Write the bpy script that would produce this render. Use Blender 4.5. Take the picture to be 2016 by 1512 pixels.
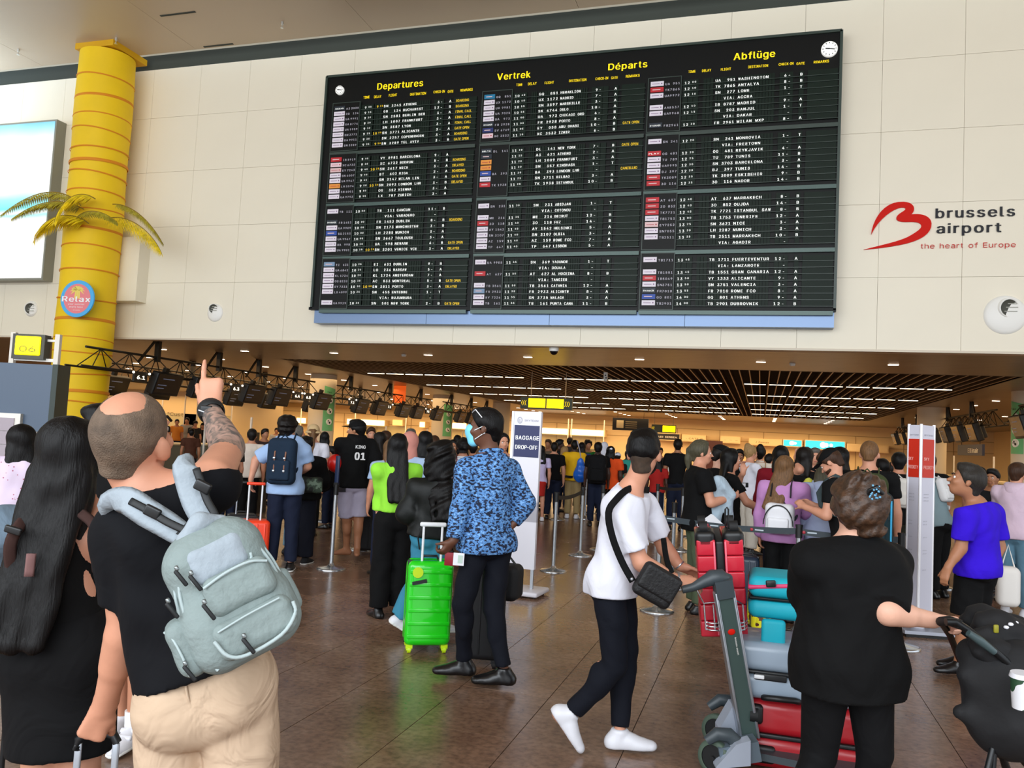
import bpy, math, random
import numpy as np
from mathutils import Vector, Matrix
import openvdb
random.seed(7)
for o in list(bpy.data.objects): bpy.data.objects.remove(o)
SC = bpy.context.scene
COL = SC.collection
# ------------------------------------------------------------------ camera
EYE = np.array([0., 0., 1.63])
FOC = 1610.4                      # focal length in pixels of a 2016 px wide frame
YAW, PITCH, ROLL = -0.29891949, 0.06601988, 0.05161192
FW = np.array([math.sin(YAW)*math.cos(PITCH), math.cos(YAW)*math.cos(PITCH), math.sin(PITCH)])
_r = np.array([math.cos(YAW), -math.sin(YAW), 0.]); _u = np.cross(_r, FW)
RT = math.cos(ROLL)*_r+math.sin(ROLL)*_u; UP = -math.sin(ROLL)*_r+math.cos(ROLL)*_u
cam = bpy.data.cameras.new('camera'); camo = bpy.data.objects.new('camera', cam); COL.objects.link(camo)
camo.matrix_world = Matrix(((RT[0], UP[0], -FW[0], EYE[0]), (RT[1], UP[1], -FW[1], EYE[1]), (RT[2], UP[2], -FW[2], EYE[2]), (0, 0, 0, 1)))
cam.sensor_width = 36.; cam.lens = FOC/2016*36.; cam.clip_start = .05; cam.clip_end = 300
SC.camera = camo
SC.view_settings.view_transform = 'Standard'; SC.view_settings.look = 'None'
SC.view_settings.gamma = 1.; SC.view_settings.use_curve_mapping = False
SC.view_settings.exposure = 0.3
# ------------------------------------------------------------------ daylight: the hall is open to the glazed front behind the camera
wd = bpy.data.worlds.new('daylight'); SC.world = wd; wd.use_nodes = True
bg = wd.node_tree.nodes['Background']; bg.inputs[0].default_value = (.86, .93, 1., 1); bg.inputs[1].default_value = 1.45
def area_light(name, loc, size, power, color, rot=(0, 0, 0), sy=None):
    l = bpy.data.lights.new(name, 'AREA'); l.energy = power; l.color = color; l.shape = 'RECTANGLE'
    l.size = size; l.size_y = sy or size
    o = bpy.data.objects.new(name, l); COL.objects.link(o); o.location = loc; o.rotation_euler = rot
    return o
WARM = (1., .66, .33)
R_ = math.radians
area_light('window_light', (-4, -9, 6.5), 26, 2300, (.9, .95, 1.), (R_(80), 0, 0), 8)
area_light('hall_warm_light', (-16.5, 30, 3.4), 4, 560, WARM, sy=24)
area_light('hall_warm_light', (-4, 33, 3.3), 16, 1100, WARM, sy=24)
area_light('hall_warm_light', (9, 30, 3.4), 4, 520, WARM, sy=24)
area_light('hall_warm_light', (-16, 53, 3.3), 44, 3300, WARM, sy=7)
area_light('hall_warm_light', (-26, 34, 3.4), 8, 800, WARM, sy=24)
area_light('hall_warm_light', (-38, 40, 3.3), 10, 600, WARM, sy=10)  # added warm fill for the dim customs wall, not a real lamp row
area_light('ceiling_fill_light', (-21.5, 12., 8.3), 5, 520, (.6, .78, 1.), (R_(180), 0, 0), 6)  # added unseen uplight giving the left ceiling its bluish tint, no cove here
# ------------------------------------------------------------------ pixel <-> world (pixels of the 2016x1512 photograph)
def ray(px, py): return FW+(px-1008)/FOC*RT-(py-756)/FOC*UP
def at(px, py, D): return EYE+ray(px, py)*D
def onY(px, py, Y): d = ray(px, py); return EYE+d*(Y/d[1])
def onX(px, py, X): d = ray(px, py); return EYE+d*(X/d[0])
def onZ(px, py, Z=0.): d = ray(px, py); return EYE+d*((Z-EYE[2])/d[2])
# ------------------------------------------------------------------ materials
def lin(c):
    if isinstance(c, str): c = [int(c[i:i+2], 16)/255 for i in (0, 2, 4)]
    return tuple(v/12.92 if v <= .04045 else ((v+.055)/1.055)**2.4 for v in c)+(1.,)
MATS = {}
def mat(name, c, rough=.6, metal=0., var=0., vs=8., bump=0., bs=60., emit=0., spec=.5, stretch=None, coat=0., trans=0.):
    if name in MATS: return MATS[name]
    m = bpy.data.materials.new(name); m.use_nodes = True; N = m.node_tree.nodes; L = m.node_tree.links
    b = N['Principled BSDF']; c4 = lin(c)
    b.inputs['Base Color'].default_value = c4; b.inputs['Roughness'].default_value = rough
    b.inputs['Metallic'].default_value = metal; b.inputs['Specular IOR Level'].default_value = spec
    b.inputs['Coat Weight'].default_value = coat
    if trans: b.inputs['Transmission Weight'].default_value = trans; b.inputs['IOR'].default_value = 1.1
    if emit: b.inputs['Emission Color'].default_value = c4; b.inputs['Emission Strength'].default_value = emit
    m.diffuse_color = c4
    if var or bump:
        tc = N.new('ShaderNodeTexCoord'); src = tc.outputs['Object']
        if stretch:
            mp = N.new('ShaderNodeMapping'); mp.inputs['Scale'].default_value = stretch; L.new(src, mp.inputs[0]); src = mp.outputs[0]
    if var:
        n = N.new('ShaderNodeTexNoise'); n.inputs['Scale'].default_value = vs; n.inputs['Detail'].default_value = 4; L.new(src, n.inputs['Vector'])
        r = N.new('ShaderNodeMapRange'); r.inputs['From Min'].default_value = .3; r.inputs['From Max'].default_value = .7
        r.inputs['To Min'].default_value = 1-var; r.inputs['To Max'].default_value = 1+var; L.new(n.outputs[0], r.inputs[0])
        mx = N.new('ShaderNodeVectorMath'); mx.operation = 'SCALE'; mx.inputs[0].default_value = c4[:3]; L.new(r.outputs[0], mx.inputs['Scale'])
        L.new(mx.outputs[0], b.inputs['Base Color'])
    if bump:
        n2 = N.new('ShaderNodeTexNoise'); n2.inputs['Scale'].default_value = bs; n2.inputs['Detail'].default_value = 3; L.new(src, n2.inputs['Vector'])
        bp = N.new('ShaderNodeBump'); bp.inputs['Strength'].default_value = bump; bp.inputs['Distance'].default_value = .01
        L.new(n2.outputs[0], bp.inputs['Height']); L.new(bp.outputs[0], b.inputs['Normal'])
    MATS[name] = m; return m
def ramp_mat(name, stops, kind='noise', scale=40., rough=.8, detail=2., stretch=None, const=True, dist=0.):
    """colour taken from a noise / voronoi / wave pattern through a colour ramp"""
    if name in MATS: return MATS[name]
    m = bpy.data.materials.new(name); m.use_nodes = True; N = m.node_tree.nodes; L = m.node_tree.links
    b = N['Principled BSDF']; b.inputs['Roughness'].default_value = rough
    tc = N.new('ShaderNodeTexCoord'); src = tc.outputs['Object']
    if stretch:
        mp = N.new('ShaderNodeMapping'); mp.inputs['Scale'].default_value = stretch; L.new(src, mp.inputs[0]); src = mp.outputs[0]
    if kind == 'noise':
        t = N.new('ShaderNodeTexNoise'); t.inputs['Detail'].default_value = detail; t.inputs['Distortion'].default_value = dist; out = t.outputs[0]
    elif kind == 'voronoi':
        t = N.new('ShaderNodeTexVoronoi'); out = t.outputs[0]
    else:
        t = N.new('ShaderNodeTexWave'); t.bands_direction = 'Z'; out = t.outputs[1]
    t.inputs['Scale'].default_value = scale; L.new(src, t.inputs['Vector'])
    r = N.new('ShaderNodeValToRGB'); L.new(out, r.inputs[0]); cr = r.color_ramp
    cr.interpolation = 'CONSTANT' if const else 'LINEAR'
    while len(cr.elements) < len(stops): cr.elements.new(.5)
    for e, (p, c) in zip(cr.elements, stops): e.position = p; e.color = lin(c)
    L.new(r.outputs[0], b.inputs['Base Color']); MATS[name] = m; return m
# ------------------------------------------------------------------ mesh builder
def mesh_from(name, V, Fc, mats, mi=None, smooth=False):
    me = bpy.data.meshes.new(name)
    me.from_pydata([tuple(v) for v in V], [], Fc)
    for m in (mats if isinstance(mats, (list, tuple)) else [mats]): me.materials.append(m)
    if mi is not None and len(me.materials) > 1: me.polygons.foreach_set('material_index', mi)
    if smooth is True: me.polygons.foreach_set('use_smooth', [True]*len(me.polygons))
    elif smooth: me.polygons.foreach_set('use_smooth', smooth)
    me.update(); return me
def rotm(rx=0, ry=0, rz=0):
    return np.array(Matrix.Rotation(R_(rz), 3, 'Z') @ Matrix.Rotation(R_(ry), 3, 'Y') @ Matrix.Rotation(R_(rx), 3, 'X'))
def frame(z, up=(0, 0, 1)):
    """3x3 with columns x, y, z; z along the given axis"""
    z = np.array(z, float); z /= np.linalg.norm(z); u = np.array(up, float)
    if abs(z@u) > .98*np.linalg.norm(u): u = np.array([0, 1., 0])
    x = np.cross(u, z); x /= np.linalg.norm(x); return np.array([x, np.cross(z, x), z]).T
class MB:
    def __init__(s): s.V = []; s.F = []; s.M = []; s.S = []; s.m = 0
    def add(s, V, Fc, sm=False):
        b = len(s.V); s.V += [tuple(map(float, v)) for v in V]; s.F += [tuple(i+b for i in f) for f in Fc]
        s.M += [s.m]*len(Fc); s.S += [sm]*len(Fc); return s
    def box(s, c, d, R=None):
        P = np.array([[x, y, z] for x in (-.5, .5) for y in (-.5, .5) for z in (-.5, .5)])*np.array(d, float)
        if R is not None: P = P@np.array(R).T
        return s.add(P+np.array(c, float), [(0, 1, 3, 2), (4, 6, 7, 5), (0, 4, 5, 1), (2, 3, 7, 6), (0, 2, 6, 4), (1, 5, 7, 3)])
    def box2(s, a, b):
        a = np.array(a, float); b = np.array(b, float); return s.box((a+b)/2, abs(b-a))
    def rbox(s, c, d, r=.03, n=3, R=None):
        """box with rounded edges"""
        d = np.array(d, float); h = d/2-r; g = 2*n+1
        ts = [-1+ (i/n)*1. for i in range(n+1)]; idx = {}; V = []; Fc = []
        ax = [(-1, math.tan(-math.pi/4+math.pi/4*i/n)) if 0 else i for i in range(n+1)]
        def pt(u, v, w): return (u, v, w)
        seq = []                                   # (sign, angle) samples: -45..0 on the low side, 0..45 on the high side
        for i in range(n+1): seq.append((-1, math.tan(math.pi/4*(1-i/n))))
        for i in range(n+1): seq.append((1, math.tan(math.pi/4*i/n)))
        K = len(seq)
        for axis in range(3):
            for sg in (-1, 1):
                base = len(V)
                for (su, tu) in seq:
                    for (sv, tv) in seq:
                        q = np.zeros(3); hh = np.zeros(3)
                        q[axis] = sg; q[(axis+1) % 3] = su*tu; q[(axis+2) % 3] = sv*tv
                        hh[axis] = sg*h[axis]; hh[(axis+1) % 3] = su*h[(axis+1) % 3]; hh[(axis+2) % 3] = sv*h[(axis+2) % 3]
                        V.append(hh+q/np.linalg.norm(q)*r)
                for i in range(K-1):
                    for j in range(K-1):
                        f = (base+i*K+j, base+(i+1)*K+j, base+(i+1)*K+j+1, base+i*K+j+1)
                        Fc.append(f if sg > 0 else f[::-1])
        V = np.array(V)
        if R is not None: V = V@np.array(R).T
        V = V+np.array(c, float); key = {}; mp = []; W = []
        for v in V:
            k = tuple(np.round(v, 5))
            if k not in key: key[k] = len(W); W.append(v)
            mp.append(key[k])
        F2 = []
        for f in Fc:
            g2 = []
            for i in f:
                if mp[i] not in g2: g2.append(mp[i])
            if len(g2) > 2: F2.append(tuple(g2))
        return s.add(W, F2, True)
    def cyl(s, a, b, r0, r1=None, n=12, cap=True, sm=True):
        a = np.array(a, float); b = np.array(b, float); r1 = r0 if r1 is None else r1
        Fm = frame(b-a); V = []
        for p, r in ((a, r0), (b, r1)):
            for i in range(n):
                t = 2*math.pi*i/n; V.append(p+Fm[:, 0]*r*math.cos(t)+Fm[:, 1]*r*math.sin(t))
        s.add(V, [(i, (i+1) % n, n+(i+1) % n, n+i) for i in range(n)], sm)
        if cap: s.add(V, [tuple(range(n))[::-1], tuple(range(n, 2*n))])
        return s
    def tube(s, P, r, n=8, flat=1., up=(0, 0, 1), close=False):
        P = [np.array(p, float) for p in P]; V = []; m = len(P)
        for i, p in enumerate(P):
            a = P[(i-1) % m] if close else P[max(i-1, 0)]; b = P[(i+1) % m] if close else P[min(i+1, m-1)]
            Fm = frame(b-a, up); rr = r[i] if isinstance(r, (list, tuple)) else r
            for k in range(n):
                t = 2*math.pi*k/n; V.append(p+Fm[:, 0]*rr*math.cos(t)+Fm[:, 1]*rr*flat*math.sin(t))
        Fc = []
        for i in range(m if close else m-1):
            j = (i+1) % m
            for k in range(n): Fc.append((i*n+k, i*n+(k+1) % n, j*n+(k+1) % n, j*n+k))
        s.add(V, Fc, True)
        if not close: s.add(V, [tuple(range(n))[::-1], tuple(range((m-1)*n, m*n))])
        return s
    def lathe(s, prof, c=(0, 0, 0), n=24, R=None, cap=True):
        V = []
        for (r, z) in prof:
            for i in range(n):
                t = 2*math.pi*i/n; V.append((r*math.cos(t), r*math.sin(t), z))
        V = np.array(V)
        if R is not None: V = V@np.array(R).T
        V = V+np.array(c, float); k = len(prof)
        s.add(V, [(j*n+i, j*n+(i+1) % n, (j+1)*n+(i+1) % n, (j+1)*n+i) for j in range(k-1) for i in range(n)], True)
        if cap: s.add(V, [tuple(range(n))[::-1], tuple(range((k-1)*n, k*n))])
        return s
    def prism(s, poly, h, o=(0, 0, 0), R=None):
        """poly in local xy extruded along local z by h"""
        n = len(poly); V = np.array([(x, y, 0) for x, y in poly]+[(x, y, h) for x, y in poly], float)
        if R is not None: V = V@np.array(R).T
        return s.add(V+np.array(o, float), [tuple(range(n))[::-1], tuple(range(n, 2*n))]+[(i, (i+1) % n, n+(i+1) % n, n+i) for i in range(n)])
    def sph(s, c, r, n=12, R=None):
        r = (r, r, r) if np.isscalar(r) else r; V = []; Fc = []; m = n//2
        for j in range(1, m):
            ph = math.pi*j/m
            for i in range(n):
                t = 2*math.pi*i/n; V.append((math.sin(ph)*math.cos(t), math.sin(ph)*math.sin(t), math.cos(ph)))
        V += [(0, 0, 1), (0, 0, -1)]; k = (m-1)*n
        for j in range(m-2):
            for i in range(n): Fc.append((j*n+i, (j+1)*n+i, (j+1)*n+(i+1) % n, j*n+(i+1) % n))
        for i in range(n): Fc.append((k, i, (i+1) % n)); Fc.append((k+1, (m-2)*n+(i+1) % n, (m-2)*n+i))
        V = np.array(V)*np.array(r)
        if R is not None: V = V@np.array(R).T
        return s.add(V+np.array(c, float), Fc, True)
    def mesh(s, name, mats, off=(0, 0, 0)):
        return mesh_from(name, np.array(s.V)-np.array(off, float) if s.V else [], s.F, mats, s.M, s.S)
# ------------------------------------------------------------------ things and parts
def strip(n): return n.split('.')[0]
def tag(o, label=None, cat=None, group=None, kind=None):
    if label: o['label'] = label
    if cat: o['category'] = cat
    if group: o['group'] = group
    if kind: o['kind'] = kind
    return o
def thing(name, label, cat, loc=(0, 0, 0), group=None, rz=0.):
    o = bpy.data.objects.new(name, None); COL.objects.link(o); o.location = tuple(map(float, loc)); o.rotation_euler = (0, 0, rz)
    o.empty_display_size = .1
    return tag(o, label, cat, group)
def part(name, mb, m, parent, label=None, kind=None, off=None):
    """mb holds world coordinates unless off is given"""
    if off is None:
        p = parent; off = np.zeros(3)
        while p is not None: off = off+np.array(p.location); p = p.parent
    me = mb.mesh(name, m, off) if isinstance(mb, MB) else mb
    o = bpy.data.objects.new(name, me); COL.objects.link(o); o.parent = parent
    return tag(o, label, kind=kind)
def struct(name, mb, m, loc=(0, 0, 0)):
    me = mb.mesh(name, m, loc) if isinstance(mb, MB) else mb
    o = bpy.data.objects.new(name, me); COL.objects.link(o); o.location = loc; o['kind'] = 'structure'; return o
def solo(name, mb, m, label, cat, loc=(0, 0, 0), group=None, kind=None):
    me = mb.mesh(name, m, loc) if isinstance(mb, MB) else mb
    o = bpy.data.objects.new(name, me); COL.objects.link(o); o.location = tuple(map(float, loc)); return tag(o, label, cat, group, kind)
def dup(root, loc=None, label=None, rz=None, group=None):
    c = root.copy(); COL.objects.link(c)
    if loc is not None: c.location = tuple(map(float, loc))
    if rz is not None: c.rotation_euler = (0, 0, rz)
    if label: c['label'] = label
    if group: c['group'] = group
    for ch in list(root.children):
        d = ch.copy(); COL.objects.link(d); d.parent = c
        for g in list(ch.children):
            e = g.copy(); COL.objects.link(e); e.parent = d
    return c
# ------------------------------------------------------------------ lettering
import os
try: FONT = bpy.data.fonts.load(os.path.join(bpy.utils.system_resource('DATAFILES', path='fonts'), 'Inter.woff2'))
except Exception: FONT = None      # Blender's own sans serif, else its built-in letters
_GL = {}
def _spans(loops, y):
    cr = []
    for P in loops:
        Q = np.roll(P, -1, 0); m = (P[:, 1] <= y) != (Q[:, 1] <= y)
        for p, q in zip(P[m], Q[m]): cr.append((p[0]+(q[0]-p[0])*(y-p[1])/(q[1]-p[1]), 1 if q[1] > p[1] else -1))
    cr.sort(); out = []; w = 0
    for x, d in cr:
        if w == 0: x0 = x
        w += d
        if w == 0 and x > x0: out.append([x0, x])
    return out
def glyph(ch, bold=0., N=14):
    """flat letter shape filled in thin horizontal strips, so that overlapping strokes fill cleanly"""
    k = (ch, bold, N)
    if k not in _GL:
        cu = bpy.data.curves.new('t', 'FONT'); cu.body = ch; cu.resolution_u = 3; cu.fill_mode = 'NONE'
        if FONT: cu.font = FONT
        o = bpy.data.objects.new('t', cu); COL.objects.link(o); me = o.to_mesh()
        P = np.array([v.co[:2] for v in me.vertices]).reshape(-1, 2); E = {tuple(sorted(e.vertices)) for e in me.edges}
        o.to_mesh_clear(); bpy.data.objects.remove(o); bpy.data.curves.remove(cu)
        loops = []; st = 0
        for i in range(len(P)):
            if i == len(P)-1 or (i, i+1) not in E: loops.append(P[st:i+1]); st = i+1
        V = []; Fc = []
        if len(P):
            y0, y1 = P[:, 1].min(), P[:, 1].max(); n = max(2, int(N*(y1-y0)/.73+.5)); ys = np.linspace(y0, y1, n+1); e = (y1-y0)*1e-3; b = bold*.5
            for a_, b_ in zip(ys[:-1], ys[1:]):
                lo, hi = _spans(loops, a_+e), _spans(loops, b_-e)
                if len(lo) != len(hi) or any(abs(p[0]-q[0]) > (b_-a_)*2.2 or abs(p[1]-q[1]) > (b_-a_)*2.2 for p, q in zip(lo, hi)): lo = hi = _spans(loops, (a_+b_)/2)
                for p, q in zip(lo, hi): i = len(V); V += [(p[0]-b, a_, 0), (p[1]+b, a_, 0), (q[1]+b, b_, 0), (q[0]-b, b_, 0)]; Fc.append((i, i+1, i+2, i+3))
        V = np.array(V, float).reshape(-1, 3); w = (V[:, 0].max()-V[:, 0].min()) if len(V) else .25; x0 = V[:, 0].min() if len(V) else 0
        _GL[k] = (V, Fc, w, x0)
    return _GL[k]
def text(mb, st, o, ux, uy, h, width=None, mono=None, bold=.012, gap=.08, depth=0.002, align='l', sx=1.):
    """flat raised lettering; o = baseline origin, ux/uy unit vectors, h = cap height, mono = cell pitch"""
    ux = np.array(ux, float); uy = np.array(uy, float); nz = np.cross(ux, uy); sc = h/.727; o = np.array(o, float)
    items = []; x = 0.; N = 14 if h < .09 else (20 if h < .2 else 44)
    for ch in st:
        if mono:
            if ch != ' ':
                V, Fc, w, x0 = glyph(ch, bold, N); k = min(sx*sc, mono*.82/max(w, .01))
                items.append((V, Fc, x+(mono-w*k)/2-x0*k, k))
            x += mono
        else:
            if ch == ' ': x += .28*sc*sx; continue
            V, Fc, w, x0 = glyph(ch, bold, N); items.append((V, Fc, x-x0*sc*sx, sc*sx)); x += (w+gap)*sc*sx
    f = 1. if not width or x == 0 else width/(x-(0 if mono else gap*sc*sx)); tot = x*f
    sh = {'l': 0, 'c': -tot/2, 'r': -tot}[align]
    for V, Fc, xo, k in items:
        if not len(V): continue
        mb.add(o+np.outer((V[:, 0]*k+xo)*f+sh, ux)+np.outer(V[:, 1]*sc, uy)+nz*depth, Fc)
    return tot
def catmull(P, m=5):
    P = [np.array(p, float) for p in P]; Q = [2*P[0]-P[1]]+P+[2*P[-1]-P[-2]]; out = []
    for i in range(1, len(Q)-2):
        for j in range(m):
            t = j/m; a, b, c, d = Q[i-1:i+3]; out.append(.5*((2*b)+(c-a)*t+(2*a-5*b+4*c-d)*t*t+(3*b-a-3*c+d)*t**3))
    return out+[P[-1]]
XA = np.array([1., 0, 0]); YA = np.array([0, 1., 0]); ZA = np.array([0, 0, 1.])
# ================================================================== setting
W = 16.0; ZC = 3.559; ZT = 10.37
m_wall = mat('cream_cladding', 'F1E8D2', .42, var=.02, vs=.6)
m_gap = mat('dark_recess', '3C4038', .9)
m_ceil = mat('painted_ceiling', 'C9B59B', .38, var=.03, vs=.3)
# floor: polished stone tiles, joints along Y every .585 m
def stone(name, a, b, c):
    m = bpy.data.materials.new(name); m.use_nodes = True; N = m.node_tree.nodes; L = m.node_tree.links; bs = N['Principled BSDF']
    tc = N.new('ShaderNodeTexCoord'); geo = N.new('ShaderNodeNewGeometry')
    n1 = N.new('ShaderNodeTexNoise'); n1.inputs['Scale'].default_value = 2.2; n1.inputs['Detail'].default_value = 7; n1.inputs['Roughness'].default_value = .65; L.new(geo.outputs['Position'], n1.inputs['Vector'])
    r = N.new('ShaderNodeValToRGB'); L.new(n1.outputs[0], r.inputs[0]); e = r.color_ramp.elements
    e[0].position = .3; e[0].color = lin(a); e[1].position = .72; e[1].color = lin(c); x = e.new(.5); x.color = lin(b)
    n2 = N.new('ShaderNodeTexNoise'); n2.inputs['Scale'].default_value = 26; n2.inputs['Detail'].default_value = 5; L.new(geo.outputs['Position'], n2.inputs['Vector'])
    r2 = N.new('ShaderNodeMapRange'); r2.inputs['From Min'].default_value = .3; r2.inputs['From Max'].default_value = .6; r2.inputs['To Min'].default_value = .62; r2.inputs['To Max'].default_value = 1.06; L.new(n2.outputs[0], r2.inputs[0])
    oi = N.new('ShaderNodeObjectInfo'); r3 = N.new('ShaderNodeMapRange'); r3.inputs['To Min'].default_value = .82; r3.inputs['To Max'].default_value = 1.12; L.new(oi.outputs['Random'], r3.inputs[0])
    mu = N.new('ShaderNodeMath'); mu.operation = 'MULTIPLY'; L.new(r2.outputs[0], mu.inputs[0]); L.new(r3.outputs[0], mu.inputs[1])
    v = N.new('ShaderNodeVectorMath'); v.operation = 'SCALE'; L.new(r.outputs[0], v.inputs[0]); L.new(mu.outputs[0], v.inputs['Scale']); L.new(v.outputs[0], bs.inputs['Base Color'])
    rr = N.new('ShaderNodeMapRange'); rr.inputs['To Min'].default_value = .17; rr.inputs['To Max'].default_value = .33; L.new(n1.outputs[0], rr.inputs[0]); L.new(rr.outputs[0], bs.inputs['Roughness'])
    bs.inputs['Specular IOR Level'].default_value = .5
    MATS[name] = m; return m
m_stone = stone('polished_brown_stone', '6B503F', '80634F', '947865')
m_joint = mat('tile_joint', '3A2C22', .8)
TX, TY, X0, Y0 = .585, .78, -2.41, 4.06
mb = MB(); mb.box2((-60, -14, -.02), (30, 62, -.006)); floor = struct('floor', mb, m_joint)
cells = []
for i in range(-30, 30):
    for j in range(-30, 40):
        x = X0+i*TX; y = Y0+j*TY+(0 if i % 2 == 0 else TY*.42)
        if y < -8 or y > 20.7 or x < -16 or x > 12: continue
        c = np.array([x+TX/2, y+TY/2, 0]); d = c-EYE; D = d@FW; vis = False
        if D > 1: px = 1008+FOC*(d@RT)/D; py = 756-FOC*(d@UP)/D; vis = -150 < px < 2166 and py < 1660
        cells.append((0 if vis else 1, np.hypot(c[0], c[1]), x, y, i))
cells.sort(); tm = MB().box2((0.0025, .0025, -.006), (TX-.0025, TY-.0025, 0)); tme = tm.mesh('tile', m_stone)
for k, (v, r, x, y, i) in enumerate(cells[:300]):
    o = bpy.data.objects.new('tile', tme); COL.objects.link(o); o.location = (x, y, 0); o.parent = floor
mb = MB()
for (v, r, x, y, i) in cells[300:]: mb.box2((x+.0025, y+.0025, -.006), (x+TX-.0025, min(y+TY, 20.8)-.0025, 0))
part('tile', mb, m_stone, floor, kind='stuff')
mb = MB()
xs = [X0+i*TX for i in range(-96, 54)]
for a, b in zip(xs[:-1], xs[1:]): mb.box2((a+.0025, 20.8, -.006), (b-.0025, 61, 0))
for a, b in zip(xs[:-1], xs[1:]):
    if b < -16 or a > 12: mb.box2((a+.0025, -9, -.006), (b-.0025, 20.78, 0))
part('tile', mb, m_stone, floor, kind='stuff')
# cream wall above the opening, in cladding panels
mb = MB(); mb.box2((-40, W+.04, ZC+.02), (20, W+.3, ZT+1.2)); wall = struct('wall_back', mb, mat('cladding_joint', 'C2B7A0', .8))
part('shadow_strip', MB().box2((-40, W+.03, 10.19), (20, W+.05, ZT+.2)), m_gap, wall)  # dark strip, its colour standing in for shade under the ceiling edge
xj = [1.931+1.37*k for k in range(-22, 9)]; zj = [ZC, 4.89, 6.25, 7.6, 8.96, 10.19]
me = {}
for a, b in zip(xj[:-1], xj[1:]):
    for c, d in zip(zj[:-1], zj[1:]):
        q = MB(); q.box2((0.0025, 0, .0025), (b-a-.0025, .04, d-c-.0025)); kk = round(d-c, 3)
        if kk not in me: me[kk] = q.mesh('panel', m_wall)
        o = bpy.data.objects.new('panel', me[kk]); COL.objects.link(o); o.location = (a, W, c); o.parent = wall
part('lintel_edge', MB().box2((-40, W-.012, ZC-.03), (20, W+.3, ZC+.012)), mat('lintel_edge', 'D9CDB8', .5), wall)
# upper ceiling of the front hall: large flat panels, stepping up at the left
ce = struct('ceiling', MB().box2((-40, -6, ZT+.06), (20, W-.35, ZT+.3)), m_gap)
step = onZ(134, 51, ZT)
for i in range(12):
    for j in range(4):
        a = -36+i*4.6; b = W-.4-(j+1)*5.2; lift = .0
        o = part('panel', MB().box2((a+.004, b+.004, ZT), (a+4.596, b+5.196, ZT+.05)), m_ceil, ce)
m_spr = mat('sprinkler_metal', 'D8D8D4', .3, metal=.8)
for n_, (px, py) in enumerate(((37, 97), (229, 75), (556, 43))):
    p = onZ(px, py, ZT); mb = MB(); mb.cyl(p, p-ZA*.06, .03, .03, 10); mb.cyl(p-ZA*.06, p-ZA*.13, .012, .012, 8); mb.cyl(p-ZA*.13, p-ZA*.14, .035, .035, 10)
    solo('ceiling_sprinkler', mb, m_spr, ['small metal sprinkler in the upper ceiling at the far left corner', 'small metal sprinkler in the upper ceiling above the yellow column', 'small metal sprinkler in the upper ceiling right of the yellow column'][n_], 'sprinkler', p)
for px, py, w in ((350, 27, .9), (430, 89, .8)):
    p = onZ(px, py, ZT); part('slot_diffuser', MB().box(p, (w, .05, .02)), m_gap, ce)
# lower ceiling beyond the wall: metal plank soffit round a field of open slats
m_sof = mat('bronze_plank_soffit', '8C7C66', .34, var=.03, vs=.5)
SX0, SX1, SY0, SY1 = -13.25, 5.45, 20.45, 48.2
low = struct('ceiling_low', MB().box2((-60, W+.3, ZC+.5), (30, 59, ZC+.55)), mat('plenum_black', '0A0806', .95))
def planks(x0, x1, y0, y1, nm='plank', step_=.3):
    n = int(round((y1-y0)/step_)); 
    for k in range(n):
        a = y0+(y1-y0)*k/n; b = y0+(y1-y0)*(k+1)/n
        part(nm, MB().box2((x0, a+.004, ZC), (x1, b-.004, ZC+.03)), m_sof, low)
planks(-60, 30, W+.3, SY0); planks(-60, SX0, SY0, SY1, step_=.6); planks(SX1, 30, SY0, SY1, step_=.6); planks(-60, 30, SY1, 58.4, step_=.6)
mb = MB().box2((-60, W+.3, ZC+.031), (30, SY0, ZC+.04)); mb.box2((-60, SY0, ZC+.031), (SX0, SY1, ZC+.04)); mb.box2((SX1, SY0, ZC+.031), (30, SY1, ZC+.04)); mb.box2((-60, SY1, ZC+.031), (30, 58.4, ZC+.04))
part('soffit_backing', mb, m_gap, low)
mb = MB().box2((SX0-.03, SY0-.03, ZC-.005), (SX1+.03, SY0, ZC+.5)); mb.box2((SX0-.03, SY1, ZC-.005), (SX1+.03, SY1+.03, ZC+.5))
mb.box2((SX0-.03, SY0, ZC-.005), (SX0, SY1, ZC+.5)); mb.box2((SX1, SY0, ZC-.005), (SX1+.03, SY1, ZC+.5))
part('slat_field_edge', mb, mat('edge_bronze', '6B5640', .5), low)
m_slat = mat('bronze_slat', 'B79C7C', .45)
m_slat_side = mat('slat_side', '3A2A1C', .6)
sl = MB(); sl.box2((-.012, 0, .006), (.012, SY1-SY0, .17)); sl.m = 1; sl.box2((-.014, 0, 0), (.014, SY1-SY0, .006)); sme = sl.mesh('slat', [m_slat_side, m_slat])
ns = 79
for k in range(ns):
    o = bpy.data.objects.new('slat', sme); COL.objects.link(o); o.parent = low; o.location = (SX0+.1+k*(SX1-SX0-.2)/(ns-1), SY0, ZC)
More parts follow.
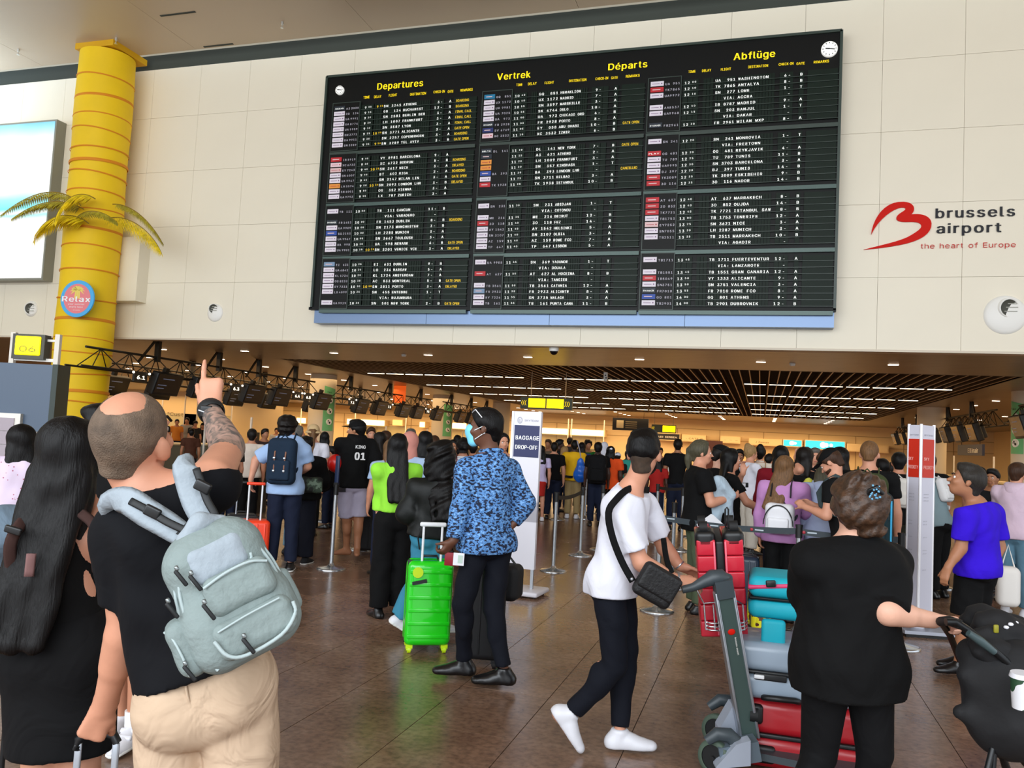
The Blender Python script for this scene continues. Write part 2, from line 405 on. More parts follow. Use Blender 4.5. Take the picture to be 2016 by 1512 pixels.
# light strips between the slats: rows every 5 m, three groups of eight
m_lamp = mat('warm_lamp', 'FFE9C4', emit=5.5)
m_house = mat('lamp_housing', '2A211A', .6)
lt = thing('strip_light', 'x', 'light', (0, 0, 0)); 
part('diffuser', MB().box2((0, -.03, -.012), (.59, .03, .0)), m_lamp, lt, off=(0, 0, 0)); part('housing', MB().box2((-.01, -.05, .0), (.6, .05, .06)), m_house, lt, off=(0, 0, 0))
ORD = ['first','second','third','fourth','fifth','sixth','seventh','eighth','ninth','tenth']
first = True
for j, y in enumerate((24.5, 29.5, 34.5, 39.6, 44.6)):
    for g in range(3):
        for i in range(8):
            p = (-12.57+6.02*g+.685*i, y, ZC-.02); lb = f"strip light, {['first','second','third','fourth','last'][j]} row from the front, {ORD[i]} from the left of its {['left','middle','right'][g]} group"
            o = lt if first else dup(lt, p); first = False; o.location = p; o['label'] = lb; o['group'] = f"strip lights, {['first','second','third','fourth','last'][j]} row, {['left','middle','right'][g]} group"
# round-cornered downlights
dl = thing('downlight', 'x', 'light')
part('lens', MB().rbox((0, 0, -.004), (.2, .1, .02), .009, 2), mat('downlight_lens', 'FFE7CC', emit=7.), dl, off=(0, 0, 0))
part('trim_ring', MB().rbox((0, 0, .002), (.24, .14, .016), .007, 2), mat('downlight_trim', 'B8A58C', .4), dl, off=(0, 0, 0))
spots = []
for i, x in enumerate((2.56, -.07, -2.70, -5.33, -7.87, -10.46, -13.1, -15.7, -18.3, -20.9)): spots.append((x, 18.45, 'front soffit row just behind the cream wall', 'downlights of the front soffit'))
for x in (-15.7, -18.3, -20.9, -23.6):
    for y in (20.97, 23.3, 25.95, 28.6, 31.3, 34, 37, 40, 44): spots.append((x, y, 'left soffit above the check-in desks', 'downlights of the left soffit'))
for x in (6.9, 9.5):
    for y in (20.97, 23.5, 26, 28.6, 31.3, 34, 38, 42): spots.append((x, y, 'right soffit above the check-in desks', 'downlights of the right soffit'))
for i in range(9):
    for y in (49.6, 51.4, 53.2, 55): spots.append((-21+i*3.1+(.0), y, 'rear soffit', 'downlights of the rear soffit'))
cnt = {}
for k, (x, y, l, g) in enumerate(spots):
    if 'front' in l: l += f', {ORD[k]} from the right'
    elif 'rear' in l: l += f', {ORD[[49.6, 51.4, 53.2, 55].index(y)]} in the {ORD[int(round((x+21)/3.1))]} line from left'
    else: cnt[(g, y)] = cnt.get((g, y), -1)+1; cnt.setdefault(g, []); cnt[g] += [y]*(y not in cnt[g]); l += f', {ORD[cnt[(g, y)]]} out from the slats in the {ORD[cnt[g].index(y)]} row back'
    o = dl if k == 0 else dup(dl, (x, y, ZC)); o.location = (x, y, ZC); o['label'] = 'oval downlight in the '+l.replace('soffit above the check-in desks', 'soffit'); o['group'] = g
# far wall
m_far = mat('warm_cream_wall', 'F0D6A4', .7, var=.03, vs=.5)
fw_ = struct('wall_far', MB().box2((-62, 58.4, 0), (30, 58.7, ZC+.1)), m_far)
m_seam = mat('wall_seam', 'A88A5C', .7)
mb = MB(); mb.box2((-62, 58.36, 2.9), (30, 58.4, 2.93)); mb.box2((-62, 58.36, 2.2), (30, 58.4, 2.225))
for k in range(30): mb.box2((-55+k*2.9, 58.37, 0), (-54.97+k*2.9, 58.4, 2.9))
part('wall_seam', mb, m_seam, fw_)
struct('wall_left', MB().box2((-60.3, W, 0), (-60, 59, ZC+.1)), m_far)
struct('wall_right', MB().box2((14, W, 0), (14.3, 59, ZC+.1)), m_far)
struct('wall_side', MB().box2((-40, -6, 0), (-39.7, W, ZT+.3)), m_wall)
# round columns
def column(name, label, x, y, r, z1, m=None):
    t = thing(name, label, 'column', (x, y, 0)); part('shaft', MB().cyl((x, y, 0), (x, y, z1), r, r, 36), m or mat('plaster_column', 'D9CDB6', .6), t); return t
m_green = mat('banner_green', '6FBF83', .6)
m_icon = mat('banner_icon', 'F4F4EE', .6); m_black = mat('print_black', '15171A', .6)
def banner(t, x, y, r, a0, a1, z0, z1):
    mb = MB(); V = []; n = 8
    for i in range(n+1):
        a = R_(a0+(a1-a0)*i/n); V += [(x+(r+.012)*math.cos(a), y+(r+.012)*math.sin(a), z0), (x+(r+.012)*math.cos(a), y+(r+.012)*math.sin(a), z1-.1*(i/n))]
    mb.add(V, [(2*i, 2*i+2, 2*i+3, 2*i+1) for i in range(n)], True); b = part('banner', mb, m_green, t, 'green wrap-around notice')
    am = R_((a0+a1)/2); nn = np.array([math.cos(am), math.sin(am), 0]); ux = np.array([-math.sin(am), math.cos(am), 0]); c = np.array([x, y, 0])+nn*(r+.03)
    for k in range(3):
        q = MB(); zc = z0+(z1-z0)*(.2+.24*k); q.cyl(c+ZA*zc-nn*.03, c+ZA*zc, .11, .11, 18); q.m = 1
        q.box(c+ZA*zc+nn*.004, (.02, .02, .12), frame(nn)); q.cyl(c+ZA*(zc+.04)+nn*.002-ux*.03, c+ZA*(zc+.04)+nn*.006-ux*.03, .025, .025, 8); q.cyl(c+ZA*(zc-.03)+nn*.002+ux*.02, c+ZA*(zc-.03)+nn*.006+ux*.02, .035, .035, 8)
        part('pictogram', q, [m_icon, m_black], b)
    q = MB(); text(q, 'Take', c+ZA*(z1-.25)-ux*.15+nn*.0, ux, ZA, .08, bold=.02); part('lettering', q, m_black, b)
for nm_, px, X, r, cl in (('first', 634, -15.2, .47, 'cream round column with a green notice nearest the hanging screens'), ('second', 872, -15.2, .52, 'cream round column with a green notice behind the masked man'), ('third', 1130, -14.1, .5, 'plain distant round column left of the yellow hanging sign')):
    d = ray(px, 800); k = X/d[0]; x, y = X, k*d[1]
    if nm_ == 'third': y = 44.; 
    t = column('column', cl, x, y, r, ZC)
    if nm_ != 'third': aa = math.degrees(math.atan2(-y, -x)); banner(t, x, y, r, aa-2+8, aa+62, 1.55, 3.15)
p = onZ(1995, 765, ZC); t = column('column', 'wide cream column with green disc notice at the right edge', p[0]+.75, p[1]+.9, .55, ZC)
aa = math.degrees(math.atan2(-p[1], -p[0])); banner(t, p[0]+.75, p[1]+.9, .55, aa-75, aa-28, 1.9, 3.3)
p = onZ(1835, 803, ZC); t = column('column', 'cream column behind the red and white pillar sign', p[0], p[1], .5, ZC)
# ------------------------------------------------------------------ lightbox, nozzles, wall cabinet
t = thing('lightbox', 'large white illuminated billboard with a turquoise beach picture at the left', 'billboard', (-19.5, W-.2, 7))
part('housing', MB().box2((-23, W-.3, 4.93), (-17.1, W-.0, 9.0)), mat('grey_aluminium', '8C8C80', .4, metal=.3), t)
def lightbox_mat():
    m = bpy.data.materials.new('beach_picture'); m.use_nodes = True; N = m.node_tree.nodes; L = m.node_tree.links; b = N['Principled BSDF']
    g = N.new('ShaderNodeNewGeometry'); s = N.new('ShaderNodeSeparateXYZ'); L.new(g.outputs['Position'], s.inputs[0])
    n = N.new('ShaderNodeTexNoise'); n.inputs['Scale'].default_value = .8; L.new(g.outputs['Position'], n.inputs['Vector'])
    a = N.new('ShaderNodeMath'); a.operation = 'MULTIPLY_ADD'; L.new(n.outputs[0], a.inputs[0]); a.inputs[1].default_value = .25; L.new(s.outputs['Z'], a.inputs[2])
    mr = N.new('ShaderNodeMapRange'); mr.inputs['From Min'].default_value = 4.93; mr.inputs['From Max'].default_value = 9.1; L.new(a.outputs[0], mr.inputs[0])
    r = N.new('ShaderNodeValToRGB'); L.new(mr.outputs[0], r.inputs[0]); cr = r.color_ramp
    st = [(0, 'F6F6F0'), (.40, 'F4F8F2'), (.425, '9FE6E6'), (.44, 'F0F8F4'), (.47, '6FE0E6'), (.53, '9FE8F0'), (.58, 'F6F8F4'), (.88, 'F4F8F6'), (.97, '8FD8F4'), (1, '6CC8F0')]
    while len(cr.elements) < len(st): cr.elements.new(.5)
    for e, (p, c) in zip(cr.elements, st): e.position = p; e.color = lin(c)
    L.new(r.outputs[0], b.inputs['Emission Color']); b.inputs['Emission Strength'].default_value = .98; b.inputs['Base Color'].default_value = (.1, .1, .1, 1); return m
part('picture', MB().box2((-22.95, W-.315, 4.98), (-17.15, W-.3, 8.95)), lightbox_mat(), t)
m_noz = mat('white_nozzle', 'F5F3EC', .45); m_dark = mat('duct_dark', '4A4A40', .6)
for k, (px, py, lb, r, ra, ox, oz) in enumerate(((62, 608, 'round white air nozzle on the cream wall under the billboard', .2, .145, .02, .0), (424, 616, 'round white air nozzle between yellow column and departures board', .21, .11, -.02, .09), (1979, 620, 'large round white air nozzle under the airport logo', .34, .155, .04, .12))):
    c = onY(px, py, W); t = thing('air_nozzle', lb, 'air vent', c); Rm = frame((0, -1, 0))
    part('dome', MB().lathe([(r, 0), (r*.99, .012), (r*.85, .035), (r*.6, .055), (0.001, .06)], c, 40, Rm, cap=False), m_noz, t)
    d = c+XA*ox+ZA*oz-YA*.03; R2 = frame((.25, -1, -.1))
    part('nozzle_rim', MB().lathe([(ra*1.12, -.03), (ra*1.1, .035), (ra, .045), (ra*.93, .035), (ra*.9, .02)], d, 32, R2, cap=False), m_noz, t)
    q = MB(); q.lathe([(ra*.93, .036), (ra*.9, .03), (.001, .026)], d, 28, R2, cap=False); part('duct', q, m_dark, t)
    for z_ in (.45, .05, -.4): part('vane', MB().box(d+R2[:, 2]*.036+ZA*ra*z_, (ra*1.7*math.sqrt(1-z_*z_), .012, .014)), mat('vane_grey', 'A8A69A', .5), t)
a = onY(237, 467, W-.35); b = onY(265, 592, W-.35)
solo('wall_cabinet', MB().box2((a[0]-.3, W-.35, b[2]), (b[0]+.02, W, a[2])), m_wall, 'cream box cabinet on the wall just right of the yellow column', 'cabinet', (a[0], W, b[2]))
# ------------------------------------------------------------------ yellow fabric column with palm leaves
CX, CY, CR = -15.22, 15.25, .62
m_yel = mat('yellow_fabric', 'F6CC00', .65, var=.04, vs=2., bump=.25, bs=3.)
t = thing('yellow_column', 'tall column wrapped in yellow fabric with orange rings like a palm trunk', 'column', (CX, CY, 0))
mb = MB(); prof = []
zz = 0.
while zz <= ZT-.12: prof.append((CR+.012*math.sin(zz*2.3)-.0, zz)); zz += .2
mb.lathe(prof, (CX, CY, 0), 40, cap=True); part('fabric_wrap', mb, m_yel, t)
part('corner_post', MB().box((CX+.04, CY+.06, ZT-.07), (1.1, 1.1, .14)), mat('yellow_post', 'D9A400', .6), t)
m_ring = mat('orange_ring', 'E08A00', .7)
for k, py in enumerate((140, 180, 218, 247, 283, 308, 332, 370, 405, 441, 480, 527, 583, 626, 665, 690, 735, 771, 790, 830)):
    z = onY(195 if k < 12 else 170, py, 14.65)[2]
    if z < .3: continue
    wd_ = .035 if k % 4 == 1 else .016
    part('ring', MB().lathe([(CR+.01, -wd_), (CR+.019, 0), (CR+.01, wd_)], (CX, CY, z), 40, rotm(rx=3*math.sin(k*1.7), ry=3*math.cos(k*2.1)), cap=False), m_ring, t)
m_leaf = mat('yellow_palm_leaf', 'EBCF14', .5, var=.3, vs=9.); m_leaf2 = mat('olive_palm_leaf', 'A89A24', .5, var=.3, vs=9.)
m_stem = mat('leaf_stem', '8C7014', .6)
def palm(P, label, L=.38, m=None, n=46):
    P = [np.array(p) for p in P]; tt = thing('palm_leaf', label, 'palm leaf', P[0], 'yellow palm leaves fixed round the column')
    # smooth path
    pts = []
    for k in range(n+1):
        u = k/n; b = [(1-u)**3, 3*u*(1-u)**2, 3*u*u*(1-u), u**3]; pts.append(sum(b[i]*P[i] for i in range(4)))
    part('stem', MB().tube(pts, [.014*(1-.7*i/n) for i in range(n+1)], 6), m_stem, tt)
    q = MB()
    for i in range(3, n):
        d = pts[i+1 if i < n else i]-pts[i-1]; d /= np.linalg.norm(d); u = i/n; ln = L*math.sin(math.pi*min(1, .18+.8*u))**.7
        for s in (-1, 1):
            side = np.cross(d, ZA); side /= np.linalg.norm(side)+1e-9
            dr = d*.55+side*s*.55-ZA*(.55+.25*random.random()); dr /= np.linalg.norm(dr); w = .021
            a0 = pts[i]; mid = a0+dr*ln*.5; e = a0+dr*ln-ZA*.04
            wv = d*w; q.add([a0-wv*.5, a0+wv*.5, mid+wv, e, mid-wv], [(0, 1, 2, 3, 4)])
    part('leaflets', q, m or m_leaf, tt, kind='stuff'); return tt
def pw(px, py, dy=0): return onY(px, py, 14.55+dy)
palm([pw(160, 405), pw(120, 360), pw(60, 375), pw(0, 425, -.4)], 'brownish palm leaf reaching far left across the billboard', .3, m_leaf2)
palm([pw(165, 412), pw(120, 385, -.3), pw(70, 395, -.4), pw(22, 432, -.6)], 'olive palm leaf below the far left reaching one', .26, m_leaf2)
palm([pw(188, 392), pw(150, 365, -.3), pw(115, 400, -.5), pw(106, 440, -.6)], 'yellow palm leaf drooping over the billboard edge', .42)
palm([pw(175, 440), pw(130, 405, -.3), pw(75, 430, -.4), pw(66, 478, -.5)], 'lower yellow palm leaf drooping left of the column', .45)
palm([pw(205, 432, .12), pw(250, 415, -.1), pw(300, 455, -.2), pw(318, 498, -.2)], 'yellow palm leaf drooping right of the column', .48)
palm([pw(222, 402, .3), pw(262, 400, .2), pw(300, 440, .3), pw(322, 482, .3)], 'thin upper palm leaf right of the column', .2, m_leaf2)
palm([pw(150, 430), pw(170, 405, -.5), pw(210, 415, -.6), pw(232, 440, -.4)], 'short dark palm leaf against the front of the column', .2, m_leaf2)
# Relax disc
c = onY(152, 588, 14.5); nrm = np.array([.12, -1, 0.]); Rm = frame(nrm); ux = Rm[:, 0]; uy = Rm[:, 1]
ux = np.cross(ZA, nrm/np.linalg.norm(nrm)); ux /= np.linalg.norm(ux); nn = nrm/np.linalg.norm(nrm)
t = thing('round_sign', 'round blue and pink Relax sign hung on the yellow column', 'sign', c)
Rm = np.array([ux, np.cross(nn, ux), nn]).T
RR = .42
part('disc', MB().lathe([(RR*1.0, -.03), (RR, .0), (RR*.99, .004)], c, 40, Rm), mat('sign_blue', '4FB4EE', .5), t)
part('face', MB().lathe([(RR*.8, .004), (RR*.8, .007)], c, 40, Rm), mat('sign_pink', 'F0868A', .5), t)
q = MB(); cc = c+nn*.009+ZA*.2
for k in range(9):
    a = R_(-25+k*29); d = ux*math.cos(a)*.19+ZA*math.sin(a)*.13; e = cc+d-ZA*.05; sd = np.cross(d, nn); sd = sd/np.linalg.norm(sd)*.028
    q.add([cc, cc+d*.5+sd+ZA*.02, e, cc+d*.5-sd+ZA*.01], [(0, 1, 2, 3)])
for k in range(3): q.add([cc+ux*(k-1)*.04+ux*(-.02), cc+ux*(k-1)*.04+ux*.02, cc+ux*(k-1)*.05-ZA*.2+ux*.02, cc+ux*(k-1)*.05-ZA*.2-ux*.02], [(0, 3, 2, 1)])
part('palm_picture', q, mat('sign_yellow', 'F5DC6A', .5), t)
q = MB(); text(q, 'Relax', c+nn*.011-ZA*.07, ux, ZA, .17, bold=.045, width=.72, align='c')
text(q, 'your summer', c+nn*.011-ZA*.14, ux, ZA, .045, bold=.02, width=.42, align='c'); text(q, 'starts here', c+nn*.011-ZA*.205, ux, ZA, .045, bold=.02, width=.34, align='c')
text(q, '~ brussels', c+nn*.011-ZA*.27, ux, ZA, .03, bold=.01, width=.2, align='c'); part('lettering', q, mat('sign_white', 'FBFBFB', .5), t)
# ------------------------------------------------------------------ airport logo on the wall
t = thing('airport_logo', 'red curved airport emblem with brussels airport lettering on the cream wall', 'logo', (2, W, 5))
def bez(P, n=14):
    out = []
    for k in range(0, len(P)-3, 3):
        for i in range(n):
            u = i/n; out.append(sum(c*np.array(p) for c, p in zip(((1-u)**3, 3*u*(1-u)**2, 3*u*u*(1-u), u**3), P[k:k+4])))
    return out
LG = [(1715, 462), (1719, 428), (1742, 395), (1779, 397), (1802, 398), (1804, 414), (1794, 422), (1815, 419), (1833, 425), (1834, 440),
      (1835, 465), (1800, 478), (1760, 484), (1738, 488), (1716, 490), (1700, 491.5), (1735, 482), (1775, 475), (1795, 462), (1810, 453), (1822, 444), (1808, 438), (1795, 434), (1770, 441), (1765, 431), (1763, 420), (1784, 416), (1783, 410), (1775, 402), (1735, 420), (1715, 462)]
pts = [onY(x, y, W-.03) for x, y in bez(LG, 10)]
q = MB(); n = len(pts); q.add(pts, [tuple(range(n))]); q.add([p+YA*.028 for p in pts], [tuple(range(n))[::-1]]); 
for i in range(n): j = (i+1) % n; q.add([pts[i], pts[j], pts[j]+YA*.028, pts[i]+YA*.028], [(0, 1, 2, 3)])
part('emblem', q, mat('logo_red', 'D21403', .6, spec=.2), t)
m_anth = mat('logo_grey', '343538', .6, spec=.2)
def wtext(px, py, px2, st, hpx, m, nm, bold=.03, dp=.02, Y=W-.0):
    a = onY(px, py, Y); b = onY(px2, py, Y); h = (onY(px, py-hpx, Y)-a)[2]; q = MB(); w = b[0]-a[0]
    text(q, st, a, XA, ZA, h, width=w, bold=bold, depth=dp, gap=.1); return part(nm, q, m, t)
wtext(1841, 430, 1998, 'brussels', 27, m_anth, 'lettering', .05); wtext(1843, 460, 1971, 'airport', 27, m_anth, 'lettering', .05)
wtext(1812, 490, 1999, 'the heart of Europe', 14, mat('logo_text_red', 'C8403A', .6, spec=.2), 'lettering', .0)
# ================================================================== departures board
BX0, BX1, BZ0, BZ1 = -9.52, 1.19, 4.235, 9.46
BY = W-.32
m_bk = mat('board_black', '070806', .45, spec=.22); m_frame = mat('board_frame', '34423A', .4); m_flap = mat('flap_green', '0D1D12', .5, var=.1, vs=3, spec=.22)
m_flap2 = mat('flap_cell', '16221A', .45); m_rail = mat('board_rail', '4A5E58', .35, metal=.2)
m_wt = mat('flap_white', 'F6F8F2', .5, emit=.35); m_yt = mat('flap_yellow', 'FFD21A', .5, emit=.3); m_head = mat('header_yellow', 'FFDC00', .5, emit=.5)
bt = thing('departures_board', 'huge black split-flap flight departures board on the cream wall', 'departures board', (-4.2, BY, 4.2))
part('cabinet', MB().box2((BX0, BY+.02, BZ0), (BX1, W, BZ1)), m_bk, bt)
for a, b in (((BX0-.02, BZ0), (BX0+.03, BZ1)), ((BX1-.03, BZ0), (BX1+.02, BZ1)), ((BX0, BZ1-.03), (BX1, BZ1+.02)), ((BX0-.05, BZ0-.03), (BX1+.02, BZ0+.03))):
    part('frame', MB().box2((a[0], BY-.02, a[1]), (b[0], BY+.1, b[1])), m_frame if a[1] > 9 or b[1]-a[1] > 1 else m_bk, bt)
for k in range(4):
    a = BX0+.05+(BX1-BX0-.05)*k/4; b = BX0+.05+(BX1-BX0-.05)*(k+1)/4
    part('base_panel', MB().box2((a+.004, BY+.06, 3.925), (b-.004, W, BZ0-.03)), mat('blue_grey_metal', '7084A2', .34, metal=.5), bt)
CHARS = {}
# columns measured on the photograph (x of block edges at the wall)
def bx(px, py): return onY(px, py, BY)[0]
def bz(px, py): return onY(px, py, BY)[2]
COLX = [(bx(650, 400), bx(923, 400)+.0), (bx(939, 400), bx(1262, 400)), (bx(1272, 400), bx(1645, 400))]
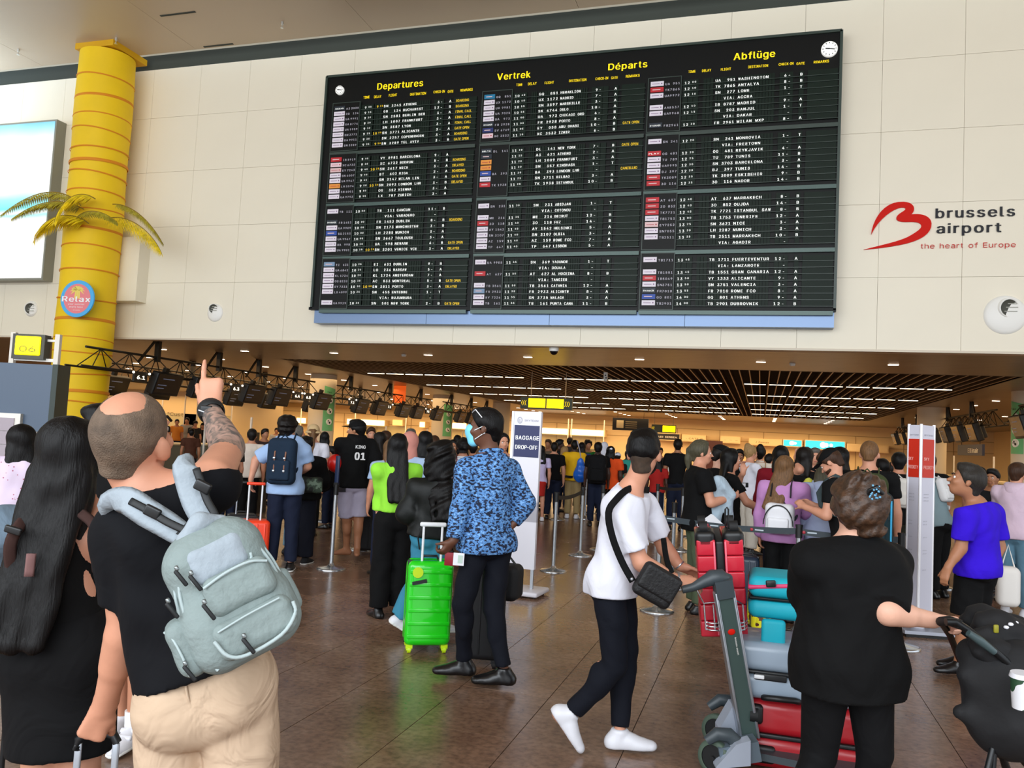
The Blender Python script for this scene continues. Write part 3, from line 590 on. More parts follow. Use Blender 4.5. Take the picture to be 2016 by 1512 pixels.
# logo panels / row fields for the four bands: z of the row band top and bottom
ROWH = .141
BANDS = [bz(1300, 158)-.03, bz(1300, 270)+.02, bz(1300, 384)+.03, bz(1300, 502)+.03]
BANDS = [8.83, 7.63, 6.44, 5.41]
_top = [bz(693, 207), bz(680, 305), bz(662, 412), bz(640, 517)]; _bot = [bz(660, 290), bz(655, 392), bz(650, 497), bz(640, 597)]
BLK = []
data = [
 [ # Departures
  [('dk', 'AEGEAN', 'A3 3000', '9', '05', '9 35', 'SN 3245', 'ATHENS', '3', 'A', 'BOARDING'), ('w', '', '0B 124', '9', '15', '', '0B  124', 'BUCHAREST', '12', 'B', 'BOARDING'), ('w', '', 'UA 9991', '9', '25', '', 'SN 2581', 'BERLIN BER', '3', 'A', 'FINAL CALL'), ('w', '', 'UA 8774', '9', '30', '', 'LH 1007', 'FRANKFURT', '3', 'A', 'FINAL CALL'), ('w', '', 'UA 9959', '9', '30', '', 'SN 3587', 'LYON', '3', 'A', 'FINAL CALL'), ('w', '', 'SN 3771', '9', '35', '10 05', 'SN 3771', 'ALICANTE', '3', 'A', 'GATE OPEN'), ('w', '', 'UA 9911', '9', '35', '', 'SN 2257', 'COPENHAGEN', '3', 'A', 'BOARDING'), ('w', '', 'SN 3289', '9', '35', '9 50', 'SN 3289', 'TEL AVIV', '3', 'B', 'GATE OPEN')],
  [('r', '', 'IB 5919', '9', '40', '', 'VY 8981', 'BARCELONA', '9', 'A', ''), ('pr', '', 'XC 6732', '9', '40', '', 'XC 6732', 'BODRUM', '5', 'B', 'BOARDING'), ('pk', '', 'EY 7243', '9', '40', '10 25', 'SN 3617', 'NICE', '3', 'A', 'DELAYED'), ('w', '', 'SN 4007', '9', '40', '', 'BT  602', 'RIGA', '2', 'A', 'BOARDING'), ('w', '', 'UA 9947', '9', '45', '', 'SN 3147', 'MILAN LIN', '3', 'A', 'GATE OPEN'), ('o', '', 'LH 5594', '9', '50', '10 30', 'SN 2093', 'LONDON LHR', '3', 'B', 'DELAYED'), ('w', '', 'SN 6001', '9', '50', '', 'OS  352', 'VIENNA', '3', 'A', ''), ('w', '', 'UA 9793', '9', '55', '', 'LX  787', 'ZURICH', '3', 'A', '')],
  [('w', '', 'TB 111', '10', '00', '', 'TB  111', 'CANCUN', '11', 'B', ''), ('', '', '', '', '', '', '', 'VARADERO', '', '', ''), ('dk', 'RYANAIR', 'FR 1453', '10', '00', '', 'FR 1453', 'DUBLIN', '8', 'B', 'BOARDING'), ('w', '', 'UA 9909', '10', '00', '', 'SN 2173', 'MANCHESTER', '3', 'B', ''), ('bl', '', 'SQ 2153', '10', '00', '', 'LH 2285', 'MUNICH', '3', 'A', ''), ('w', '', 'UA 9967', '10', '05', '', 'SN 3667', 'TOULOUSE', '3', 'A', ''), ('w', '', 'UA 998', '10', '10', '', 'UA  998', 'NEWARK', '6', 'B', 'GATE OPEN'), ('w', '', 'UA 9901', '10', '10', '10 25', 'SN 3201', 'VENICE VCE', '3', 'A', 'DELAYED')],
  [('gb', '', 'EI 631', '10', '20', '', 'EI  631', 'DUBLIN', '9', 'B', ''), ('w', '', 'UA 6842', '10', '20', '', 'LO  236', 'WARSAW', '5', 'A', ''), ('w', '', 'KL 1724', '10', '25', '', 'KL 1724', 'AMSTERDAM', '7', 'A', ''), ('w', '', 'OS 8233', '10', '30', '', 'AC  833', 'MONTREAL', '5', 'B', 'GATE OPEN'), ('w', '', 'EY 7233', '10', '30', '10 50', 'SN 3811', 'PORTO', '3', 'A', 'DELAYED'), ('w', '', 'LX 4099', '10', '35', '', 'SN  455', 'ENTEBBE', '1', 'T', ''), ('', '', '', '', '', '', '', 'BUJUMBURA', '', '', ''), ('w', '', 'UA 9929', '10', '35', '', 'SN  501', 'NEW YORK', '2', 'B', 'GATE OPEN')]],
 [ # Vertrek / Departs
  [('tl', '', 'GQ 851', '10', '40', '', 'GQ  851', 'HERAKLION', '9', 'A', ''), ('w', '', 'UX 1172', '10', '40', '', 'UX 1172', 'MADRID', '7', 'A', ''), ('w', '', 'UA 9981', '10', '55', '', 'SN 3597', 'MARSEILLE', '3', 'A', ''), ('w', '', 'UA 7025', '10', '55', '', 'SK 4744', 'OSLO', '10', 'A', ''), ('w', '', 'UA 973', '11', '00', '', 'UA  973', 'CHICAGO ORD', '6', 'B', ''), ('dk', 'RYANAIR', 'FR 2928', '11', '00', '', 'FR 2928', 'PORTO', '8', 'A', ''), ('nv', '', 'SV 6769', '11', '05', '', 'EY  058', 'ABU DHABI', '10', 'B', 'GATE OPEN'), ('pr', '', 'XC 3532', '11', '10', '', 'XC 3532', 'IZMIR', '6', 'B', '')],
  [('dk', 'DELTA', 'DL 141', '11', '10', '', 'DL  141', 'NEW YORK', '7', 'B', 'GATE OPEN'), ('dk', '', '', '11', '15', '', 'A3  621', 'ATHENS', '2', 'A', ''), ('o', '', '', '11', '20', '', 'LH 1009', 'FRANKFURT', '3', 'A', ''), ('o', '', '', '11', '20', '', 'SN  357', 'KINSHASA', '1', 'T', ''), ('bl', '', 'BA 393', '11', '20', '', 'BA  393', 'LONDON LHR', '', '', 'CANCELLED'), ('w', '', '', '11', '25', '', 'SN 3711', 'BILBAO', '3', 'A', ''), ('r', '', 'TK 1938', '11', '25', '', 'TK 1938', 'ISTANBUL', '10', 'B', ''), ('', '', '', '', '', '', '', '', '', '', '')],
  [('w', '', 'SN 231', '11', '30', '', 'SN  231', 'ABIDJAN', '1', 'T', ''), ('', '', '', '', '', '', '', 'COTONOU', '', '', ''), ('w', '', 'ME 216', '11', '35', '', 'ME  216', 'BEIRUT', '12', 'B', ''), ('r', '', '3O 118', '11', '40', '', '3O  118', 'FEZ', '14', 'B', ''), ('w', '', 'AY 1542', '11', '40', '', 'AY 1542', 'HELSINKI', '5', 'A', ''), ('w', '', 'SN 3107', '11', '40', '', 'SN 3107', 'OLBIA', '3', 'A', ''), ('w', '', 'AZ 159', '11', '40', '', 'AZ  159', 'ROME FCO', '7', 'A', ''), ('w', '', 'TP 647', '11', '45', '', 'TP  647', 'LISBON', '5', 'A', '')],
  [('w', '', 'UA 9905', '11', '45', '', 'SN  369', 'YAOUNDE', '1', 'T', ''), ('', '', '', '', '', '', '', 'DOUALA', '', '', ''), ('r', '', 'AT 627', '11', '50', '', 'AT  627', 'AL HOCEIMA', '8', 'B', ''), ('', '', '', '', '', '', '', 'TANGIER', '', '', ''), ('w', '', 'TB 3561', '11', '50', '', 'TB 3561', 'CATANIA', '12', 'A', ''), ('gb', '', 'FR 2933', '11', '55', '', 'FR 2933', 'ALICANTE', '8', 'A', ''), ('w', '', 'EY 7224', '11', '55', '', 'SN 3735', 'MALAGA', '3', 'A', ''), ('w', '', 'TB 161', '11', '55', '', 'TB  161', 'PUNTA CANA', '11', 'B', '')]],
 [ # Abfluge
  [('w', '', 'UA 951', '12', '00', '', 'UA  951', 'WASHINGTON', '6', 'B', ''), ('r', '', 'TK 7865', '12', '10', '', 'TK 7865', 'ANTALYA', '8', 'B', ''), ('w', '', 'UA 9972', '12', '10', '', 'SN  277', 'LOME', '1', 'T', ''), ('', '', '', '', '', '', '', 'ACCRA', '', '', ''), ('w', '', 'AA 8537', '12', '10', '', 'IB 8787', 'MADRID', '9', 'A', ''), ('w', '', 'UA 9968', '12', '15', '', 'SN  203', 'BANJUL', '1', 'T', ''), ('', '', '', '', '', '', '', 'DAKAR', '', '', ''), ('dk', 'RYANAIR', 'FR 2961', '12', '20', '', 'FR 2961', 'MILAN MXP', '8', 'A', '')],
  [('w', '', 'SN 241', '12', '20', '', 'SN  241', 'MONROVIA', '1', 'T', ''), ('', '', '', '', '', '', '', 'FREETOWN', '', '', ''), ('r', 'PLAY', 'OG 481', '12', '20', '', 'OG  481', 'REYKJAVIK', '4', 'A', ''), ('w', '', 'TU 789', '12', '25', '', 'TU  789', 'TUNIS', '11', 'B', ''), ('w', '', 'UA 9995', '12', '30', '', 'SN 3703', 'BARCELONA', '3', 'A', ''), ('w', '', 'BJ 397', '12', '30', '', 'BJ  397', 'TUNIS', '14', 'B', ''), ('r', '', 'TK 3009', '12', '35', '', 'TK 3009', 'ESKISEHIR', '9', 'B', ''), ('r', '', '3O 116', '12', '35', '', '3O  116', 'NADOR', '14', 'B', '')],
  [('r', '', 'AT 637', '12', '40', '', 'AT  637', 'MARRAKECH', '8', 'B', ''), ('r', '', '3O 852', '12', '40', '', '3O  852', 'OUJDA', '14', 'B', ''), ('r', '', 'TK 7721', '12', '45', '', 'TK 7721', 'ISTANBUL SAW', '8', 'B', ''), ('w', '', 'TB 1753', '13', '00', '', 'TB 1753', 'TENERIFE', '12', 'A', ''), ('pk', '', 'EY 7252', '13', '25', '', 'SN 3621', 'NICE', '3', 'A', ''), ('w', '', 'SN 7055', '13', '30', '', 'LH 2287', 'MUNICH', '3', 'A', ''), ('w', '', 'TB 2511', '13', '35', '', 'TB 2511', 'MARRAKECH', '10', 'B', ''), ('', '', '', '', '', '', '', 'AGADIR', '', '', '')],
  [('w', '', 'TB 1711', '13', '45', '', 'TB 1711', 'FUERTEVENTUR', '12', 'A', ''), ('', '', '', '', '', '', '', 'LANZAROTE', '', '', ''), ('w', '', 'TB 1551', '13', '45', '', 'TB 1551', 'GRAN CANARIA', '12', 'A', ''), ('r', '', 'IB 5049', '13', '50', '', 'VY 1333', 'ALICANTE', '9', 'A', ''), ('w', '', 'SN 3751', '13', '50', '', 'SN 3751', 'VALENCIA', '3', 'A', ''), ('dk', 'RYANAIR', 'FR 7010', '13', '55', '', 'FR 7010', 'ROME FCO', '8', 'A', ''), ('bl', '', 'GQ 801', '14', '00', '', 'GQ  801', 'ATHENS', '9', 'A', ''), ('w', '', 'TB 2901', '14', '00', '', 'TB 2901', 'DUBROVNIK', '12', 'B', '')]]]
PC = dict(w='EDE4EE', r='C8202A', pr='F4D4DA', pk='EAC4C4', o='F09A3C', dk='1A2430', bl='2A4FA8', gb='7F9AB8', tl='1E7FA8', nv='1C2A6A')
# field positions as fractions across a block of unit width, read off the photograph
FR = dict(logo0=.015, logo1=.09, code=.10, panel=.175, hour=.195, mn=.24, dl=.30, fl=.345, dest=.44, gate0=.72)
for ci in range(3):
    x0 = [-9.47, -6.05, -2.62][ci]; x1 = [-6.12, -2.70, 1.14][ci]; w = x1-x0
    if ci == 0: fx = [bx(p, 500) for p in (643, 664, 680, 693, 700, 713, 717, 737, 776, 837, 866, 877, 924)]
    elif ci == 1: fx = [bx(p, 500) for p in (940, 961, 985, 995, 1003, 1015, 1030, 1045, 1088, 1150, 1194, 1210, 1258)]
    else: fx = [bx(p, 500) for p in (1270, 1296, 1324, 1331, 1341, 1355, 1372, 1396, 1441, 1524, 1563, 1580, 1643)]
    if ci == 0: refs = [((695, 201), (695, 284)), ((700, 313), (700, 390)), ((712, 415), (712, 494)), ((705, 519), (705, 599))]; fz = [(bz(*a), bz(*b)) for a, b in refs]
    # straight z rows: same heights in all three columns
    for bi in range(4):
        zt, zb = [(8.755, 7.66), (7.42, 6.36), (6.19, 5.27), (5.12, 4.34)][bi]
        zt, zb = [(bz(1420, 156.5)+.05, bz(1420, 241.5)-.05), (bz(1420, 272)+.05, bz(1420, 358)-.05), (bz(1420, 389)+.05, bz(1420, 478)-.05), (bz(1420, 509)+.05, bz(1420, 598)-.05)][bi]
        rh = (zt-zb)/8
        blk = part('airline_panel', MB().box2((fx[0]-.06, BY-.035, zb-.06), (fx[3]-.03, BY+.02, zt+.06)), m_bk, bt)
        part('panel_rim', MB().box2((fx[0]-.075, BY-.038, zb-.075), (fx[3]-.015, BY+.01, zb-.06)).box2((fx[0]-.075, BY-.038, zt+.06), (fx[3]-.015, BY+.01, zt+.075)).box2((fx[3]-.03, BY-.038, zb-.06), (fx[3]-.015, BY+.01, zt+.06)).box2((fx[0]-.075, BY-.038, zb-.06), (fx[0]-.06, BY+.01, zt+.06)), m_frame, blk)
        part('rail', MB().box2((fx[0]-.08, BY-.03, zb-.16), (fx[12], BY+.01, zb-.085)), m_rail if bi > 0 else m_frame, bt)
        qt = MB(); ql = MB()
        for ri in range(8):
            z1 = zt-rh*ri; z0 = z1-rh; rec = data[ci][bi][ri]; kind, lg, code, hh, mi_, dl_, fl, de, ck, gt, rm = rec
            row = MB(); mz = .006
            cells_ = [(fx[3]+.01, fx[4]+.02), (fx[4]+.03, fx[5]+.06)]; 
            def cellrun(a, b, n):
                for i in range(n): row.box2((a+(b-a)*i/n+.004, BY-.006, z0+mz), (a+(b-a)*(i+1)/n-.004, BY+.02, z1-mz))
            cellrun(fx[3], fx[5]+.08, 3); cellrun(fx[6], fx[7]-.03, 3); cellrun(fx[7], fx[8]-.04, 7); cellrun(fx[8], fx[9]-.08, 12); cellrun(fx[9], fx[10]-.1, 3); cellrun(fx[10], fx[11]-.06, 1)
            row.box2((fx[11], BY-.012, z0+mz), (fx[12]-.02, BY+.02, z1-mz)); row.m = 1
            row.box2((fx[3], BY-.03, z0-.004), (fx[12], BY+.0, z0+.006))
            ro = part('flap_row', row, [m_flap, m_frame], bt)
            h = rh*.6; zb_ = z0+rh*.2; y = BY-.008
            wq = MB(); yq = MB()
            if hh: text(wq, hh, (fx[4]+.05, y, zb_), XA, ZA, h, mono=.058, align='r', bold=.04)
            if mi_: text(wq, mi_, (fx[4]+.08, y, zb_+h*.25), XA, ZA, h*.7, mono=.045, bold=.03)
            pc = (fx[8]-.04-fx[7])/7; text(wq, fl if fl else ('   VIA:' if de else ''), (fx[7], y, zb_), XA, ZA, h, mono=pc, bold=.05)
            pd = (fx[9]-.08-fx[8])/12; text(wq, de, (fx[8], y, zb_), XA, ZA, h, mono=pd, bold=.05)
            text(wq, (ck.rjust(2)+'-') if de else '', (fx[9], y, zb_), XA, ZA, h, mono=.07, bold=.05)
            text(wq, gt, (fx[10]+.0, y, zb_), XA, ZA, h, mono=.08, bold=.05)
            if wq.V: part('lettering', wq, m_wt, ro)
            if dl_: a_, b_ = dl_.split(); text(yq, a_, (fx[6]+.13, y, zb_), XA, ZA, h, mono=.055, align='r', bold=.04); text(yq, b_, (fx[6]+.15, y, zb_+h*.25), XA, ZA, h*.7, mono=.045, bold=.03)
            if rm: text(yq, rm, (fx[11]+.05, y-.006, zb_-.005), XA, ZA, h*1.05, width=.036*len(rm), bold=.02)
            if yq.V: part('remark_lettering', yq, m_yt, ro)
            if kind:
                pl = part('airline_plate', MB().box2((fx[0]-.02, BY-.05, z0+.012), (fx[1]-.02, BY-.03, z1-.012)), mat('plate_'+kind, PC[kind], .5), blk)
                a_ = MB()
                if lg: text(a_, lg, (fx[0], BY-.052, z0+rh*.3), XA, ZA, rh*.38, width=(fx[1]-fx[0])*.8, bold=.02); part('lettering', a_, m_wt, pl)
                elif kind in ('w', 'pr', 'pk', 'o'):
                    a_.box2((fx[0]+.01, BY-.052, z0+rh*.45), (fx[1]-.1, BY-.05, z0+rh*.53)); a_.cyl((fx[1]-.06, BY-.05, z0+rh*.5), (fx[1]-.06, BY-.053, z0+rh*.5), .014, .014, 8); part('mark', a_, mat('mark_'+kind, '8A6A8C' if kind == 'w' else 'B8303A', .6), pl)
                else:
                    a_.box2((fx[0]+.02, BY-.052, z0+rh*.42), (fx[1]-.08, BY-.05, z0+rh*.58)); part('mark', a_, mat('mark_light', 'E8C8C8', .6), pl)
            if code:
                c_, n_ = code.split(); text(ql, c_, (fx[1]-.0, BY-.036, zb_), XA, ZA, h*.85, mono=.052, bold=.02); text(ql, n_, (fx[3]-.04, BY-.036, zb_), XA, ZA, h*.85, mono=.05, bold=.02, align='r')
        part('code_lettering', ql, mat('code_white', 'C8C4D0', .5, emit=.1), blk)
# headings
hq = MB()
def htext(px, py, px2, st, hpx, q, bold=.03):
    a = onY(px, py, BY); b = onY(px2, py, BY); h = onY(px, py-hpx, BY)[2]-a[2]; text(q, st, (a[0], BY+.015, a[2]), XA, ZA, h, width=b[0]-a[0], bold=bold, depth=.006)
for st, px, py, px2, h in (('Departures', 742, 176.5, 832, 18), ('Vertrek', 978, 157.5, 1044, 18), ('Départs', 1197, 138, 1274, 18), ('Abflüge', 1444, 118, 1526, 19)):
    q = MB(); htext(px, py, px2, st, h, q, .04); part('heading', q, m_head, bt)
q = MB()
HD = [('TIME', 715, 194, 727), ('DELAY', 736, 193, 750), ('FLIGHT', 765, 190, 781), ('DESTINATION', 807, 188, 838), ('CHECK-IN', 853, 183.5, 875), ('GATE', 881, 182.5, 892), ('REMARKS', 906, 180, 930),
      ('TIME', 1016, 169.5, 1028), ('DELAY', 1039, 167.5, 1056), ('FLIGHT', 1072, 165.5, 1090), ('DESTINATION', 1120, 161.5, 1154), ('CHECK-IN', 1172, 157.5, 1197), ('GATE', 1203, 155.5, 1216), ('REMARKS', 1232, 152.5, 1259),
      ('TIME', 1355, 143.5, 1369), ('DELAY', 1382, 141.5, 1400), ('FLIGHT', 1419, 139, 1439), ('DESTINATION', 1473, 134, 1512), ('CHECK-IN', 1533, 129, 1562), ('GATE', 1568, 127.5, 1584), ('REMARKS', 1602, 124.5, 1632)]
for st, px, py, px2 in HD: htext(px, py, px2, st, 7, q, .03)
part('column_heading', q, m_head, bt)
def clock(px, py, r, lb):
    c = onY(px, py, BY-.03); Rm = np.array([XA, -ZA*-1, -YA]).T
    k = part('clock', MB().lathe([(r, -.05), (r, .0), (r*.9, .006)], c, 32, frame((0, -1, 0))), mat('clock_face', 'F8F8F2', .5, emit=.3), bt, lb)
    q = MB()
    for i in range(12): a = R_(30*i); d = np.array([math.sin(a), 0, math.cos(a)]); q.box(c+d*r*.78-YA*.008, (.012, .004, r*.16), frame(np.array([d[0], 0, d[2]]), (0, 1, 0)))
    a = R_(277); d = np.array([math.sin(a), 0, math.cos(a)]); q.box(c+d*r*.22-YA*.012, (.02, .006, r*.5), frame(d, (0, 1, 0)))
    a = R_(100); d = np.array([math.sin(a), 0, math.cos(a)]); q.box(c+d*r*.3-YA*.012, (.014, .006, r*.7), frame(d, (0, 1, 0)))
    part('hands', q, m_black, k)
clock(668, 177, .1, 'left clock'); clock(1633, 96, .145, 'right clock')
# ================================================================== trusses, screens, hanging signs
m_truss = mat('truss_dark_metal', '2E2A24', .45, metal=.6); m_scr = mat('screen_housing', '101010', .5); m_glass = mat('screen_glass', '07080C', .18)
m_num = mat('desk_number_lit', 'FFF3DC', emit=2.2); m_scrtext = mat('screen_text', '6F7890', .5, emit=.15); m_scrblue = mat('screen_blue', '14163A', .3, emit=.12)
def truss(X, ya, yb, label, hang):
    t = thing('truss', label, 'truss', (X, ya, 3.16)); zt_, zb_ = 3.16, 2.72
    part('top_chord', MB().cyl((X, ya, zt_), (X, yb, zt_), .028, n=8), m_truss, t)
    for dx in (-.22, .22): part('bottom_chord', MB().cyl((X+dx, ya-.3, zb_), (X+dx, yb+.3, zb_), .024, n=8), m_truss, t)
    n = max(3, int((yb-ya)/.85)); st = (yb-ya)/n
    for i in range(n):
        for dx in (-.22, .22):
            part('brace', MB().cyl((X, ya+st*(i+.5), zt_), (X+dx, ya+st*i, zb_), .013, n=6).cyl((X, ya+st*(i+.5), zt_), (X+dx, ya+st*(i+1), zb_), .013, n=6), m_truss, t)
    for y in hang:
        part('hanger', MB().box2((X-.06, y-.05, 3.05), (X+.06, y+.05, ZC)).box((X, y-.35, 3.3), (.04, .05, .8), rotm(rx=-42)), m_truss, t)
    return t
def screen(X, y, label, s=1, first=[None, None], w=.92, z=2.5):
    k = 0 if s > 0 else 1
    if first[k] is None:
        t = thing('display_screen', label, 'screen', (X, y, z), 'screens hanging from the trusses'); R = rotm(ry=18*s); o = np.array([X+.3*s, y, z])
        def P(v): return o+R@np.array(v, float)
        part('housing', MB().rbox(P((-.09*s, 0, 0)), (.2, w, .56), .03, 2, R), m_scr, t)
        part('back_cover', MB().rbox(P((-.24*s, 0, -.02)), (.16, w*.72, .42), .03, 2, R), m_scr, t)
        gl = part('glass', MB().box(P((.014*s, 0, .02)), (.006, w-.07, .46), R), m_glass, t)
        q = MB()
        for a, b, c_ in ((-.05, .14, .4), (-.22, -.02, .3), (-.25, -.1, .24)): q.box(P((.019*s, a*s if s > 0 else -a, b)), (.002, c_, .022), R)
        part('screen_text', q, m_scrtext, gl)
        part('bracket', MB().box(P((-.2*s, 0, .22)), (.1, .12, .3), R), m_truss, t); first[k] = t; return t
    return dup(first[k], (X, y, z), label)
DN = {'6.1': 'nearest the yellow column', '6.3': 'just right of the pointing hand', '6.4': 'above the grey cap', '6.5': 'right of the grey cap', '7.1': 'right of the first green notice', '7.3': 'left of the orange banner', '7.5': 'by the second column', '9.4': 'just right of the white pillar', '9.5': 'behind the white pillar top', '9.6': 'far left of the white pillar'}
def desk_number(X, y, st, z=2.62, s=1):
    t = thing('desk_number_sign', f'dark panel with desk number {st}, ' + DN[st], 'sign', (X, y, z))
    part('panel', MB().box((X+.26*s, y, z), (.06, .42, .24)), m_scr, t); q = MB()
    text(q, st, (X+.292*s, y+.13*s*-1, z-.06), (0, s, 0), ZA, .12, width=.26, bold=.05); part('lettering', q, m_num, t)
    q = MB(); q.sph((X+.3*s, y-.26, z+.09), .03, 8); q.sph((X+.3*s, y+.26, z+.09), .03, 8); part('lamp', q, m_num, t)
XL = -14.3
truss(XL, 14.4, 24.1, 'long dark lattice truss behind the pointing hand', (16.64, 19.04, 20.9, 22.9)); truss(XL, 25.6, 34.1, 'dark lattice truss between the two green-noticed columns', (26.6, 29.9, 33.)); truss(XL, 35.6, 43, 'far dark lattice truss behind the masked man', (36.7, 39.5, 42.))
truss(XL-3.2, 17, 34, 'rear dark lattice truss of the left check-in island', (18, 22, 26, 30, 33.5))
XR = 6.42
truss(XR, 19, 24.6, 'dark lattice truss at the right edge beside the wide column', (20.5, 23)); truss(XR, 26.5, 35, 'dark lattice truss right of the red and white pillar', (29.5, 33)); truss(XR, 37.5, 44.5, 'dark lattice truss left of the red and white pillar', (39.2, 43))
ys = lambda px, py, X=XL: onX(px, py, X)[1]
for k, (px, lb) in enumerate(((311, 'hanging screen nearest the yellow column showing faint blue text'), (386, 'dark hanging screen just left of the pointing finger'), (484, 'dark hanging screen right of the pointing hand'), (538, 'dark hanging screen above the grey baseball cap'), (620, 'last dark hanging screen of the first truss, before the column'),
        (699, 'dark hanging screen above the black baseball cap'), (737, 'second hanging screen of the second truss'), (784, 'third hanging screen of the second truss'), (812, 'fourth hanging screen of the second truss'), (852, 'hanging screen beside the second green notice'), (898, 'far hanging screen left of the masked man'), (918, 'far hanging screen touching the masked man\'s forehead'))):
    screen(XL, ys(px, 760+(px-311)*.12), lb)
for st, px in (('6.1', 257), ('6.3', 447), ('6.4', 569), ('6.5', 591), ('7.1', 679), ('7.3', 753), ('7.5', 830)): desk_number(XL, ys(px, 750+(px-257)*.12), st)
for k, y in enumerate((18.5, 20.3, 24, 26, 29)): screen(XL-3.2, y, f'dark back-row screen on the rear left truss, {ORD[k]} from the cream wall')
for px, lb in ((1985, 'large dark hanging screen beside the green disc notice'), ):
    screen(XR-.35, 22., lb, -1)
for y, lb in ((27.6, 'dark tilted screen, nearest of the pair right of the white pillar'), (29.6, 'dark tilted screen in the middle above the purple shirt'), (31.5, 'dark tilted screen second from the white pillar'), (33.6, 'dark tilted screen just right of the white pillar'), (38.5, 'far tilted screen just left of the white pillar'), (40.4, 'far tilted screen two left of the white pillar'), (42.6, 'farthest tilted screen under the slatted ceiling corner')): screen(XR-.1, y, lb, -1)
for y, st in ((35.2, '9.4'), (37.3, '9.5'), (41.5, '9.6')): desk_number(XR, y, st, s=-1)
# yellow hanging direction signs
m_sgreen = mat('sign_dark_green', '2A3528', .5); m_sy = mat('sign_yellow_lit', 'FFCE00', emit=2.6); m_arrow = mat('arrow_yellow', 'F4D000', emit=.9)
def hang_sign(px0, px1, py, Y, h, label, two=True, zs=None):
    a = onY(px0, py, Y); b = onY(px1, py+(px1-px0)*.052, Y); z = (a[2]+b[2])/2; x0, x1 = a[0], b[0]; w = x1-x0
    t = thing('hanging_sign', label, 'sign', ((x0+x1)/2, Y, z)); part('housing', MB().box2((x0, Y-.06, z-h/2), (x1, Y+.06, z+h/2)), m_sgreen, t)
    pan = ((.16, .485), (.515, .84)) if two else ((.46, .97),)
    for p in pan: part('lit_panel', MB().box2((x0+w*p[0], Y-.075, z-h*.38), (x0+w*p[1], Y-.06, z+h*.4)), m_sy, t)
    for f in (.1, .88) if not two else (.19, .86): part('cable', MB().cyl((x0+w*f, Y, z+h/2), (x0+w*f, Y, ZC), .012, n=6), mat('cable_grey', 'A89880', .5), t)
    q = MB()
    for k in range(3):
        for sgn, cx in ((-1, x0+w*(.035+.035*k)), (1, x0+w*(.87+.035*k))):
            if not two and sgn > 0: continue
            hh = h*.22; e = w*.022*sgn
            for zz_ in (-1, 1): q.add([(cx+e*.5, Y-.066, z), (cx-e*.5, Y-.066, z+zz_*hh), (cx-e*.1, Y-.066, z+zz_*hh), (cx+e*.9, Y-.066, z)], [(0, 1, 2, 3)])
    part('arrows', q, m_arrow, t)
hang_sign(1026, 1127, 792, 22.5, .33, 'long yellow lit hanging sign with chevrons at both ends')
hang_sign(1283, 1331, 843, 46., .44, 'small distant yellow lit hanging sign with left chevrons', False)
a = onY(1207, 822, 50); t = thing('hanging_sign', 'dark hanging information board with a small white plan', 'sign', a)
part('board', MB().box2((a[0], 49.9, a[2]-.75), (a[0]+2.2, 50, a[2])), m_scr, t); part('plan', MB().box2((a[0]+.25, 49.88, a[2]-.62), (a[0]+.68, 49.9, a[2]-.15)), mat('paper', 'D8C8A0', .6), t)
q = MB()
for k in range(4): q.box2((a[0]+.8, 49.88, a[2]-.2-.12*k), (a[0]+1.5, 49.9, a[2]-.25-.12*k))
part('text_lines', q, mat('dim_text', '8A7C60', .6), t); part('cable', MB().cyl((a[0]+.3, 49.95, a[2]), (a[0]+.3, 49.95, ZC), .012, n=6).cyl((a[0]+1.9, 49.95, a[2]), (a[0]+1.9, 49.95, ZC), .012, n=6), m_scr, t)
p = onZ(1091, 682, ZC)
t = thing('dome_camera', 'white dome security camera at the front edge of the soffit', 'security camera', p); part('base', MB().cyl(p, p-ZA*.1, .1, .1, 20), m_noz, t); part('dome', MB().sph(p-ZA*.1, (.085, .085, .08), 16), m_glass, t)
p = onZ(1193, 732, ZC); t = thing('cctv_camera', 'small white box with two dark lenses hanging under the slats', 'sensor', p)  # CCTV camera box with two lenses
part('box', MB().box(p-ZA*.14, (.1, .1, .24)), m_noz, t); part('lens', MB().cyl(p-ZA*.1-YA*.05, p-ZA*.1-YA*.06, .02, n=10).cyl(p-ZA*.17-YA*.05+XA*.02, p-ZA*.17-YA*.06+XA*.02, .02, n=10), m_scr, t)
for px, py, lb in ((795, 698, 'small white smoke detector in the front soffit left of centre'), (1560, 716, 'small white smoke detector in the front soffit near the right lamp')):
    p = onZ(px, py, ZC); solo('smoke_detector', MB().cyl(p, p-ZA*.05, .07, .05, 16), m_noz, lb, 'smoke detector', p)
# ------------------------------------------------------------------ far wall: counters, lit fascias
m_lit = mat('fascia_lit', 'FFF1D4', emit=1.9); m_cyan = mat('fascia_cyan', '2FC8E8', emit=.95); m_wlit = mat('fascia_white', 'F4FAFF', emit=1.)
YF = 57.6
def fascia(px0, px1, py0, h, label, m, Y=YF, marks=None):
    a = onY(px0, py0, Y); b = onY(px1, py0, Y); t = thing('counter_sign', label, 'sign', (a[0], Y, a[2]))
    part('case', MB().box2((a[0]-.06, Y, a[2]-h-.06), (b[0]+.06, 58.4, a[2]+.06)), m_far, t); part('lit_face', MB().box2((a[0], Y-.03, a[2]-h), (b[0], Y, a[2])), m, t)
    if marks: marks(t, a, b, h, Y)
    return t
def mk_blob(t, a, b, h, Y):
    q = MB(); w = b[0]-a[0]; q.cyl((a[0]+w*.45, Y-.03, a[2]-h*.5), (a[0]+w*.45, Y-.05, a[2]-h*.5), h*.38, n=16); q.cyl((a[0]+w*.53, Y-.03, a[2]-h*.5), (a[0]+w*.53, Y-.05, a[2]-h*.5), h*.3, n=16); q.cyl((a[0]+w*.66, Y-.03, a[2]-h*.5), (a[0]+w*.66, Y-.05, a[2]-h*.5), h*.22, n=16); part('emblem', q, m_wlit, t)
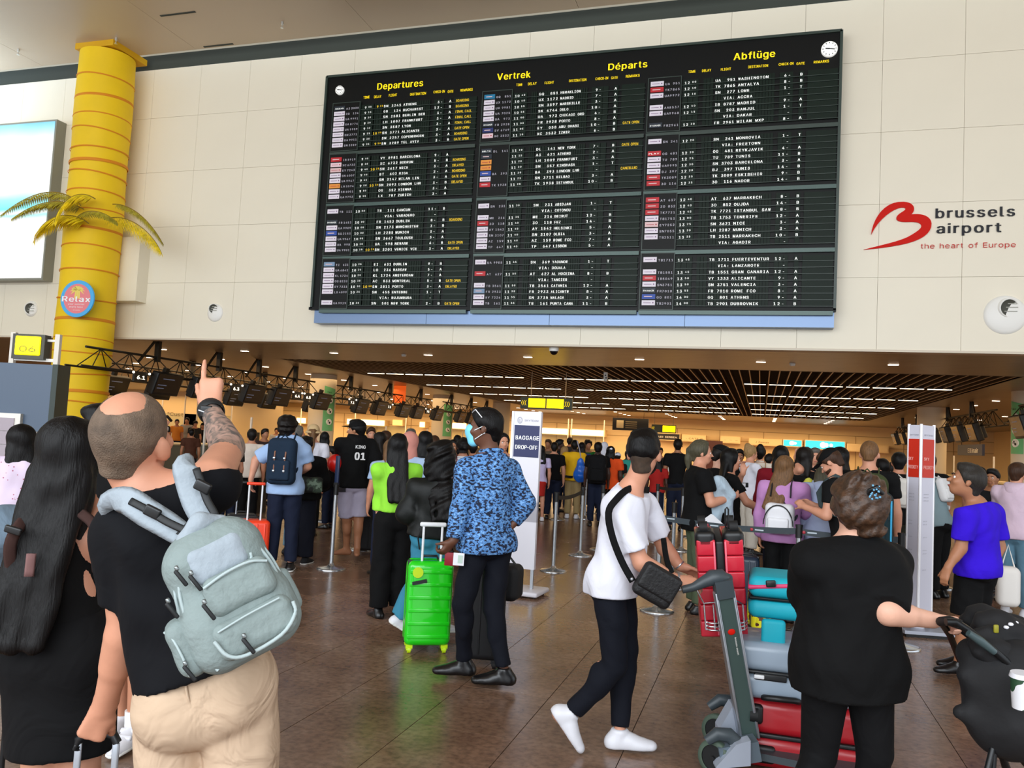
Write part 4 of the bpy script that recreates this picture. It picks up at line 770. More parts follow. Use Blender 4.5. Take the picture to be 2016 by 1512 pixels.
def mk_txt(st, m, f0=.35, f1=.7):
    def g(t, a, b, h, Y):
        q = MB(); w = b[0]-a[0]; text(q, st, (a[0]+w*f0, Y-.035, a[2]-h*.7), XA, ZA, h*.4, width=w*(f1-f0), bold=.02); part('lettering', q, m, t)
    return g
m_brown = mat('brown_print', '7A5A2A', .6)
for k, (p0, p1, py, nm) in enumerate(((487, 533, 815, 'first lit white counter fascia from the left, behind the tattooed arm'), (535, 566, 818, 'second lit white counter fascia, left of the grey cap'), (585, 602, 823, 'short lit counter fascia right of the grey cap'), (684, 757, 825, 'wide lit white counter fascia behind the black cap'), (872, 918, 832, 'lit white counter fascia left of the masked man'), (1055, 1119, 842, 'lit white counter fascia, left of the pair by the baggage sign'), (1124, 1190, 845, 'lit white counter fascia, right of the pair by the baggage sign'))):
    fascia(p0, p1, py, .38, nm, m_lit)
fascia(774, 792, 827, .36, 'small orange-yellow lit counter fascia', mat('fascia_orange', 'FFC860', emit=1.6)); fascia(827, 836, 831, .36, 'small white lit counter fascia near the second column', m_lit)
fascia(1543, 1578, 866, .38, 'cyan and white lit counter fascia, the shorter one', m_cyan, marks=mk_blob); fascia(1586, 1663, 867, .5, 'long cyan lit counter fascia with white emblem', m_cyan, marks=mk_blob)
fascia(1476, 1538, 864, .35, 'cream unlit counter fascia with small tail fin mark', m_far, marks=mk_txt('/ Finnair', m_brown, .2, .62)); fascia(1290, 1338, 853, .4, 'dark counter fascia with pale lettering', m_scr, marks=mk_txt('AIR SERBIA', m_noz, .1, .9))
fascia(1344, 1388, 857, .35, 'cream counter fascia with brown lettering behind the ponytail woman', m_far, marks=mk_txt('- CATE G', m_brown, .15, .9)); fascia(1420, 1456, 860, .35, 'cream counter fascia with small brown marks', m_far, marks=mk_txt('- - -', m_brown, .15, .9)); fascia(1669, 1748, 875, .38, 'long blank cream counter fascia behind the tall backpacker', m_far)
a = onY(1390, 867, 57); solo('poster_stand', MB().box2((a[0], 56.95, .0), (a[0]+1.1, 57, a[2])), mat('poster_maroon', '3A0A0C', .5), 'tall black and maroon poster beside the cream counters', 'poster', (a[0], 57, .3))
a = onX(1888, 884, 9.2)
t = thing('counter_sign', 'dark blue fascia with white lettering by the right columns', 'sign', (9.2, a[1], a[2])); part('case', MB().box2((9.2, a[1]-4.4, a[2]-.3), (9.3, a[1]+.3, a[2]+.2)), mat('fascia_navy', '1A2444', .5), t)
part('hanger', MB().cyl((9.25, a[1]-.3, a[2]+.2), (9.25, a[1]-.3, ZC), .015, n=6).cyl((9.25, a[1]-3.8, a[2]+.2), (9.25, a[1]-3.8, ZC), .015, n=6), m_scr, t)
q = MB(); text(q, 'Ellinair', (9.18, a[1]-1.9, a[2]-.18), (0, -1, 0), ZA, .3, width=1.9, bold=.05); part('lettering', q, m_noz, t)
# customs lettering on the left part of the far wall
q = MB(); a = onY(328, 818, 45.3); b = onY(420, 826, 45.3); 
struct('wall_customs', MB().box2((-46, 45.4, 0), (-29.2, 45.6, ZC)), m_far)
text(q, '"Customs - Douane', (a[0], 45.38, a[2]), XA, ZA, .32, width=(b[0]-a[0])*1.25, bold=.0); solo('wall_lettering', q, m_brown, 'brown Customs - Douane lettering on the cream wall beside the bald head', 'lettering', a)
# check-in desks under the trusses and service counters with glass screens
m_desk = mat('desk_grey', '5A6158', .5); m_desk2 = mat('desk_cream', 'CDB98F', .5); m_pane = mat('counter_glass', 'DDE6E0', .05, trans=.95); m_fr = mat('white_post', 'E8E4DA', .4)
def desk(x, y, label, w=1.3, group='check-in desks'):
    t = thing('check_in_desk', label, 'desk', (x, y, 0), group)
    part('body', MB().box((x, y, .5), (.7, w, 1.0)), m_desk, t); part('counter_top', MB().box((x, y, 1.02), (.8, w+.04, .04)), m_desk2, t)
    part('monitor', MB().box((x-.1, y+.2, 1.25), (.04, .36, .3)).box((x-.1, y+.2, 1.08), (.1, .12, .08)), m_scr, t); part('upright', MB().box((x+.3, y-w/2, 1.2), (.05, .05, 1.3)), m_fr, t); return t
d0 = desk(XL-.6, 17.6, 'grey check-in desk with monitor under the left truss')
d0['label'] = 'grey check-in desk under the left truss, nearest the cream wall'
for k, y in enumerate((19.7, 21.8, 24., 28.9, 31, 33.2, 35.3, 39.9, 42)): dup(d0, (XL-.6, y, 0), f'grey check-in desk under the left truss, {ORD[k+1]} from the cream wall')
for k, y in enumerate((21, 28, 30.2, 32.4, 38.5, 40.8)): dup(d0, (XR+.9, y, 0), f'grey check-in desk under the right truss, {ORD[k]} from the cream wall')
def service(px, Y, w, label):
    x = onY(px, 840, Y)[0]; t = thing('service_counter', label, 'counter', (x, Y, 0)); part('body', MB().box((x+w/2, Y, .55), (w, .8, 1.1)), m_desk2, t); part('top', MB().box((x+w/2, Y-.05, 1.12), (w+.1, .9, .05)), m_desk, t)
    for k in range(2): part('post', MB().box((x+w*(.02+.96*k), Y-.3, 1.6), (.06, .06, 3.2)), m_fr, t)
    part('glass', MB().box((x+w/2, Y-.3, 1.6), (w*.94, .02, .95)), m_pane, t); return t
for px, Y, w, lb in ((322, 41, 2.6, 'glazed service counter left of the pointing arm'), (366, 41, 3.4, 'glazed service counter behind the tattooed forearm'), (496, 56.5, 2.4, 'glazed counter behind the grey cap man'), (548, 56.5, 2.2, 'glazed counter right of the grey cap'), (700, 56.5, 4.4, 'glazed counter behind the black cap'), (880, 56.5, 3, 'glazed counter left of the masked man'), (1060, 56.5, 2.3, 'glazed counter left of the pair beyond the yellow shirt'), (1126, 56.5, 2.4, 'glazed counter right of the pair beyond the yellow shirt')): service(px, Y, w, lb)
for px0, px1, D, z0, z1, m, lb in ((325, 345, 26, 0, .93, m_fr, 'pale cabinet below the glazed counters'), (345, 392, 25, 0, .95, m_desk, 'dark green cabinet below the glazed counters'), (472, 500, 15, 0, 1.2, m_scr, 'black boxy kiosk behind the man in light blue')):
    a = at(px0, 870, D); b = at(px1, 870, D); solo('cabinet', MB().box(((a[0]+b[0])/2, a[1]+.3, (z0+z1)/2), (abs(b[0]-a[0]), .6, z1-z0)), m, lb, 'cabinet', (a[0], a[1], z0))
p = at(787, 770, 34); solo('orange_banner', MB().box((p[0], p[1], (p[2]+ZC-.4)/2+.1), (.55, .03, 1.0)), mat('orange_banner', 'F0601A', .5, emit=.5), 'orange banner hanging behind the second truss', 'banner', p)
# ------------------------------------------------------------------ kiosk with the 06 sign
K = 10.5
a = at(-40, 712, K); b = at(104, 718, K); al = at(-40, 845, K); bl = at(103, 850, K)
dv = b-a; dv[2] = 0; ux = dv/np.linalg.norm(dv); nk = np.cross(ux, ZA)
zt_, zb_ = (a[2]+b[2])/2, (al[2]+bl[2])/2
t = thing('information_kiosk', 'dark blue-grey kiosk with roller shutter under the 06 sign', 'kiosk', (b[0], b[1], 0))
Rk = np.array([ux, -nk, ZA]).T; L_ = 3.2
def kp(u, v, z): return np.array([b[0], b[1], 0])+ux*u+(-nk)*v+ZA*z
def kbox(n_, u0, u1, v0, v1, z0, z1, m, lb=None): return part(n_, MB().box(kp((u0+u1)/2, (v0+v1)/2, (z0+z1)/2), (abs(u1-u0), abs(v1-v0), abs(z1-z0)), Rk), m, t, lb)
kbox('fascia_panel', -L_, 0, 0, .3, zb_, zt_, mat('kiosk_blue_grey', '4E5E72', .45)); kbox('side_edge', 0, .07, 0, .3, zb_-.02, zt_+.01, mat('kiosk_edge', '26332C', .5))
kbox('wall_panel', -L_, -.02, .05, .25, 0, zb_, mat('kiosk_cream', 'E6D9CC', .5)); kbox('corner_post', -.12, .0, .0, .3, 0, zb_, mat('kiosk_post', 'C8CCD0', .4))
pz = at(50, 815, K); u1 = (pz-kp(0, 0, 0))@ux; fr = kbox('shutter_frame', -2.6, u1, -.05, .06, 1.0, pz[2], m_fr)
kbox('shutter_frame', u1-.07, u1, -.06, .06, 0.2, pz[2], m_fr)
for k in range(9): kbox('shutter_slat', -2.55, u1-.07, -.075, -.03, pz[2]-.06-.17*(k+1)+.006, pz[2]-.06-.17*k, mat('shutter_grey', 'A89CA4', .5))
sa = at(24, 650, K); sb = at(87, 662, K); s0 = (sa-kp(0, 0, 0))@ux; s1 = (sb-kp(0, 0, 0))@ux; z1 = sb[2]+.02; z0 = at(80, 708, K)[2]
kbox('sign_box', s0, s1, .0, .14, z0, z1, mat('sign_box_dark', '3C3C34', .5)); w_ = s1-s0; h_ = z1-z0
lp = part('sign_face', MB().rbox(kp((s0+s1)/2, -.01, (z0+z1)/2+.01), (w_*.78, .03, h_*.76), .014, 2, Rk), mat('sign06_yellow', 'FFEA00', emit=1.5), t)
q = MB(); text(q, '06', kp(s0+w_*.27, -.028, z0+h_*.28), ux, ZA, h_*.34, width=w_*.5, bold=-.01); part('lettering', q, mat('sign06_digits', '8A7A10', .5), lp)
for u_ in (s0-.03, s1+.13): kbox('sign_post', u_-.03, u_+.03, .05, .11, zt_, z1+.02, mat('sign_post', 'DAD2C4', .4))
kbox('cross_bar', s0-.03, s1+.13, .06, .1, z0-.02, z0+.02, m_fr); kbox('cross_bar', s1, s1+.13, .06, .1, z1-.08, z1-.05, m_fr)
# ------------------------------------------------------------------ baggage drop-off stand
m_sw = mat('stand_white', 'E6E4EC', .4); m_navy = mat('stand_navy', '1B2358', .45)
c0 = at(1024, 1150, 8.6); c0[2] = 0; th = math.atan2(ray(1024, 900)[0], ray(1024, 900)[1]); ux = np.array([math.cos(th+.35), -math.sin(th+.35), 0]); nn = np.cross(ux, ZA); Rs = np.array([ux, -nn, ZA]).T
t = thing('baggage_sign_stand', 'tall white stand with navy BAGGAGE DROP-OFF panel behind the patterned shirt', 'sign', c0)
zt_ = 1.92; w_ = .305
part('panel', MB().box(c0+ZA*(1.06+.28), (w_, .05, 1.16+.0), Rs).box(c0+ZA*.62, (w_, .05, .7), Rs), m_sw, t)
part('edge_rail', MB().box(c0+ux*(-w_/2-.012)+ZA*(.27+(zt_-.27)/2), (.024, .07, zt_-.27), Rs), mat('rail_white', 'F4F4F8', .3), t)
nv = part('navy_panel', MB().box(c0+nn*.028+ZA*1.605, (w_*.92, .006, .335), Rs), m_navy, t)
q = MB(); text(q, 'BAGGAGE', c0+nn*.033-ux*w_*.4+ZA*1.62, ux, ZA, .06, width=w_*.86, bold=.045); text(q, 'DROP-OFF', c0+nn*.033-ux*w_*.4+ZA*1.52, ux, ZA, .06, width=w_*.82, bold=.045); part('lettering', q, mat('print_white', 'FAFAFA', .5, emit=.2), nv)
q = MB(); text(q, 'SKYTEAM', c0+nn*.027-ux*w_*.1+ZA*1.815, ux, ZA, .028, width=w_*.5, bold=.0); cc = c0+nn*.027-ux*w_*.28+ZA*1.825
for r_ in (.036, .03): q.add([cc+ux*r_*math.cos(i*.524)*.8+ZA*r_*math.sin(i*.524)+nn*.001 for i in range(12)]+[cc+ux*(r_-.003)*math.cos(i*.524)*.8+ZA*(r_-.003)*math.sin(i*.524)+nn*.001 for i in range(12)], [(i, (i+1) % 12, 12+(i+1) % 12, 12+i) for i in range(12)])
text(q, 'S', cc-ux*.014-ZA*.02, ux, ZA, .04, bold=.0); part('emblem', q, mat('print_grey', '9A9CA8', .5), t)
for s_ in (-1, 1): part('leg', MB().box(c0+ux*s_*w_*.42+ZA*.17, (.03, .03, .3), Rs), mat('brushed_metal', 'B8BCC4', .3, metal=.7), t)
part('base_plate', MB().rbox(c0+ZA*.045+ux*.03, (.46, .42, .05), .02, 2, Rs), m_sw, t)
part('foot_roller', MB().cyl(c0+ux*.2+nn*.12, c0+ux*.2+nn*.12+ZA*.03, .02, n=10).cyl(c0-ux*.12+nn*.12, c0-ux*.12+nn*.12+ZA*.03, .02, n=10).cyl(c0+ux*.2-nn*.15, c0+ux*.2-nn*.15+ZA*.03, .02, n=10), m_scr, t)
# ------------------------------------------------------------------ sky priority pillar (three-sided)
D_ = 7.7; tl, tm_, tr = at(1790, 843, D_+.1), at(1814, 838, D_-.04), at(1839, 842, D_+.1)
zt_ = 1.95; P3 = [np.array([p[0], p[1], 0]) for p in (tl, tm_, tr)]; bk = (P3[0]+P3[2])/2+np.array([.02, .16, 0])
t = thing('priority_sign_pillar', 'tall white pillar sign with red SKY PRIORITY panels', 'sign', (P3[1][0], P3[1][1], 0))
# faces
for k, (a, b) in enumerate(((P3[0], P3[1]), (P3[1], P3[2]), (P3[2], bk), (bk, P3[0]))):
    e = b-a; L0 = np.linalg.norm(e); e = e/L0; n_ = np.cross(e, ZA); Rf = np.array([e, -n_, ZA]).T; c = (a+b)/2
    f = part('face_panel', MB().box(c+ZA*(zt_+.12)/2, (L0, .015, zt_-.12), Rf), mat('pillar_white', 'D8D8E6', .4), t)
    if k < 2:
        rd = part('red_panel', MB().box(c+n_*.01+ZA*1.64, (L0*.86, .004, .36), Rf), mat('priority_red', 'D02A14', .45), t)
        q = MB(); 
        text(q, 'SKY', a+e*L0*(.1 if k == 0 else .12)+n_*.014+ZA*1.62, e, ZA, .04, width=L0*.4, bold=.04); text(q, 'PRIORITY', a+e*L0*.1+n_*.014+ZA*1.54, e, ZA, .045, width=L0*.8, bold=.03); part('lettering', q, mat('print_pink', 'F0B8B0', .5, emit=.1), rd)
        q = MB(); text(q, 'SKYTEAM', a+e*L0*.15+n_*.009+ZA*1.85, e, ZA, .02, width=L0*.7, bold=.0)
        for z in (1.3, 1.27, 1.24, 1.05, 1.02, .9, .78, .75, .6): text(q, 'delta air', a+e*L0*.18+n_*.009+ZA*z, e, ZA, .014, width=L0*(.3+.1*((z*100) % 3)), bold=.0)
        part('small_print', q, mat('print_grey', '9A9CA8', .5), f)
for p in P3: part('corner_rail', MB().cyl(p+ZA*.1, p+ZA*(zt_+.01), .014, n=8), mat('rail_white', 'F4F4F8', .3), t)
part('base_plate', MB().box((P3[1]+bk)/2+ZA*.045+XA*.03, (.44, .4, .03), rotm(rz=12)), mat('base_grey', 'B8BCC8', .35, metal=.4), t); part('pedestal', MB().cyl((P3[1]+bk)/2+ZA*.05, (P3[1]+bk)/2+ZA*.2, .06, n=16), m_sw, t)
part('foot', MB().box((P3[1]+bk)/2+ZA*.015+XA*.03, (.4, .36, .03), rotm(rz=12)), m_scr, t)
# ------------------------------------------------------------------ queue barriers
m_chrome = mat('stanchion_steel', 'C4C8CC', .22, metal=.9); m_belt = mat('belt_black', '15181A', .6); m_beltg = mat('belt_grey', '2C363C', .6)
def stanchion(px, D, label, h=.98, first=[None]):
    p = at(px, 870, D); b = (p[0], p[1], 0)
    if first[0] is None:
        t = thing('stanchion', label, 'barrier post', b, 'queue barrier posts'); x, y = b[:2]
        part('base', MB().lathe([(.17, .0), (.17, .012), (.15, .02), (.05, .035), (.03, .06), (.025, .07)], (x, y, 0), 28), m_chrome, t); part('tube', MB().cyl((x, y, .05), (x, y, h-.12), .024, n=14), m_chrome, t)
        part('belt_head', MB().cyl((x, y, h-.12), (x, y, h), .03, n=14).cyl((x, y, h-.02), (x, y, h), .034, n=14), m_scr, t); first[0] = t; return np.array([x, y, h])
    dup(first[0], b, label); return np.array([b[0], b[1], h])
def belt(a, b, label, m=m_belt, sag=.04, w=.05):
    d = b-a; P = [a+d*i/8-ZA*(.06+sag*4*(i/8)*(1-i/8)) for i in range(9)]; q = MB(); n_ = np.cross(d/np.linalg.norm(d), ZA)*.003
    V = []
    for p in P: V += [p+ZA*w/2+n_, p-ZA*w/2+n_, p-ZA*w/2-n_, p+ZA*w/2-n_]
    Fc = [(4*i+j, 4*i+(j+1) % 4, 4*i+4+(j+1) % 4, 4*i+4+j) for i in range(8) for j in range(4)]; q.add(V, Fc+[(3, 2, 1, 0), (32, 33, 34, 35)])
    return solo('barrier_belt', q, m, label, 'barrier belt', a)
sA = stanchion(1101, 10.33, 'steel barrier post just right of the baggage drop-off stand'); sB = stanchion(1152, 11.86, 'steel barrier post between the stand and the white T-shirt man'); belt(sA, sB, 'short black belt between the two posts by the baggage stand')
sC = stanchion(1192, 12.6, 'steel barrier post half hidden behind the white T-shirt man'); sD = stanchion(1075, 19.5, 'far steel barrier post beside the red skirt'); sE = stanchion(1104, 17, 'far steel barrier post left of the yellow T-shirt'); sF = stanchion(1158, 17.5, 'far steel barrier post under the blue drawstring bag'); sF2 = stanchion(1167, 19, 'farthest steel barrier post right of the blue bag')
belt(stanchion(1040, 20.5, 'far steel barrier post behind the drop-off stand'), sD, 'far black belt across the red skirt'); belt(sE, sF, 'far black belt below the yellow T-shirt')
sG = stanchion(668, 9.64, 'near steel barrier post with a dark blue sign holder on top'); sH = stanchion(722, 11.3, 'steel barrier post behind the lavender shorts'); belt(sG, sH, 'black belt across the back of the pale shorts')
p = sG; t = thing('sign_holder', 'dark blue plastic sign holder standing on the barrier post', 'sign', p); part('holder', MB().rbox(p+ZA*.16, (.055, .03, .36), .012, 2), mat('holder_navy', '18284A', .4), t); part('clip', MB().box(p+ZA*.0, (.05, .05, .05)), m_scr, t)
sI = stanchion(650, 14.5, 'slim steel barrier post left of the hoodie man'); sI2 = stanchion(624, 16, 'slim steel barrier post behind the black camouflage bag'); belt(sI2, sI, 'black belt left of the hoodie man')
s1_ = stanchion(1306, 8.2, 'steel barrier post in front of the white T-shirt man'); s2_ = stanchion(1578, 7.5, 'steel barrier post behind the curly-haired woman\'s shoulder'); s3_ = stanchion(1779, 7.2, 'steel barrier post just left of the red and white pillar')
b1 = belt(s1_, s2_, 'long dark grey belt passing over the red suitcase wheels', m_beltg, .03, .055); b2 = belt(s2_, s3_, 'dark grey belt ending at the red and white pillar', m_beltg, .02, .055)
m_bred = mat('belt_mark_red', 'A82A38', .5); m_bwh = mat('belt_mark_white', 'B8C4CC', .5)
for k, (a, b_, f) in enumerate(((s1_, s2_, .03), (s1_, s2_, .36), (s1_, s2_, .68), (s2_, s3_, .05), (s2_, s3_, .6))):
    d = b_-a; e = d/np.linalg.norm(d); c = a+d*f-ZA*(.06+.03*4*f*(1-f)); nf = np.cross(e, ZA)*.006; q = MB(); q.sph(c+nf, (.016, .004, .016), 8, np.array([e, nf/.006, ZA]).T); q.m = 1; q.box(c+nf+e*.07, (.08, .002, .012), np.array([e, nf/.006, ZA]).T)
    part('belt_print', q, [m_bred, m_bwh], b1 if k < 3 else b2)
for px, D, lb in ((1333, 9.6, 'dark topped post behind the ponytail woman'), (1292, 17, 'far slim post by the red sweater'), (1326, 19, 'far slim post below the pink notice'), (1349, 13, 'slim post right of the ponytail woman\'s legs'), (1457, 11, 'slim post below the raised phone'), (1853, 10.6, 'steel barrier post left of the purple T-shirt'), (1971, 10.14, 'near steel barrier post at the right edge'), (1966, 13, 'slim post behind the purple T-shirt'), (1983, 12.4, 'slim post by the pink hoodie'), (1405, 14, 'slim post behind the silver jacket')): 
    v = stanchion(px, D, 'steel barrier post: '+lb)
    if px == 1971: belt(v, at(2060, 1010, 8.5)*[1, 1, 0]+ZA*.96, 'black belt running off the right edge')
    if px == 1326: 
        t = thing('notice_card', 'pink and white notice card on a barrier post', 'sign', v); part('card', MB().box(v+ZA*.2, (.2, .02, .28)), m_fr, t); part('header', MB().box(v+ZA*.3-YA*.012, (.2, .004, .08)), mat('card_pink', 'D84A7A', .5), t)
belt(stanchion(1310, 17, 'far steel barrier post left of the notice card'), stanchion(1343, 18, 'far steel barrier post right of the notice card'), 'far black belt beside the notice card'); belt(stanchion(1368, 15, 'steel barrier post hidden behind the ponytail woman\'s back'), stanchion(1299, 14, 'steel barrier post behind the white T-shirt man\'s chest'), 'short black belt behind the ponytail woman')
# ================================================================== luggage
m_blkp = mat('black_plastic', '101214', .4); m_alu = mat('aluminium_tube', 'B4BAC2', .28, metal=.8); m_rub = mat('rubber_black', '0C0D0E', .7)
def local(R, c): return lambda v: np.array(c, float)+R@np.array(v, float)
def suitcase(label, c, size, R, m, ribs=5, vert=True, handle=0., wheel_m=None, strip_m=None, pole_m=None, wheels=True, grip_m=None, group=None):
    """c = base centre, size = width, thickness, height in the case's own axes (R columns)"""
    w, d, h = size; wh = .055 if wheels else 0.; L = local(R, c); t = thing('suitcase', label, 'suitcase', c, group)
    for s_ in (-1, 1): part('shell', MB().rbox(L((0, s_*d*.25, wh+(h-wh)/2)), (w, d*.49, h-wh), min(.05, d*.2), 3, R), m, t)
    part('zip_band', MB().rbox(L((0, 0, wh+(h-wh)/2)), (w*.985, d*.06, (h-wh)*.985), d*.025, 2, R), strip_m or m_blkp, t)
    q = MB()
    for i in range(ribs):
        for s_ in (-1, 1):
            if vert: x = -w*.34+w*.68*i/(ribs-1); q.rbox(L((x, s_*(d*.495), wh+(h-wh)/2)), (w*.055, .012, (h-wh)*.86), .005, 1, R)
            else: z = wh+(h-wh)*(.12+.76*i/(ribs-1)); q.rbox(L((0, s_*(d*.495), z)), (w*.9, .012, (h-wh)*.05), .005, 1, R)
    rb = part('rib', q, m, t, kind='stuff')
    if wheels:
        for sx in (-1, 1):
            for sy in (-1, 1):
                p = L((sx*w*.38, sy*d*.32, 0)); X = R[:, 0]
                k = part('wheel', MB().cyl(p+R[:, 2]*.026-X*.012, p+R[:, 2]*.026+X*.012, .026, n=14).cyl(p+R[:, 2]*.026-X*.02, p+R[:, 2]*.026+X*.02, .01, n=8), wheel_m or m_rub, t)
                part('fork', MB().box(p+R[:, 2]*.05, (.05, .03, .03), R), wheel_m or m_blkp, k)
    hq = MB(); hq.tube([L((-.06, 0, h)), L((-.05, 0, h+.025)), L((.05, 0, h+.025)), L((.06, 0, h))], .009, 8); part('carry_handle', hq, m_blkp, t)
    if handle:
        for s_ in (-1, 1): part('pole', MB().cyl(L((s_*.07, -d*.3, h-.02)), L((s_*.07, -d*.3, h+handle)), .0095, n=10), pole_m or m_alu, t)
        part('grip', MB().rbox(L((0, -d*.3, h+handle)), (.2, .03, .035), .014, 2, R), grip_m or m_blkp, t)
    return t
def yawR(px, deg, extra=None):
    """case axes: x along picture right when deg=0, y away from the camera"""
    v = ray(px, 870); a = math.atan2(v[0], v[1])+R_(deg); return np.array([[math.cos(a), math.sin(a), 0], [-math.sin(a), math.cos(a), 0], [0, 0, 1]])
m_lime = mat('lime_shell', '1FD21A', .22, coat=.5); m_limey = mat('lime_yellow', 'C8E81A', .4)
c = at(853, 1000, 6.25); c[2] = 0
t = suitcase('bright green hard-shell suitcase with yellow-green wheels beside the masked man', c, (.345, .25, .68), yawR(850, -6), m_lime, 6, False, handle=.27, wheel_m=m_limey, pole_m=mat('white_tube', 'E8EAEC', .35), grip_m=mat('white_tube', 'E8EAEC', .35))
R0 = yawR(850, -6); q = MB(); q.cyl(local(R0, c)((-.1, -.131, .6)), local(R0, c)((-.1, -.135, .6)), .04, n=14); q.m = 1; q.box(local(R0, c)((-.085, -.137, .53)), (.11, .003, .026), R0@rotm(ry=-12)); part('sticker', q, [m_limey, m_blkp], t)
suitcase('tall black soft suitcase behind the masked man\'s legs', at(962, 1000, 5.95)*[1, 1, 0], (.3, .26, .72), yawR(962, 10), mat('black_nylon', '0D0D10', .7), 3)
c = at(1000, 1145, 6.1); t = thing('holdall', 'small black holdall resting on the black suitcase', 'bag', c); part('body', MB().rbox(c, (.2, .22, .26), .05, 3), mat('black_nylon', '0D0D10', .7), t); part('handle', MB().tube([c+ZA*.12+XA*.06, c+ZA*.19, c+ZA*.12-XA*.06], .01), m_blkp, t)
c = at(494, 1100, 9.1)*[1, 1, 0]; suitcase('orange suitcase with raised telescopic handle held by the light blue shirt man', c, (.36, .25, .58), yawR(494, 0), mat('orange_shell', 'F0401C', .35), 4, True, handle=.4, grip_m=mat('orange_grip', 'F0401C', .4), pole_m=mat('white_tube', 'E8EAEC', .35))
c = at(470, 1100, 9.9)*[1, 1, 0]; suitcase('dark suitcase with steel handle held at the elbow of the bald man', c, (.34, .24, .55), yawR(470, 0), mat('dark_shell', '1A1C20', .5), 4, True, handle=.38)
suitcase('dark navy hard suitcase behind the barrier belt', at(1472, 1050, 8.1)*[1, 1, 0], (.24, .36, .6), yawR(1470, 0), mat('navy_shell', '1E2C3C', .35), 4, True)
ct = suitcase('small yellow and brown patterned children\'s suitcase on the floor', at(1503, 1050, 7.3)*[1, 1, 0], (.2, .26, .42), yawR(1500, -15), ramp_mat('yellow_brown_print', [(0, '4A1A10'), (.42, 'D8D020'), (.56, '5A2A12'), (.63, 'C8B418')], scale=9, rough=.2), 2)
suitcase('tall black suitcase behind the hoodie man', at(728, 1000, 10.9)*[1, 1, 0], (.3, .26, .62), yawR(728, 0), mat('black_nylon', '0D0D10', .7), 3, handle=.42)
suitcase('maroon ribbed suitcase behind the purple T-shirt man', at(1960, 1000, 11.2)*[1, 1, 0], (.42, .26, .68), yawR(1960, 0), mat('maroon_shell', '5A2420', .4), 8, False)
c = at(1985, 1080, 8.6)*[1, 1, 0]; t = thing('tote_bag', 'white cloth bag held low by the pink hoodie man', 'bag', c); part('body', MB().rbox(c+ZA*.35, (.22, .18, .42), .07, 3), mat('white_cloth', 'E8E4DE', .8, bump=.3, bs=8), t); part('handle', MB().tube([c+ZA*.55+XA*.06, c+ZA*.78, c+ZA*.55-XA*.06], .008), mat('white_cloth', 'E8E4DE', .8), t)
# bald man's handle at the lower left
c = at(186, 1512, 2.42); c[2] = 0; R0 = yawR(186, 8)
t = thing('suitcase', 'suitcase with silver poles and black grip held by the bald man', 'suitcase', c); g = at(190, 1452, 2.42)
for px in (155, 229): a = at(px, 1462, 2.42); part('pole', MB().rbox((a[0], a[1], (a[2]+.5)/2), (.02, .012, a[2]-.5), .004, 1, R0), m_alu, t)
part('grip', MB().tube([at(152, 1475, 2.42), at(155, 1455, 2.42), at(170, 1444, 2.42), at(205, 1441, 2.42), at(224, 1447, 2.42), at(231, 1462, 2.42)], .013, 10), m_blkp, t)
part('shell', MB().rbox((c[0], c[1], .3), (.36, .24, .5), .05, 3, R0), mat('dark_shell', '1A1C20', .5), t)
for sx in (-1, 1):
    for sy in (-1, 1): p = local(R0, c)((sx*.14, sy*.08, .026)); part('wheel', MB().cyl(p-R0[:, 0]*.012, p+R0[:, 0]*.012, .026, n=12), m_rub, t)
# ------------------------------------------------------------------ luggage trolley
m_tgrn = mat('trolley_green_grey', '3A4C48', .45); m_tg = mat('trolley_grey_plastic', '3A4348', .45); m_wire = mat('chrome_wire', 'D8D8DC', .18, metal=.95); m_tyre = mat('trolley_tyre', '4A5A4C', .6)
T_ = 4.18
t = thing('luggage_trolley', 'airport luggage trolley with aluminium upright and wire basket pushed by the white T-shirt man', 'trolley', at(1470, 1500, T_)*[1, 1, 0])
a, b = at(1424, 1163, T_), at(1474, 1452, T_); ax = (b-a)/np.linalg.norm(b-a); sd = np.cross(ax, FW); sd /= np.linalg.norm(sd); fn = np.cross(sd, ax); Rp = np.array([sd, fn, ax]).T; Lp = np.linalg.norm(b-a)
part('upright', MB().box((a+b)/2, (.075, .05, Lp), Rp), m_tgrn, t, 'green-grey centre strip of the upright')
for s_ in (-1, 1): part('upright_rail', MB().rbox((a+b)/2+sd*s_*.044-fn*.004, (.014, .062, Lp), .004, 1, Rp), m_alu, t)
fside = -1 if (fn@FW) > 0 else 1
o_ = a+ax*Lp*.27+fn*fside*.027; q = MB(); q.sph(o_, (.02, .003, .016), 10, Rp); part('emblem', q, mat('logo_red', 'E0230F', .4), t)
q = MB(); text(q, 'brussels airport', o_+ax*.03+sd*(.01), ax, -sd*np.sign(np.cross(ax, -sd)@(fn*fside)) if 0 else np.cross(fn*fside, ax), .012, width=.09, bold=.02); part('lettering', q, m_noz, t)
part('handle_bar', MB().tube([at(1343, 1161, 4.2), at(1365, 1156, 4.2), at(1385, 1146, 4.2), at(1402, 1138, 4.2), at(1420, 1137, 4.2), at(1434, 1141, 4.2)], [.02, .022, .03, .04, .045, .02], 12, 1.), m_tg, t)
part('handle_bar', MB().tube([at(1434, 1141, 4.2), at(1420, 1137, 4.25), at(1402, 1132, 4.4), at(1388, 1130, 4.6), at(1392, 1128, 4.75)], [.03, .035, .03, .02, .018], 12), m_tg, t)
part('handle_neck', MB().box(at(1424, 1158, T_), (.09, .08, .09), Rp), m_tg, t)
